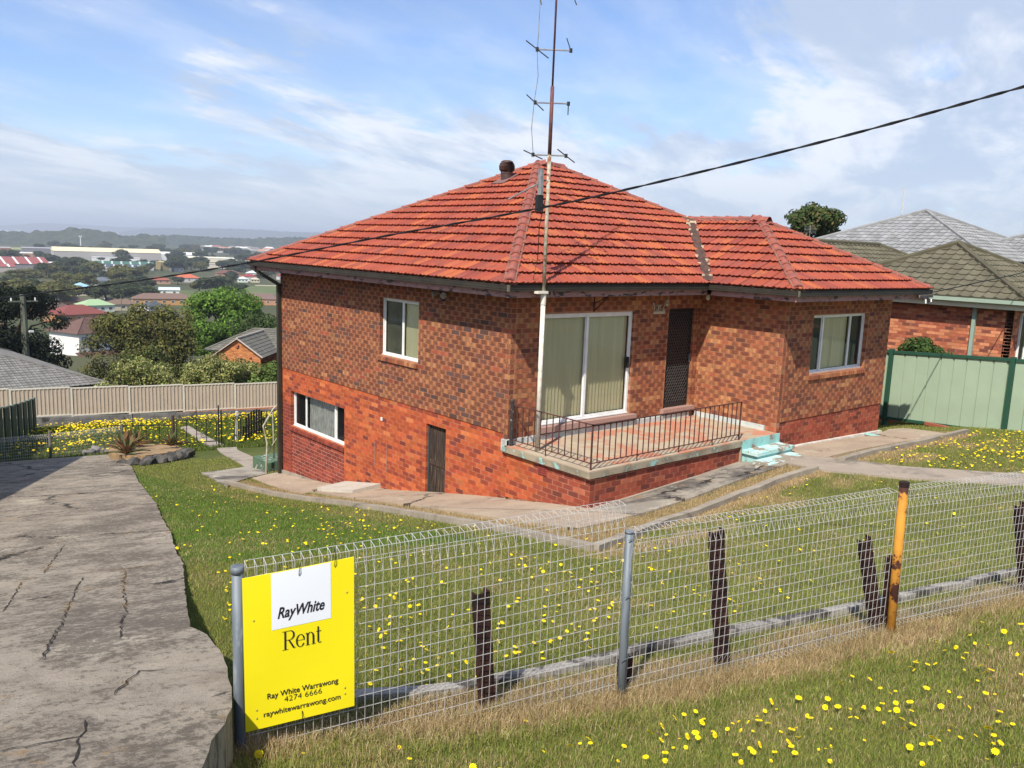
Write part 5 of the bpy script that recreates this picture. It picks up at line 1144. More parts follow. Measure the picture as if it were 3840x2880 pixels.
TREES = [(192, 1128, 23.3, 15.5, 0), (191, 1172, 19.2, 14.4, 0), (241, 1221, 15.4, 12.8, 0), (230, 1240, 8.6, 6.9, 0), (237, 1105, 9.4, 9.4, 0), (193, 830, 25.3, 15.6, 0), (212, 926, 16.0, 10.7, 0), (228, 1101, 9.3, 9.3, 0), (360, 1245, 8.4, 7.1, 0), (348, 1151, 10.4, 6.1, 0), (318, 1234, 11.7, 5.4, 0), (332, 935, 19.1, 13.9, 0), (342, 927, 17.6, 12.5, 0), (312, 903, 11.3, 8.4, 0), (507, 1326, 12.6, 10.5, 0), (718, 2030, 37.7, 18.9, 0), (604, 1659, 36.3, 14.3, 0), (646, 1688, 48.1, 18.7, 0), (699, 1723, 44.2, 16.6, 0), (1223, 2853, 27.7, 27.7, 3), (1326, 2959, 19.4, 30.1, 3), (317, 781, 19.1, 10.2, 0), (388, 921, 19.6, 10.6, 0), (191, 506, 27.1, 12.3, 0), (199, 491, 17.8, 8.1, 0), (190, 529, 13.5, 7.6, 1), (213, 633, 12.9, 6.4, 0), (166, 682, 7.5, 7.0, 0), (190, 740, 9.8, 6.6, 0), (288, 897, 4.1, 7.6, 3), (189, 673, 32.4, 12.7, 1), (128, 443, 17.7, 8.8, 0), (143, 533, 15.3, 8.8, 1), (107, 444, 12.6, 8.6, 0), (79, 403, 17.0, 11.1, 1), (120, 669, 31.0, 9.9, 1), (135, 632, 19.1, 10.0, 0), (98, 597, 16.7, 7.5, 0), (154, 671, 15.6, 11.7, 0), (82, 486, 15.1, 6.2, 0), (76, 487, 10.9, 8.2, 0), (177, 672, 11.0, 10.0, 0), (168, 562, 13.8, 7.8, 0), (111, 536, 11.6, 7.0, 0), (63, 347, 4.5, 3.0, 0), (88, 376, 4.5, 3.4, 2), (314, 715, 10.7, 7.1, 0), (358, 787, 10.6, 7.9, 0), (126, 565, 7.4, 5.8, 0), (307, 1134, 11.7, 6.7, 0), (333, 1058, 14.5, 6.5, 0), (430, 1289, 11.9, 5.9, 0)]
KL = {0: 'dark green tree among the houses of the town below', 1: 'olive green spreading tree among the houses of the town below', 2: 'small mid green palm-like tree by the pale green roof', 3: 'tall narrow dark conifer standing above the town'}
for i, (x, y, w, h, k) in enumerate(TREES): far_tree(x, y, w, h, k, i, label=KL[k], category='tree', group='%s trees of the town' % ('dark', 'olive', 'palm-like', 'conifer')[k])
g_ = np.random.default_rng(5)
for i in range(150):      # the tree belt of the plain
    a = g_.uniform(.0, 1.); y = 430+1570*g_.random()**1.5; x = y*(.20+.32*a)+g_.uniform(-20, 20); s = g_.uniform(.7, 1.3); kd = 0 if g_.random() < .75 else 1
    if 640 < y and y < 760 and .25*y < x < .4*y or y < 640 and x > .30*y: continue
    far_tree(x, y, s*(12+y/130), s*(7+y/210), kd, i, label=KL[kd].replace('houses of the town', 'sheds of the plain'), category='tree', group='%s trees of the plain' % ('dark', 'olive')[kd])
# near trees -------------------------------------------------------------------------------------------
def big_tree(name, base, top_z, rx, ry, n, per, leaf, cols, seed, label, zc=None, r=(.9, 1.6), low=.3, trunk=.28, limbs=8):
    H = top_z-base[2]; root = empty(name, base, label=label, category='tree'); zc = zc or H*.58
    c, rr = clumps(n, rx, ry, H-zc-r[0]*.6, zc, seed, *r); g = np.random.default_rng(seed+1)
    k = g.random(n) < low; c[k, 2] = g.uniform(H*.15, zc, k.sum())
    link('crown', leaf_cloud('crown', c, rr, per, leaf, cols, seed), root); link('trunk', trunk_mesh(H*.9, trunk, rx*.9, seed, limbs), root)
    return root
big_tree('broadleaf_tree', (17.2, 75.5, -12.4), -3.5, 5.3, 3.8, 90, 330, .15, OLC, 11, 'broad olive green tree right behind the beige fence', r=(.9, 1.5), low=.55)
big_tree('broadleaf_tree', (13.2, 63.5, -10.8), -6.3, 2.4, 2.0, 34, 300, .12, OLC+MDC, 19, 'low bushy olive tree in front of the white house', r=(.6, 1.0), low=.5)
big_tree('broadleaf_tree', (36.0, 102, -15.8), -3.6, 5.6, 4.2, 95, 330, .20, GRC, 12, 'bright green rounded tree behind the brick gable', r=(1.1, 1.8), low=.5)
big_tree('broadleaf_tree', (33.5, 86, -13.8), -5.4, 3.0, 3.0, 40, 260, .17, MDC, 13, 'darker green tree between the bright green tree and the house corner', r=(.9, 1.4), low=.5)
big_tree('conifer', (4.6, 71, -11.6), -1.2, 4.6, 3.6, 110, 300, .13, [(.014, .024, .013), (.020, .032, .016), (.010, .018, .011)], 14, 'nearly black conifer behind the timber power pole', r=(.7, 1.3), low=.55)
q = px(3040, 880, 60); big_tree('broadleaf_tree', (q[0], q[1], -3.), float(px(3040, 755, 60)[2]), 1.9, 1.9, 48, 190, .15, MDC+[(.16, .13, .05)], 15, 'small leafy tree showing above the roofs on the right', zc=8.0, r=(.45, .8), low=.1, trunk=.12)
def hedge(name, A, B, w, z0, z1, n, per, leaf, cols, seed, label, r=(.5, .9), group=None):
    g = np.random.default_rng(seed); A, B = np.array(A), np.array(B); t = g.random(n); c = A+(B-A)*t[:, None]+np.c_[g.normal(0, w, (n, 2)), np.zeros(n)]; top = z0+(z1-z0)*(.75+.25*np.sin(t*7+seed)); c[:, 2] = z0+(top-z0)*g.random(n)**.6
    root = empty(name, (A[0], A[1], z0), label=label, category='shrub'); me = leaf_cloud('foliage', c-np.array([A[0], A[1], z0]), g.uniform(*r, n), per, leaf, cols, seed); link('foliage', me, root)
    m = MB()
    for k in range(5): q_ = (B-A)*(k+.5)/5; m.tube([(q_[0], q_[1], -.3), (q_[0]+.2, q_[1], (z1-z0)*.7)], [.06, .02], 5)
    m.build('stems', MT['bark'], root)
YLC = [(.30, .30, .10), (.24, .26, .075), (.38, .36, .15), (.16, .21, .05)]
hedge('pale_shrub', (7.8, 45.4, 0), (12.8, 42.5, 0), .8, -8.3, -4.9, 100, 340, .10, YLC, 21, 'pale yellow flowering shrub behind the beige fence')
hedge('leafy_shrub', (12.6, 42.9, 0), (16.2, 40.8, 0), .6, -8.2, -5.2, 60, 300, .10, [(.13, .20, .04), (.10, .16, .035), (.18, .23, .06)], 22, 'light green leafy shrub between the pale shrub and the house corner')
hedge('leafy_shrub', (12.9, .9, 0), (14.6, -2.3, 0), .14, -.6, 1.05, 80, 190, .055, [(.050, .095, .022), (.038, .072, .018), (.075, .12, .03)], 23, 'green leafy bush above the sage green fence', r=(.16, .30))
hedge('leafy_shrub', (7.6, 45.8, 0), (5.6, 46.4, 0), .4, -8.5, -7.3, 16, 200, .09, MDC, 24, 'low dark green shrub at the foot of the olive tree', r=(.3, .5))

# ------------------------------------------------------------------ tiled roofs of the neighbours
PR6 = [(0, .004), (.12, .030), (.26, .030), (.40, .004), (.70, .0), (.97, .004)]
PFL = [(0, .0), (.5, .004), (.97, .0)]
def tiled_face(M, poly, tw, te, prof, cols, material, seed=0, th=.045):
    g = np.random.default_rng(seed); m = MB(); P = np.array(poly); s0, s1 = P[:, 0].min(), P[:, 0].max(); t1 = P[:, 1].max(); n = len(prof)
    fs = [(i, i+1, n+i+1, n+i) for i in range(n-1)]+[(2*n+i, 2*n+i+1, i+1, i) for i in range(n-1)]
    for r in range(int(t1/te)+1):
        for k in range(int((s1-s0)/tw)+1):
            s, t = s0+k*tw, r*te; c = (s+tw/2, t+te/2)
            if not in_poly(np.array([c[0], s, s+tw, s, s+tw]), np.array([c[1], t, t, t+te, t+te]), poly).any(): continue
            a = [(s+u*tw, t, th+h) for u, h in prof]; b = [(s+u*tw, t+te+.02, .012+h) for u, h in prof]; d = [(s+u*tw, t, .008) for u, h in prof]
            cc = cols[int(g.integers(0, len(cols)))]; m.add(a+b+d, fs, cc)
    me = m.mesh('roof_tiles', material); bm = bmesh.new(); bm.from_mesh(me); A = sum(P[i][0]*P[(i+1) % len(P)][1]-P[(i+1) % len(P)][0]*P[i][1] for i in range(len(P)))
    for i in range(1, len(P)):
        d = P[(i+1) % len(P)]-P[i]; bmesh.ops.bisect_plane(bm, geom=bm.verts[:]+bm.edges[:]+bm.faces[:], plane_co=(*P[i], 0), plane_no=Vector((d[1], -d[0], 0))*(1 if A > 0 else -1), clear_outer=True)
    bm.transform(M); bm.to_mesh(me); bm.free(); return me
def hip_roof(par, w, d, ze, tan, cols, capc, tw=.30, te=.33, prof=PR6, material='grey_tile', gable=False, faces=(0, 1, 2, 3), seed=0, name='roof'):
    """roof over local rectangle 0..w, 0..d of the parent"""
    cs = 1/math.hypot(1, tan); sn = tan*cs; R = min(w, d)/2; SL = R/cs; m = MB(); lng = w >= d; root = empty(name); root.parent = par
    fr = [((0, 0), (1, 0), (0, 1), w), ((w, 0), (0, 1), (-1, 0), d), ((w, d), (-1, 0), (0, -1), w), ((0, d), (0, -1), (1, 0), d)]
    rest = MB()
    for i, (o, al, inn, L) in enumerate(fr):
        isl = (i % 2 == 0) == lng; hip = 0 if gable and isl else R
        if gable and not isl: continue
        poly = [(0, 0), (L, 0), (L-hip, SL), (hip, SL)] if isl and abs(L-2*R) > .05 else [(0, 0), (L, 0), (L/2, SL)]
        A3 = Vector((*al, 0)); UP = Vector((inn[0]*cs, inn[1]*cs, sn)); NN = A3.cross(UP); M = Matrix(((A3.x, UP.x, NN.x, o[0]), (A3.y, UP.y, NN.y, o[1]), (A3.z, UP.z, NN.z, ze), (0, 0, 0, 1)))
        rest.add([M @ Vector((s, t, -.01)) for s, t in poly], [tuple(range(len(poly)))], cols[0])
        if i in faces: tag(link('roof_tiles', tiled_face(M, poly, tw, te, prof, cols, MT[material], seed+i), root), kind='stuff')
    rest.build('roof_deck', MT[material], root)
    zr = ze+R*tan+.05; a, b = ((R, R), (w-R, R)) if lng else ((R, R), (R, d-R)); c = MB()
    if gable: a, b = ((0, R), (w, R)) if lng else ((R, 0), (R, d))
    c.tube([(*a, zr), (*b, zr)], .10, 6, capc)
    if not gable:
        ends = [((0, 0), a), ((0, d), a), ((w, 0), b), ((w, d), b)] if lng else [((0, 0), a), ((w, 0), a), ((0, d), b), ((w, d), b)]
        for p, q_ in ends: c.tube([(*p, ze+.05), (*q_, zr)], .09, 6, capc)
    c.build('ridge_caps', MT[material], root)
    return root
def bricks_on(par, org, along, nrm, length, z0, z1, pal, mort='mortar_grey', hole=None):
    org, A, N = Vector(org), Vector(along), Vector(nrm); m = MB(); b = MB()
    p = [org+A*x-N*y+Vector((0, 0, z)) for z in (z0, z1) for y in (.006, .15) for x in (0, length)]; m.add(p, [(0, 2, 3, 1), (4, 5, 7, 6), (0, 1, 5, 4), (2, 6, 7, 3), (0, 4, 6, 2), (1, 3, 7, 5)])
    w = m.build('wall', MT[mort], par); k = 0; z = z0; fl = A.cross(Vector((0, 0, 1))).dot(N) < 0
    while z < z1-.05:
        x = -(BL/2 if k & 1 else 0)
        while x < length:
            s0, s1 = max(x, 0), min(x+BL-MJ, length)
            if s1-s0 > .04 and not (hole and hole(.5*(s0+s1), z)): _, c = pick(pal); b.add(brick_quads(org, A, N, s0, s1, z, min(z+CH-MJ, z1), .05), BFR if fl else BF, c, [u[::-1] for u in UVF] if fl else UVF)
            x += BL
        z += CH; k += 1
    tag(b.build('bricks', MT['brick'], w), kind='stuff'); return w
PAL['neigh'] = [((.46, .155, .075), .2, 8), ((.54, .22, .11), .1, 6), ((.36, .105, .058), .3, 6), ((.22, .075, .055), .3, 2)]
PAL['gable'] = [((.50, .20, .075), .1, 8), ((.56, .24, .09), .05, 6), ((.44, .16, .06), .1, 6)]
# right neighbour: mossy green-brown tiles on brick
MOSS = [(.135, .124, .082), (.122, .112, .074), (.145, .134, .09), (.115, .105, .07)]
nb = empty('brick_house', (14.9, -2.8, 0), label='brick house with mossy olive tiled roof beyond the sage fence', category='house')
hip_roof(nb, 6.2, 6.2, 2.25, .47, MOSS, (.10, .092, .058), faces=(0, 3))
nb2 = empty('rear_block', (-.5, 4.6, 0)); nb2.parent = nb; hip_roof(nb2, 11, 6.2, 2.2, .47, MOSS, (.10, .092, .058), faces=(0, 3), seed=9)
bricks_on(nb, (.45, .45, 0), (0, 1, 0), (-1, 0, 0), 8, -1.6, 2.2, 'neigh'); bricks_on(nb, (.45, .45, 0), (1, 0, 0), (0, -1, 0), 5.2, -1.6, 2.2, 'neigh', hole=lambda s, z: .55 < s < 2.3 and .5 < z < 1.9)
m = MB(); m.beam((0, -.02, 2.20), (0, 9, 2.20), .10, .10, col=(.30, .38, .30)); m.beam((.0, .0, 2.20), (6.2, 0, 2.20), .10, .10, col=(.30, .38, .30)); m.build('gutter', MT['attr'], nb)
m = MB(); m.beam((.08, 0, 2.08), (.08, 9, 2.08), .03, .16, col=(.55, .52, .36)); m.beam((.08, .08, 2.08), (6.1, .08, 2.08), .03, .16, col=(.55, .52, .36)); m.build('fascia', MT['attr'], nb)
m = MB(); m.beam((.36, 1.35, 2.0), (.36, 1.35, -1.2), .09, .09, col=(.27, .36, .29)); m.box(.25, .45, 1.25, 1.45, 1.98, 2.17, col=(.34, .42, .36)); m.build('downpipe', MT['attr'], nb)
ww = window(nb, Matrix.Translation((1.05, .40, .5)), 1.75, 1.4, [.5, 1.2], ['screen', 'screen', 'screen'])
# grey roof further along
GREYT = [(.27, .275, .275), (.24, .245, .245), (.30, .305, .31)]
gh = empty('tiled_house', (24.4, 1.6, 0), label='house with pale grey tiled roof behind the mossy roof', category='house')
hip_roof(gh, 9.4, 9.4, 3.25, .44, GREYT, (.26, .265, .265), faces=(0, 3), seed=20); g2b = empty('side_block', (4.0, -2.4, 0)); g2b.parent = gh; hip_roof(g2b, 10, 6.4, 3.3, .40, GREYT, (.26, .265, .265), faces=(0, 3), seed=25)
MB().box(.5, 8.9, .5, 8.9, -2, 3.25, col=(.45, .42, .36)).box(4.5, 13.5, -1.9, 3.5, -2, 3.3, col=(.45, .42, .36)).build('wall', MT['attr'], gh)
m = MB(); m.tube([(3.9, 5.4, 5.2), (3.9, 5.4, 6.3)], .03, 5, (.5, .5, .48)); m.build('vent_pipe', MT['attr'], gh)
q = px(3037, 872, 40); ta = empty('roof_aerial', tuple(q), label='small comb-like roof aerial in front of the right tree', category='aerial')
m = MB(); m.tube([(0, 0, -2.), (0, 0, .35)], .015, 5)
m.build('pole', MT['alu'], ta)
for k in range(5): MB().tube([(-.22, .19, .07*k), (.22, -.19, .07*k)], .005, 4).build('rod', MT['alu'], ta)
# grey roof at the rear left
GW = [(.205, .200, .185), (.185, .18, .168), (.22, .215, .20)]
lg = empty('tiled_house', (6.6, 48.6, 0), math.radians(97), label='large grey tiled hip roof behind the beige fence at left', category='house')
hip_roof(lg, 19, 15, -6.85, .345, GW, (.17, .165, .155), .32, .34, PR6, faces=(2, 3, 0), seed=30); MB().box(.5, 18.5, .5, 14.5, -10, -7, col=(.5, .48, .44)).build('wall', MT['attr'], lg)
# brick gable house behind the hedge
bg = empty('brick_house', (20.6, 58.0, 0), math.radians(-42), label='orange brick gabled house with grey tiled roof behind the pale shrub', category='house')
GRY = [(.155, .15, .125), (.135, .13, .11), (.17, .165, .14)]
gr_ = empty('front_gable'); gr_.parent = bg; gr_.location = (-3.0, -1.2, 0)
hip_roof(gr_, 4.3, 7.0, -6.95, .72, GRY, (.40, .36, .30), .30, .36, PFL, gable=True, faces=(1, 3), seed=40)
bricks_on(gr_, (.25, .25, 0), (1, 0, 0), (0, -1, 0), 3.8, -10.9, -6.9, 'gable')
m = MB(); k = 0
tri = MB()
z = -6.9
while z < -5.55:
    hw = 1.9-(z+6.9)/.72
    x = 2.15-hw
    while x < 2.15+hw-.05:
        x2 = min(x+.23, 2.15+hw); _, c = pick('gable'); tri.add(brick_quads(Vector((0, .25, 0)), Vector((1, 0, 0)), Vector((0, -1, 0)), x, x2, z, z+.076, .05), BF, c, UVF); x += .24
    z += .086
tag(tri.build('gable_bricks', MT['brick'], gr_), kind='stuff')
MB().add([(.25, .27, -6.95), (4.05, .27, -6.95), (2.15, .27, -5.50)], [(0, 1, 2)]).build('gable_wall', MT['mortar_grey'], gr_)
for a in ((0, -.02, 2.15, 1), (4.3, -.02, 2.15, 1)): pass
m = MB(); m.beam((0, .1, -6.93), (2.15, .1, -5.38), .22, .06, col=(.50, .42, .36)); m.beam((4.3, .1, -6.93), (2.15, .1, -5.38), .22, .06, col=(.50, .42, .36)); m.build('barge', MT['attr'], gr_)
for zz_, xx in ((-6.0, 2.15), (-6.14, 2.10), (-6.98, 3.2)): MB().box(xx-.10, xx+.10, .12, .26, zz_, zz_+.09, col=(.42, .13, .07)).build('vent_brick', MT['attr'], gr_)
mb_ = empty('main_block'); mb_.parent = bg; mb_.location = (-5.2, 3.0, 0)
hip_roof(mb_, 15, 6.6, -7.0, .50, GRY, (.17, .165, .14), .30, .36, PFL, faces=(0, 3), seed=45); bricks_on(mb_, (.4, .4, 0), (1, 0, 0), (0, -1, 0), 14, -9.6, -7.0, 'neigh'); MB().box(.42, 14, .6, 6.2, -12, -7.02, col=(.3, .12, .06)).build('wall', MT['attr'], mb_)
m = MB(); m.beam((0, -.03, -7.03), (15, -.03, -7.03), .1, .1, col=(.035, .04, .04)); m.build('gutter', MT['attr'], mb_)

# ------------------------------------------------------------------ houses and sheds of the town
def simple_house(x, y, w, d, h, rz, wall, roof_c, label, pitch=.45, gable=False, ov=.5, name='house', z=None, cat='house', wins=3, tiles=None, storeys=1, group=None):
    z0 = (float(gz(x, y)) if z is None else z); root = empty(name, (x, y, z0), rz, label=label, category=cat, group=group)
    MB().box(-w/2, w/2, -d/2, d/2, -2, h, col=wall).build('wall', MT['attr'], root)
    if tiles: r_ = empty('roof_origin', (-w/2-ov, -d/2-ov, 0)); r_.parent = root; hip_roof(r_, w+2*ov, d+2*ov, h, pitch, tiles, tuple(c*.8 for c in tiles[0]), .32, .36, PFL, gable=gable, seed=int(x))
    else:
        W2, D2 = w/2+ov, d/2+ov; R = min(W2, D2); zr = h+R*pitch; m = MB()
        if W2 >= D2: a, b = (-W2+(0 if gable else R), 0), (W2-(0 if gable else R), 0)
        else: a, b = (0, -D2+(0 if gable else R)), (0, D2-(0 if gable else R))
        v = [(-W2, -D2, h), (W2, -D2, h), (W2, D2, h), (-W2, D2, h), (*a, zr), (*b, zr)]
        f = [(0, 1, 5, 4), (1, 2, 5), (2, 3, 4, 5), (3, 0, 4), (3, 2, 1, 0)] if W2 >= D2 else [(0, 1, 4), (1, 2, 5, 4), (2, 3, 5), (3, 0, 4, 5), (3, 2, 1, 0)]
        m.add(v, f, roof_c); m.build('roof', MT['attr'], root)
    for s in range(storeys):
        for k in range(wins):
            xx = -w/2+w*(k+.5)/wins; zz_ = h*(s+.38)/storeys
            for side in (-1,):
                wn = MB().box(xx-.75, xx+.75, side*d/2-.06, side*d/2+.04, zz_, zz_+1.15, col=(.75, .75, .72)).build('window', MT['attr'], root)
                MB().box(xx-.67, xx+.67, side*d/2-.075, side*d/2-.05, zz_+.08, zz_+1.07, col=(.05, .06, .07)).build('pane', MT['sheet'], wn)
    for k in (-.25, .25):
        wn = MB().box(-w/2-.06, -w/2+.04, d*k-.7, d*k+.7, h*.4/storeys, h*.4/storeys+1.1, col=(.75, .75, .72)).build('window', MT['attr'], root)
        MB().box(-w/2-.075, -w/2-.05, d*k-.62, d*k+.62, h*.4/storeys+.08, h*.4/storeys+1.02, col=(.05, .06, .07)).build('pane', MT['sheet'], wn)
    return root
VA = math.atan2(CF[0], CF[1])
fac = lambda x, y, t=0.: -math.atan2(x-CAM[0], y-CAM[1])+t       # front turned to the hill
WHT, CRM, BRK, REDT, BRN, GRYC = (.72, .71, .68), (.62, .54, .36), (.42, .20, .09), (.36, .075, .05), (.11, .07, .055), (.17, .18, .19)
# the white weatherboard house with brown tiles
wh = empty('weatherboard_house', (36.6, 172.0, -21.3), fac(36.6, 172, .62), label='white weatherboard house with brown tiled roof among the trees', category='house')
for k in range(24): MB().beam((-6.0, -4.5-.02, -1.0+.24*k), (6.2, -4.5-.02, -1.0+.24*k), .06, .225, col=(.74, .74, .72)).build('weatherboard', MT['attr'], wh)
for k in range(24): MB().beam((6.22, -4.5, -1.0+.24*k), (6.22, 4.5, -1.0+.24*k), .06, .225, col=(.74, .74, .72)).build('weatherboard', MT['attr'], wh)
MB().box(-6, 6.2, -4.5, 4.5, -1.5, 4.7, col=(.70, .70, .68)).build('wall', MT['attr'], wh)
r_ = empty('roof_origin', (-6.7, -5.2, 0)); r_.parent = wh; BRT = [(.145, .085, .070), (.12, .070, .060), (.17, .10, .08)]; hip_roof(r_, 13.6, 10.4, 4.7, .50, BRT, (.11, .07, .06), .34, .36, PFL, faces=(0, 1), seed=60)
for a, b, fx in ((-.2, 2.8, 0), (-5.4, -3.8, 0)):
    wn = MB().box(a, b, -4.62, -4.52, 2.7, 4.0, col=(.10, .10, .11)).build('window', MT['attr'], wh); MB().box(a+.1, (a+b)/2-.05, -4.64, -4.61, 2.8, 3.9, col=(.42, .46, .46)).build('pane', MT['sheet'], wn); MB().box((a+b)/2+.05, b-.1, -4.64, -4.61, 2.8, 3.9, col=(.42, .46, .46)).build('pane', MT['sheet'], wn)
wn = MB().box(6.22, 6.32, -3.2, -.6, 1.7, 4.2, col=(.10, .10, .11)).build('window', MT['attr'], wh); MB().box(6.3, 6.34, -1.8, -.7, 1.8, 4.1, col=(.45, .48, .48)).build('pane', MT['sheet'], wn)
r_ = empty('porch_roof', (6.0, -4.0, 0)); r_.parent = wh; hip_roof(r_, 4.5, 7, 1.4, .5, BRT, (.11, .07, .06), .34, .36, PFL, faces=(0, 1), seed=66)
m = MB(); m.add([(-7, -7.5, -.4), (7, -7.5, -.4), (7, -4.5, 1.1), (-7, -4.5, 1.1)], [(0, 1, 2, 3)], (.12, .065, .055)); m.build('lean_to_roof', MT['attr'], wh)
H = simple_house
H(68, 317, 17, 12, 3.0, fac(68, 317, .5), BRK, (.205, .060, .050), 'house with deep red roof and dormer behind the white house', wins=4)
H(69, 352, 13, 9, 2.8, fac(69, 352, .3), BRK, BRN, 'dark brown roof just left of the deep red roof', wins=3)
H(88, 371, 12.5, 9, 3.2, fac(88, 371, .35), (.55, .60, .52), (.30, .43, .24), 'house with pale mint green roof', wins=4)
H(88, 406, 10, 8, 3, fac(88, 406, .3), BRK, (.10, .065, .055), 'dark brown roof behind the mint green roof')
H(102, 383, 13, 8, 2.8, fac(102, 383, .2), (.5, .45, .35), (.17, .115, .085), 'low brown roof right of the mint green roof')
H(112, 372, 8, 7, 2.6, fac(112, 372, .5), (.55, .55, .52), (.07, .08, .09), 'small dark slate roof below the brown flats')
H(132, 420, 28, 10, 3.2, fac(132, 420, .10), (.48, .26, .10), (.175, .115, .09), 'long brown roofed block of flats above the olive tree', wins=7)
H(178, 412, 24, 11, 3.2, fac(178, 412, -.2), (.40, .20, .11), (.165, .11, .09), 'long brown roofed block beside the house corner', wins=6)
H(165, 509, 11, 6, 3, fac(165, 509), (.62, .63, .58), (.50, .60, .66), 'small pale blue roofed shed on the green field', gable=True, name='shed', cat='shed', wins=2)
H(116, 508, 8, 9, 5.2, fac(116, 508, .3), (.62, .55, .40), (.30, .48, .62), 'narrow house with light blue roof among trees', wins=2, storeys=2)
H(160, 632, 11, 9, 3.2, fac(160, 632, .4), (.60, .58, .52), (.13, .15, .19), 'house with slate grey roof in the middle of the trees')
H(150, 655, 10, 9, 3.2, fac(150, 655, .4), (.65, .60, .5), REDT, 'red roofed house left of the slate grey roof')
H(236, 679, 17, 12, 3.6, fac(236, 679, .3), (.60, .58, .55), (.50, .13, .065), 'white walled house with bright orange roof', wins=3)
H(285, 716, 20, 11, 6.0, fac(285, 716, .15), (.46, .25, .12), (.16, .075, .06), 'two storey brick house with dark red-brown roof', wins=4, storeys=2)
H(337, 782, 12, 9, 4, fac(337, 782, .3), (.62, .66, .66), (.66, .72, .75), 'house with white roof right of the brick two storey house')
H(297, 700, 12, 9, 4, fac(297, 700, .2), WHT, (.26, .045, .04), 'small house with dark red roof beside the white roof')
H(282, 678, 8, 7, 3, fac(282, 678, .1), (.60, .68, .60), (.55, .62, .58), 'small mint shed beside the dark red roof')
H(292, 676, 7, 6, 2.6, fac(292, 676, .1), (.62, .56, .34), (.5, .46, .34), 'small cream shed under the dark red roof')
H(330, 690, 15, 10, 3, fac(330, 690, .2), (.25, .24, .24), (.11, .10, .11), 'dark grey roofed house next to the downpipe')
H(345, 730, 14, 10, 3.5, fac(345, 730, .2), WHT, (.28, .06, .06), 'maroon roofed house just beside the downpipe')
H(306, 905, 12, 9, 4, fac(306, 905, .2), WHT, (.34, .33, .32), 'pale gabled house left of the olive block', gable=True)
H(270, 700, 13, 9, 3, fac(270, 700, .2), (.4, .3, .22), (.13, .10, .09), 'brown roof between the orange and the brick house')
H(205, 650, 14, 9, 3, fac(205, 650, .2), (.5, .3, .2), (.30, .09, .06), 'small brick red roof left of the orange roof')
def shed(x, y, w, d, h, rz, wall, roof_c, label, pitch=.25, ribs=0, ribc=WHT, gable=True, front=None):
    r = H(x, y, w, d, h, rz, wall, roof_c, label, pitch, gable, .4, 'industrial_shed', cat='shed', wins=0)
    W2, D2 = w/2+.4, d/2+.4
    for k in range(ribs):
        xx = -w/2+w*(k+.5)/ribs; MB().add([(xx-.9, -D2-.01, h+.06), (xx+.9, -D2-.01, h+.06), (xx+.9, -.2, h+D2*pitch+.02), (xx-.9, -.2, h+D2*pitch+.02)], [(0, 1, 2, 3)], ribc).build('skylight', MT['attr'], r)
    return r
shed(150, 882, 52, 34, 7, fac(150, 882, .25), (.30, .29, .28), (.27, .085, .08), 'big shed with dull red roof and white skylight strips', .34, 5)
shed(125, 850, 40, 14, 5, fac(125, 850, .2), (.50, .45, .40), (.30, .09, .085), 'lower red roofed shed at the left picture edge', .3, 4)
shed(337, 1275, 136, 46, 12, fac(337, 1275, .12), (.40, .38, .36), (.74, .64, .42), 'very long cream roofed warehouse on the plain', .22)
shed(340, 1243, 60, 8, 5, fac(340, 1243, .12), (.75, .75, .73), (.78, .78, .76), 'long white awning in front of the cream warehouse', .1)
shed(447, 1330, 64, 40, 9, fac(447, 1330, .1), (.70, .70, .68), (.80, .80, .78), 'white roofed factory right of the cream warehouse', .18)
shed(475, 1275, 60, 26, 6, fac(475, 1275, .1), (.70, .64, .48), (.70, .66, .52), 'low cream factory right of the white factory', .15)
shed(520, 1260, 40, 20, 6, fac(520, 1260, .1), (.70, .66, .52), (.72, .70, .62), 'pale factory above the overhead cable', .15)
shed(262, 945, 62, 26, 6, fac(262, 945, .02), (.52, .53, .53), (.055, .14, .105), 'long dark green roofed shed with pale strips', .2, 7, (.45, .52, .48))
shed(250, 912, 34, 16, 4.5, fac(250, 912, .02), (.5, .5, .52), (.07, .09, .12), 'navy roofed lean-to below the green shed', .2, 4, (.5, .54, .56))
shed(318, 962, 25, 18, 8, fac(318, 962, .3), (.28, .22, .10), (.46, .37, .17), 'ochre block with flat tan roof', .12)
shed(325, 1620, 58, 22, 8, fac(325, 1620, .1), (.20, .19, .20), (.33, .33, .34), 'long grey shed behind the red roofed shed', .15)
shed(262, 1640, 40, 22, 7, fac(262, 1640, .1), (.42, .16, .10), (.36, .35, .34), 'brick red shed left of the long grey shed', .15)
shed(400, 1010, 40, 14, 5, fac(400, 1010, .1), (.6, .55, .45), (.46, .40, .30), 'tan roofed shed right of the ochre block', .15)
shed(230, 1300, 36, 20, 7, fac(230, 1300, .1), (.5, .24, .14), (.6, .58, .54), 'brick and white workshop left of the cream warehouse', .15)
shed(205, 1010, 14, 10, 4, fac(205, 1010, .1), (.6, .6, .58), (.66, .66, .64), 'small white roofed shed beside the red shed', .2)
DIST = [(770, 2084), (1244, 2973), (934, 2291), (952, 2554), (915, 2271), (1202, 2633), (1683, 3669), (1373, 3051), (1067, 2439), (947, 2382), (1209, 2663), (1029, 2636), (1029, 2689), (1440, 3359), (1338, 3001), (1225, 3254), (1252, 2795), (966, 2549), (1588, 3805), (913, 2052), (1037, 2455), (1409, 3678), (807, 2071), (1130, 2639), (1348, 3155), (1163, 2798), (803, 2015), (1240, 3101), (1080, 2645), (1098, 2424), (1333, 2925), (1735, 3923), (1057, 2533), (1234, 2948)]
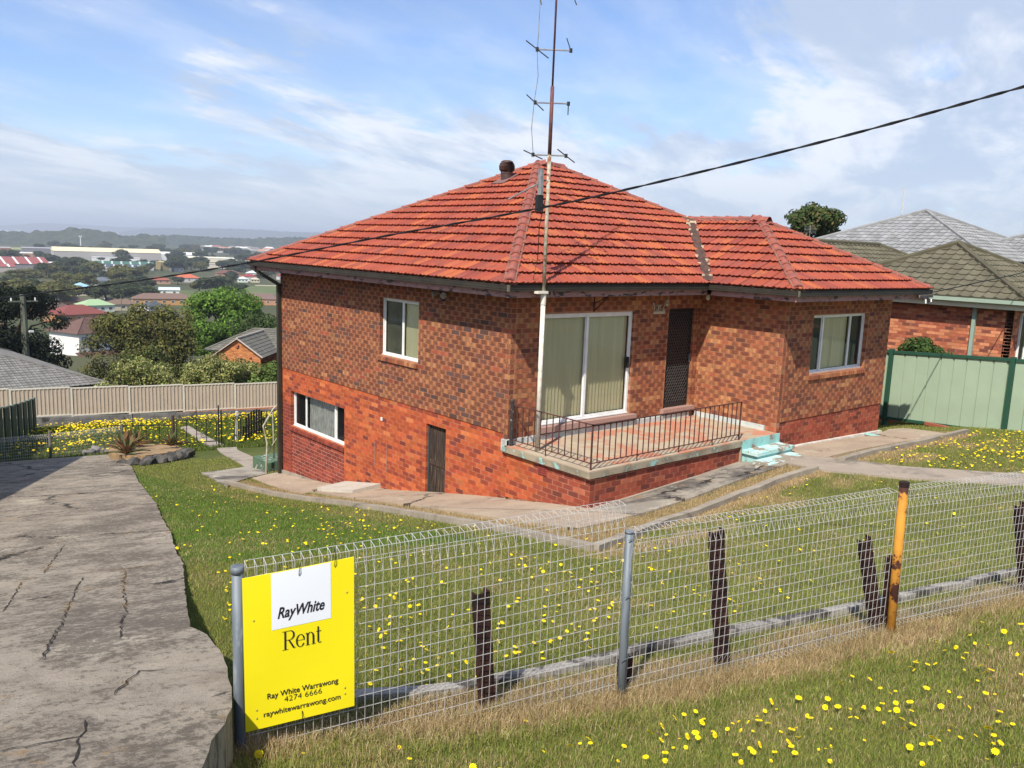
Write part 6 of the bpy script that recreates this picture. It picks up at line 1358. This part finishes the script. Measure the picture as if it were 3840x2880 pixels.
for i, (x, y) in enumerate(DIST):
    rc = [WHT, (.38, .14, .09), (.60, .58, .52), (.25, .22, .20), (.50, .24, .15)][i % 5]; nm = ['white', 'terracotta', 'pale', 'brown', 'orange'][i % 5]
    r = empty('house', (x, y, float(gz(x, y))), fac(x, y, .3*math.sin(i)), label='tiny far %s roofed house on the plain above the eave' % nm, category='house', group='far %s roofed houses' % nm); w = 16+6*(i % 3)
    MB().box(-w/2, w/2, -6, 6, -1, 6, col=(.62, .60, .56)).build('wall', MT['attr'], r); MB().add([(-w/2-1, -7, 6), (w/2+1, -7, 6), (w/2+1, 7, 6), (-w/2-1, 7, 6), (-w/2+6, 0, 10), (w/2-6, 0, 10)], [(0, 1, 5, 4), (1, 2, 5), (2, 3, 4, 5), (3, 0, 4)], rc).build('roof', MT['attr'], r)
# sports fields
def field(poly, col, nm='field', off=.6):
    slab(nm, poly, off, .5, mat('field_'+str(len(bpy.data.materials)), col, tuple(c*.8 for c in col), .03, .95), 12, step=15)
field([(146, 480), (188, 478), (200, 545), (165, 560), (140, 540)], (.115, .145, .05)); field([(196, 470), (245, 462), (285, 600), (220, 620)], (.12, .15, .055)); field([(60, 1750), (620, 1900), (640, 2080), (60, 1980)], (.28, .29, .11)); field([(265, 610), (330, 590), (332, 600), (268, 622)], (.42, .36, .25), 'bank')
# poles, mobile mast, cars
def pole(x, y, h, r, label, arms=True, material='timberpole', base=None, nm='power_pole', grp=None):
    z = float(gz(x, y)) if base is None else base; root = empty(nm, (x, y, z), fac(x, y, .3), label=label, category='pole', group=grp); MB().tube([(0, 0, -.5), (0, 0, h)], [r*1.15, r*.85], 9).build('shaft', MT[material], root)
    if arms: MB().beam((-1.1, -.1, h-.55), (1.1, -.1, h-.55), .10, .12).build('crossarm', MT['timberpole'], root)
    return root
pw = pole(5.55, 68.5, 9.1, .27, 'green-grey timber power pole in front of the dark conifer', base=-11.4)
for xx in (-.9, .9): MB().tube([(xx, -.1, 8.6), (xx, -.1, 8.85)], .06, 6).build('insulator', MT['white'], pw)
MB().box(.2, .55, -.5, -.3, 6.0, 6.15, col=(.7, .7, .68)).build('lamp_bracket', MT['attr'], pw)
for i, (x, y, h) in enumerate([(109, 499, 9.5), (77, 409, 8), (100, 376, 7), (88, 372, 6), (300, 700, 8), (118, 470, 7), (200, 520, 7)]): pole(x, y, h, .16, 'slender timber street pole among the town trees', False, grp='street poles of the town')
cm = pole(537, 2234, 27, 1.1, 'white mobile phone mast on the far plain', False, 'white', nm='phone_mast'); MB().box(-3.2, -1.6, -1, 1, 25, 28.5).box(1.6, 3.2, -1, 1, 25, 28.5).build('antenna_panel', MT['white'], cm); MB().beam((-3, 0, 26.5), (3, 0, 26.5), .5, .5).build('head_frame', MT['galv'], cm)
car = empty('parked_car', (118.5, 463, float(gz(118.5, 463))), fac(118, 463, .5), label='white car parked by the road beyond the trees', category='car')
MB().add([(-2.2, -.85, .3), (2.2, -.85, .3), (2.2, .85, .3), (-2.2, .85, .3), (-2.15, -.82, .85), (2.15, -.82, .8), (2.15, .82, .8), (-2.15, .82, .85), (-1.5, -.68, 1.42), (.8, -.68, 1.42), (.8, .68, 1.42), (-1.5, .68, 1.42)], [(0, 1, 5, 4), (1, 2, 6, 5), (2, 3, 7, 6), (3, 0, 4, 7), (4, 5, 9, 8), (5, 6, 10, 9), (6, 7, 11, 10), (7, 4, 8, 11), (8, 9, 10, 11)], (.8, .8, .8)).build('body', MT['attr'], car)
for xx in (-1.3, 1.3):
    for yy in (-.8, .8): MB().tube([(xx, yy-.1, .32), (xx, yy+.1, .32)], .32, 12).build('wheel', MT['black'], car)
slab('road', [(60, 452), (112, 455), (190, 440), (192, 447), (112, 466), (60, 462)], .45, .4, mat('far_asphalt', (.13, .125, .12), None, .05), 8, step=10)
# ------------------------------------------------------------------ dunes, lake and far hills
def ridge(name, line, depth, amp, c1, c2, seed, foot, fore=1.):
    """a wooded ridge: crest line given as (x, y, z); the slope falls towards the town"""
    g = np.random.default_rng(seed); L = [Vector(p) for p in line]; P = smooth_line(L, 22); nu = len(P); nv = 26; vs = []
    for i, p in enumerate(P):
        away = Vector((p.x-CAM[0], p.y-CAM[1], 0)).normalized()
        for j in range(nv):
            t = j/(nv-1)*2-1; k = math.cos(t*math.pi/2)**1.3; q_ = p+away*(t*depth); n = amp*(vnoise(q_.x, q_.y, 1/26., seed)+.6*vnoise(q_.x, q_.y, 1/11., seed+1)-.8)*(k**.5)
            vs.append((q_.x, q_.y, foot+(p.z-foot)*k+float(n)))
    f = [(i*nv+j, (i+1)*nv+j, (i+1)*nv+j+1, i*nv+j+1) for i in range(nu-1) for j in range(nv-1)]
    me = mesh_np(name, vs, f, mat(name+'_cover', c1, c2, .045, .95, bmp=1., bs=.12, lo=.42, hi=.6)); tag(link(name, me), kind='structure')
K1c = .49729
cr = lambda pts, d: [tuple(px(x*K1c, 740+y*K1c, d)) for x, y in pts]
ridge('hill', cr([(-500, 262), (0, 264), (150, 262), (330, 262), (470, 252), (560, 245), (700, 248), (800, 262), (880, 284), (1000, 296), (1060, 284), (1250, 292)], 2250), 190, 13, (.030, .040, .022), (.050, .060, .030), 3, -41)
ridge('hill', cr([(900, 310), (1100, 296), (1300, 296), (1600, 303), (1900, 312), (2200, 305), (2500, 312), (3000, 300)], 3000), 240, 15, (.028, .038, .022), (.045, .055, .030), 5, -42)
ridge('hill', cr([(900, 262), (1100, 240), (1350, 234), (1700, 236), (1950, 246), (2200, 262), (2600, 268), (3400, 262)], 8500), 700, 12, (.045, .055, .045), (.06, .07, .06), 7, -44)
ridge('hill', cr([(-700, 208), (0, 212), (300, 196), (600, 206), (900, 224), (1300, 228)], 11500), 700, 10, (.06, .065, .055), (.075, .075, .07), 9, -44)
m = MB(); a = math.radians; dirs = [(CAM[0]+r_*math.sin(b), CAM[1]+r_*math.cos(b)) for r_, b in ((4200, -.05), (9000, -.05), (9000, .36), (4200, .36))]
m.add([(x, y, -38.5) for x, y in dirs], [(3, 2, 1, 0)]); m.build('lake', mat('lake_water', (.10, .15, .19), (.12, .17, .20), .002, .25, .5), kind='structure')
for i in range(60):
    b = g_.uniform(.02, .70); d = g_.uniform(7500, 10500); x, y = CAM[0]+d*math.sin(b), CAM[1]+d*math.cos(b); s = g_.uniform(12, 34)
    o = MB().box(-s, s, -8, 8, -46, -38+g_.uniform(4, 16), col=(.75, .74, .72)).add([(-s, -8, -30), (s, -8, -30), (s, 8, -30), (-s, 8, -30), (-s*.5, 0, -24), (s*.5, 0, -24)], [(0, 1, 5, 4), (1, 2, 5), (2, 3, 4, 5), (3, 0, 4)], (.6, .55, .5)).build('building', MT['attr'], label='pale speck of a building on the far shore', category='building', group='buildings on the far shore'); o.location = (x, y, 0)

# the neighbour's house on the uphill side of the drive; only its shade falls into the view
ln = empty('brick_house', (*pt(-14.2, 10.5), 0), -.24, label='neighbouring brick house left of the driveway, shading its far end', category='house')
hip_roof(ln, 9.4, 13.5, 1.6, .45, BRT, (.11, .07, .06), .34, .36, PFL, faces=(1,), seed=70); MB().box(.5, 8.9, .5, 13, -6, 1.6, col=(.33, .14, .08)).build('wall', MT['attr'], ln)
for k in range(3):
    wn = MB().box(8.88, 8.95, 2+4*k, 3.6+4*k, -.9, .4, col=(.75, .75, .72)).build('window', MT['attr'], ln); MB().box(8.94, 8.97, 2.1+4*k, 3.5+4*k, -.8, .3, col=(.05, .06, .07)).build('pane', MT['sheet'], wn)
# ------------------------------------------------------------------ grass
def blades(name, x, y, z, h, w, col, seed, lean=.45, label=None, material='grassblade'):
    g = np.random.default_rng(seed); n = len(x); a = g.uniform(0, 2*np.pi, n); b = g.uniform(0, 2*np.pi, n); l = lean*h*np.abs(g.normal(0, 1, n))
    v = np.empty((n, 5, 3)); cx, sx_ = np.cos(a)*w, np.sin(a)*w; mx, my, mz = x+np.cos(b)*l*.4, y+np.sin(b)*l*.4, z+h*.58
    v[:, 0] = np.c_[x-cx, y-sx_, z-.01]; v[:, 1] = np.c_[x+cx, y+sx_, z-.01]; v[:, 2] = np.c_[mx+cx*.8, my+sx_*.8, mz]; v[:, 3] = np.c_[mx-cx*.8, my-sx_*.8, mz]
    v[:, 4] = np.c_[x+np.cos(b)*l, y+np.sin(b)*l, z+h*np.clip(1-.25*(l/h)**2, .3, 1)]
    f = np.array([[0, 1, 2], [0, 2, 3], [3, 2, 4]]); f = (np.arange(n)[:, None, None]*5+f[None]).reshape(-1, 3)
    me = mesh_np(name, v.reshape(-1, 3), f, MT[material], np.repeat(np.c_[col, np.ones(n)], 3, 0)); return tag(link(name, me), label, 'grass', None, 'stuff')
def keep(x, y):
    k = np.ones(len(x), bool)
    for s in SLABS: k &= ~in_poly(x, y, s)
    k &= ~((x > -.02) & (y > -VD) & (x < XR) & (y < LW)); k &= ~((x > XW) & (x < XR) & (y > -YP) & (y < 1))
    return k
GP = np.array([(.205, .245, .048), (.250, .285, .058), (.155, .210, .040), (.32, .315, .085), (.38, .34, .12)]); SP = np.array([(.52, .40, .21), (.42, .30, .145), (.60, .48, .28), (.30, .20, .10)])
def grass_cols(x, y, s, g, lush=None):
    n = len(x); gi = g.choice(5, n, p=[.30, .26, .22, .14, .08]); c = GP[gi]*(.75+.5*g.random(n))[:, None]; st = g.random(n) < s*.92+.07
    c[st] = SP[g.integers(0, 4, st.sum())]*(.75+.5*g.random(st.sum()))[:, None]
    if lush is not None: c = np.where((lush & ~st)[:, None], c*np.array([.60, .90, .62]), c)
    return c
def scatter(n, r0, r1, seed, p=1.5, half=.60):
    g = np.random.default_rng(seed); e = 2-p; r = (r0**e+(r1**e-r0**e)*g.random(n))**(1/e); t = math.pi/2-YAW+g.uniform(-half, half, n); return CAM[0]+np.cos(t)*r, CAM[1]+np.sin(t)*r, r, g
x, y, r, g = scatter(900000, 3.4, 27, 1); k = keep(x, y); x, y, r = x[k], y[k], r[k]; u, v = uv(x, y); k = v < 27; x, y, r, v, u = x[k], y[k], r[k], v[k], u[k]
s = straw_amount(x, y); ftr = (np.abs(v) < .45) & (u > -.3); h = np.where(v < -.3, .034, .030)*(.6+.9*g.random(len(x)))+.02*s*g.random(len(x))+ftr*.045*g.random(len(x))
lush = (x < -2.6) & (v > 5)
blades('grass', x, y, gz(x, y), h, .0011*(1+r/8), grass_cols(x, y, s, g, lush), 2, .55, 'mown grass of the verge and the lawn, dry along the fence')
# long straw lying along the fence and in the beds
n = 52000; g = np.random.default_rng(9); u_ = g.uniform(-.25, 9, n); v_ = g.normal(.06, .12, n); q = O+U*u_[:, None]+V*v_[:, None]; kk = keep(q[:, 0], q[:, 1]) & (vnoise(q[:, 0], q[:, 1], 1.6, 6) > .30); q = q[kk]
nb_ = 15000; t = g.random(nb_); bx = np.where(t < .4, g.uniform(-1.78, -1.25, nb_), g.uniform(-1.8, 10.4, nb_)); by = np.where(t < .4, g.uniform(-3.9, 7.7, nb_), g.uniform(-3.36, -2.82, nb_)); kb = keep(bx, by); q = np.r_[q, np.c_[bx[kb], by[kb]]]
cc = SP[g.integers(0, 4, len(q))]*(.7+.6*g.random(len(q)))[:, None]; grn = g.random(len(q)) < .10; cc[grn] = GP[1]
blades('dry_grass', q[:, 0], q[:, 1], gz(q[:, 0], q[:, 1]), .05+.09*g.random(len(q))**1.5, .0010*np.ones(len(q)), cc, 4, .9, 'long dry straw along the fence line and in the garden beds')
sc_ = np.array(STRAWC); g = np.random.default_rng(31); sc_ = sc_[(vnoise(sc_[:, 0], sc_[:, 1], 2.2, 3) > .58)]; q = np.repeat(sc_, 9, 0)+g.normal(0, .015, (len(sc_)*9, 2)); cc = np.array([(.42, .27, .11), (.36, .20, .08), (.50, .36, .18)])[g.integers(0, 3, len(q))]
blades('dry_grass', q[:, 0], q[:, 1], gz(q[:, 0], q[:, 1])+drive_off(q[:, 0], q[:, 1]), .008+.018*g.random(len(q)), .0009*np.ones(len(q)), cc, 6, 1.3, 'tufts of rusty straw caught in the cracks of the driveway')
# rough back yard
n = 90000; g = np.random.default_rng(12); u_ = g.uniform(-4, 15, n); v_ = g.uniform(26, 48.2, n); q = O+U*u_[:, None]+V*v_[:, None]; kk = keep(q[:, 0], q[:, 1]); q = q[kk]; cc = np.array([(.115, .155, .028), (.085, .12, .025), (.15, .18, .04)])[g.integers(0, 3, len(q))]*(.7+.6*g.random(len(q)))[:, None]
blades('grass', q[:, 0], q[:, 1], gz(q[:, 0], q[:, 1]), .06+.12*g.random(len(q)), .012*np.ones(len(q)), cc, 5, .5, 'rough green grass of the back yard')
# ------------------------------------------------------------------ flowers
def flower_mesh(seed, R=.019, H=.05, ring=13):
    g = np.random.default_rng(seed); m = MB(); dx, dy = g.normal(0, .006, 2); tl = Matrix.Translation((dx, dy, H)) @ Matrix.Rotation(g.normal(0, .38), 4, 'X') @ Matrix.Rotation(g.normal(0, .38), 4, 'Y')
    Y = (.92, .74, .010); Y2 = (.80, .50, .008)
    m.add([tl @ Vector((R*.42*math.cos(k*2*math.pi/8), R*.42*math.sin(k*2*math.pi/8), .006)) for k in range(8)]+[tl @ Vector((0, 0, .009))], [(k, (k+1) % 8, 8) for k in range(8)], Y2)
    for k in range(ring):
        a = 2*math.pi*k/ring; w = math.pi/ring*1.05; r1 = R*g.uniform(.88, 1.1)
        m.add([tl @ Vector(p) for p in ((R*.2*math.cos(a), R*.2*math.sin(a), .004), (R*.75*math.cos(a-w), R*.75*math.sin(a-w), .005), (r1*math.cos(a), r1*math.sin(a), .002), (R*.75*math.cos(a+w), R*.75*math.sin(a+w), .005))], [(0, 1, 2, 3)], Y)
    m.tube([(0, 0, -.02), (dx*.5, dy*.4, H*.5), (dx, dy, H+.003)], .0013, 4, (.10, .13, .04)); return m.mesh('yellow_flower', MT['attr_flower'])
MT['attr_flower'] = attr_mat('petal', .6, .05, 8, .2, trans=.15)
FM = [flower_mesh(i, ring=(13, 11, 15)[i % 3], R=(.019, .016, .020, .013)[i % 4]) for i in range(7)]
VFL=[(-3.59,-8.06),(-3.61,-8.20),(-3.78,-8.08),(-3.75,-8.32),(-3.79,-8.42),(-3.74,-8.43),(-3.51,-8.38),(-3.63,-8.58),(-3.59,-8.71),(-3.69,-8.75),(-3.70,-8.81),(-3.81,-8.91),(-3.51,-8.94),(-3.51,-9.10),(-4.27,-8.04),(-4.18,-8.20),(-4.45,-7.95),(-4.49,-8.03),(-4.58,-7.99),(-4.68,-7.99),(-4.30,-8.24),(-4.27,-8.31),(-4.20,-8.36),(-4.15,-8.42),(-4.21,-8.47),(-4.14,-8.51),(-4.05,-8.48),(-3.96,-8.54),(-3.96,-8.62),(-4.12,-8.57),(-4.13,-8.61),(-4.14,-8.73),(-3.94,-8.80),(-3.86,-9.09),(-4.49,-8.24),(-4.54,-8.28),(-4.39,-8.45),(-4.33,-8.63),(-4.43,-8.52),(-4.84,-7.97),(-4.90,-7.97),(-4.83,-8.04),(-4.81,-8.09),(-4.82,-8.15),(-4.99,-8.08),(-4.98,-8.15),(-4.73,-8.29),(-4.85,-8.27),(-4.86,-8.31),(-4.83,-8.32),(-4.88,-8.38),(-4.86,-8.39),(-4.62,-8.44),(-4.63,-8.51),(-4.68,-8.69),(-4.41,-8.78),(-4.34,-8.80),(-4.28,-8.71),(-4.32,-8.95),(-4.27,-8.96),(-4.21,-8.96),(-4.46,-9.00),(-4.51,-8.97),(-4.37,-9.07),(-4.29,-9.12),(-4.19,-9.15),(-4.27,-9.18),(-4.09,-9.20),(-4.04,-9.22),(-4.37,-9.20),(-4.35,-9.23),(-4.39,-9.28),(-4.35,-9.32),(-4.02,-9.13),(-5.02,-8.41),(-5.09,-8.46),(-5.16,-8.30),(-5.23,-8.30),(-5.30,-8.37),(-5.20,-8.43),(-5.20,-8.45),(-5.29,-8.47),(-5.41,-8.31),(-5.43,-8.37),(-5.14,-8.52),(-4.97,-8.57),(-4.88,-8.59),(-4.93,-8.60),(-5.11,-8.71),(-5.23,-8.75),(-4.67,-8.93),(-4.59,-8.96),(-4.58,-9.00),(-4.86,-9.07),(-4.60,-9.30),(-4.52,-9.30),(-1.76,-8.24),(-2.00,-8.50),(-1.73,-8.52),(-2.19,-8.31),(-2.37,-8.41),(-2.38,-8.52),(-2.29,-8.63),(-2.48,-8.18),(-2.60,-8.38),(-2.68,-8.47),(-2.70,-8.32),(-2.56,-8.76),(-2.88,-8.52),(-3.05,-8.40),(-3.11,-8.38),(-3.06,-8.28),(-3.11,-8.29),(-3.23,-8.30),(-3.23,-8.33),(-3.09,-8.60),(-3.01,-8.68),(-3.04,-8.95),(-3.12,-8.76),(-3.07,-8.77),(-3.24,-8.82),(-3.35,-8.76),(-3.29,-8.75),(-3.40,-8.93),(-3.59,-8.93),(-2.99,-8.05),(-5.87,-7.13),(-6.11,-7.55),(-5.95,-7.60),(-5.87,-7.58),(-5.80,-7.59),(-5.84,-7.65),(-6.29,-7.64),(-5.71,-7.79),(-5.90,-7.92),(-5.44,-7.76),(-5.36,-7.81),(-5.49,-7.88),(-5.51,-7.98),(-5.31,-7.72),(-5.00,-7.67),(-4.91,-7.70),(-5.12,-7.69),(-4.97,-7.81),(-5.07,-7.86),(-5.11,-7.96),(-5.18,-8.02),(-5.26,-7.95),(-5.31,-8.01),(-5.34,-7.95),(-5.34,-7.91),(-5.45,-8.03),(-5.66,-8.03),(-5.70,-8.08),(-5.77,-8.00),(-5.05,-8.03),(-7.45,-6.78),(-7.22,-6.87),(-6.75,-7.06),(-6.80,-7.23),(-6.60,-7.55),(-6.50,-7.62),(-7.26,-7.09)]
LFL=[(-5.98,-2.47),(-5.91,-2.50),(-6.18,-3.07),(-6.17,-3.18),(-6.25,-3.36),(-6.10,-3.08),(-6.40,-3.75),(-6.40,-3.81),(-6.46,-3.97),(-6.62,-4.23),(-6.59,-4.24),(-5.34,-4.28),(-5.25,-4.40),(-4.24,-3.04),(-4.32,-3.25),(-5.01,-4.33),(-5.12,-4.46),(-5.14,-4.57),(-5.39,-4.59),(-5.51,-4.58),(-5.11,-4.72),(-5.05,-4.76),(-4.66,-3.97),(-4.55,-3.92),(-4.70,-4.23),(-4.40,-4.22),(-4.41,-4.28),(-3.98,-3.74),(-3.86,-3.80),(-5.36,-4.94),(-5.43,-4.88),(-5.51,-4.97),(-5.55,-5.07),(-5.71,-5.02),(-5.70,-5.17),(-5.69,-5.22),(-5.52,-5.28),(-5.78,-5.30),(-5.74,-5.30),(-5.72,-5.45),(-5.68,-5.45),(-5.55,-5.39),(-5.57,-5.55),(-5.37,-5.49),(-5.19,-5.39),(-4.97,-5.14),(-4.97,-5.31),(-5.90,-5.55),(-6.12,-5.64),(-6.19,-5.90),(-6.23,-5.75),(-5.95,-5.73),(-5.87,-5.86),(-5.91,-5.92),(-5.80,-5.96),(-5.62,-5.75),(-5.63,-5.66),(-5.64,-5.73),(-5.47,-5.75),(-5.52,-5.87),(-5.66,-5.90),(-5.76,-6.04),(-5.70,-6.16),(-5.87,-6.07),(-5.93,-6.10),(-6.08,-6.07),(-6.02,-5.94),(-6.16,-6.28),(-6.06,-6.32),(-6.17,-6.42),(-6.36,-6.10),(-5.81,-6.26),(-5.73,-6.30),(-5.81,-6.37),(-5.54,-6.10),(-4.76,-5.10),(-3.47,-3.83),(-3.87,-4.49),(-4.73,-5.51),(-5.04,-5.87),(-5.18,-6.03),(-3.00,-3.66),(-2.97,-3.85),(-3.23,-4.15),(-3.24,-4.18),(-3.26,-4.09),(-2.89,-4.17),(-3.00,-4.29),(-2.90,-4.38),(-3.40,-4.47),(-3.48,-4.55),(-2.87,-3.92),(-3.19,-4.36),(-3.28,-4.49),(-2.73,-4.64),(-2.77,-4.72),(-2.57,-4.63),(-2.19,-4.67),(-1.84,-4.64),(-1.59,-4.99),(-2.25,-5.11),(-2.28,-5.20),(-2.17,-5.30),(-2.61,-5.56),(-2.54,-5.51),(-3.27,-5.96),(-2.87,-5.69),(-2.88,-5.91),(-2.65,-5.98),(-2.62,-6.09),(-2.50,-5.77),(-2.35,-5.66),(-2.36,-5.82),(-2.24,-5.83),(-1.44,-4.71),(-1.27,-5.42),(-1.44,-5.60),(-1.33,-5.60),(-1.35,-5.91),(-1.84,-6.19),(-2.11,-6.18),(-1.94,-6.40),(-1.98,-6.48),(-2.17,-6.66),(-2.12,-6.68),(-2.65,-6.50),(-2.54,-6.31),(-2.54,-6.36),(-2.91,-6.29),(-3.23,-6.17),(-3.33,-6.19),(-3.69,-6.37),(-3.57,-6.44),(-4.38,-5.69),(-4.31,-5.74),(-4.50,-5.82),(-4.21,-5.86),(-4.28,-5.97),(-4.21,-5.95),(-4.38,-5.98),(-4.55,-6.07),(-4.28,-6.12),(-4.15,-6.09),(-3.99,-5.92),(-3.92,-5.88),(-3.56,-5.56),(-3.78,-5.67),(-3.74,-5.69),(-3.61,-5.75),(-3.80,-5.92),(-3.15,-4.93),(-3.12,-5.05),(-3.10,-5.11),(-3.26,-5.26),(-3.39,-5.14),(-3.11,-4.64),(-4.80,-6.03),(-5.01,-6.04),(-5.09,-6.13),(-5.06,-6.14),(-4.99,-6.34),(-4.88,-6.21),(-4.41,-6.23),(-4.51,-6.37),(-4.71,-6.12),(-3.25,2.37),(-3.11,1.98),(-3.37,1.59),(-3.45,1.09),(-2.85,1.88),(-2.63,2.05),(-2.30,2.72),(-2.33,2.20),(-2.37,1.91),(-2.46,1.71),(-2.99,1.15),(-2.76,1.30),(-3.15,0.66),(-3.33,0.80),(-3.68,0.48),(-4.02,0.44),(-4.23,0.09),(-4.09,0.20),(-3.31,0.20),(-3.45,-0.14),(-3.57,-0.43),(-3.78,-0.45),(-3.89,-0.93),(-3.86,-1.00),(-3.91,-1.17),(-3.72,-1.02),(-3.17,-0.13),(-3.12,0.08),(-3.11,-0.16),(-2.48,0.51),(-2.84,-0.07),(-3.33,-0.60),(-3.20,-0.54),(-3.15,-0.63),(-3.06,-0.59),(-3.31,-0.92),(-3.25,-0.99),(-3.37,-1.38),(-3.48,-1.81),(-3.81,-1.65),(-4.10,-1.89),(-4.08,-2.11),(-4.07,-2.18),(-4.35,-1.42),(-4.50,-1.49),(-4.75,-1.80),(-4.89,-1.93),(-2.15,1.21),(-2.96,-0.91),(-2.85,-1.02),(-2.46,-0.51),(-2.31,-0.94),(-2.69,-1.29)]
def plant(x, y, i, sc, label, grp, pick_=None):
    o = link('yellow_flower', FM[i % 7] if pick_ is None else FM[pick_]); o.location = (x, y, float(gz(x, y))); o.scale = (sc, sc, sc*.9); o.rotation_euler = (0, 0, i*1.7); tag(o, label, 'flower', grp)
for i, (x, y) in enumerate(VFL): plant(x, y, i, float(rng.uniform(.6, 1.3)), 'yellow daisy-like flower in the verge grass in front of the mesh fence', 'yellow flowers of the verge')
for i, (x, y) in enumerate(LFL[:139]): plant(x, y, i, float(rng.uniform(.75, 1.15)), 'yellow daisy-like flower on the lawn seen between fence and house', 'yellow flowers of the lawn')
# the rest of the lawn flowers, and the mass of yellow in the back yard
rest = [(x, y, float(rng.uniform(.75, 1.15))) for x, y in LFL[139:]]
for i in range(330): rest.append((float(rng.uniform(-5.8, 4)), float(rng.uniform(-6.6, 1.5)), float(rng.uniform(.7, 1.1))))
for i in range(420): rest.append((float(rng.uniform(5.4, 12)), float(rng.normal(-4.9, .8)), float(rng.uniform(.9, 1.5))))
for i in range(60): rest.append((float(rng.uniform(-6, -2.2)), float(rng.uniform(2, 9)), float(rng.uniform(.8, 1.2))))
xy = np.array(rest); kk = keep(xy[:, 0], xy[:, 1]) & ~((xy[:, 0] > -1.9) & (xy[:, 1] > -3.4)); u_, v_ = uv(xy[:, 0], xy[:, 1]); kk &= v_ > .4; kk &= (xy[:, 0] > 5) | (xy[:, 1] < -3.3) | (xy[:, 0] < -1.9)
xy = xy[kk]
def flower_mass(name, P, label, g, R=.019, H=.05):
    V_, F_, C_ = [], [], []; n = 7; t = np.arange(n)*2*np.pi/n
    N = len(P); tx, ty = g.normal(0, .25, N), g.normal(0, .25, N); z = gz(P[:, 0], P[:, 1])+H*P[:, 2]
    ring = np.stack([P[:, 0, None]+R*P[:, 2, None]*np.cos(t), P[:, 1, None]+R*P[:, 2, None]*np.sin(t), z[:, None]+R*P[:, 2, None]*(np.cos(t)*tx[:, None]+np.sin(t)*ty[:, None])], -1)
    ctr = np.c_[P[:, 0], P[:, 1], z+.006]; v = np.concatenate([ring, ctr[:, None]], 1).reshape(-1, 3)
    f = np.array([[k, (k+1) % n, n] for k in range(n)]); f = (np.arange(N)[:, None, None]*(n+1)+f[None]).reshape(-1, 3); c = np.array([(.92, .74, .01, 1), (.90, .62, .01, 1)])[g.integers(0, 2, N)]
    tag(link(name, mesh_np(name, v, f, MT['attr_flower'], np.repeat(c, n, 0))), label, 'flowers', None, 'stuff')
flower_mass('lawn_flowers', xy, 'small yellow flowers dotted over the lawn', np.random.default_rng(1))
g = np.random.default_rng(2); n = 5200; u_ = g.uniform(-3.6, 15, n); v_ = 48-22*g.random(n)**1.7; q = O+U*u_[:, None]+V*v_[:, None]; den = vnoise(q[:, 0], q[:, 1], .35, 8); kk = keep(q[:, 0], q[:, 1]) & (g.random(n) < .25+.75*sstep(.35, .6, den)) & ~(v_ < 27.5); q = q[kk]
flower_mass('yard_flowers', np.c_[q, g.uniform(.8, 1.6, len(q))], 'mass of tall yellow flowers in the back yard below the block wall', g, .036, .17)
# ------------------------------------------------------------------ haze over the plain
m, T = new('pale_air'); vol = T.n('ShaderNodeVolumePrincipled', i={'Color': (.80, .88, 1., 1), 'Density': 1.7e-4, 'Anisotropy': .15}); T.n('ShaderNodeOutputMaterial', i={1: vol.outputs[0]})
MB().box(-24000, 24000, -24000, 24000, -75, 130).build('haze', m, kind='stuff')
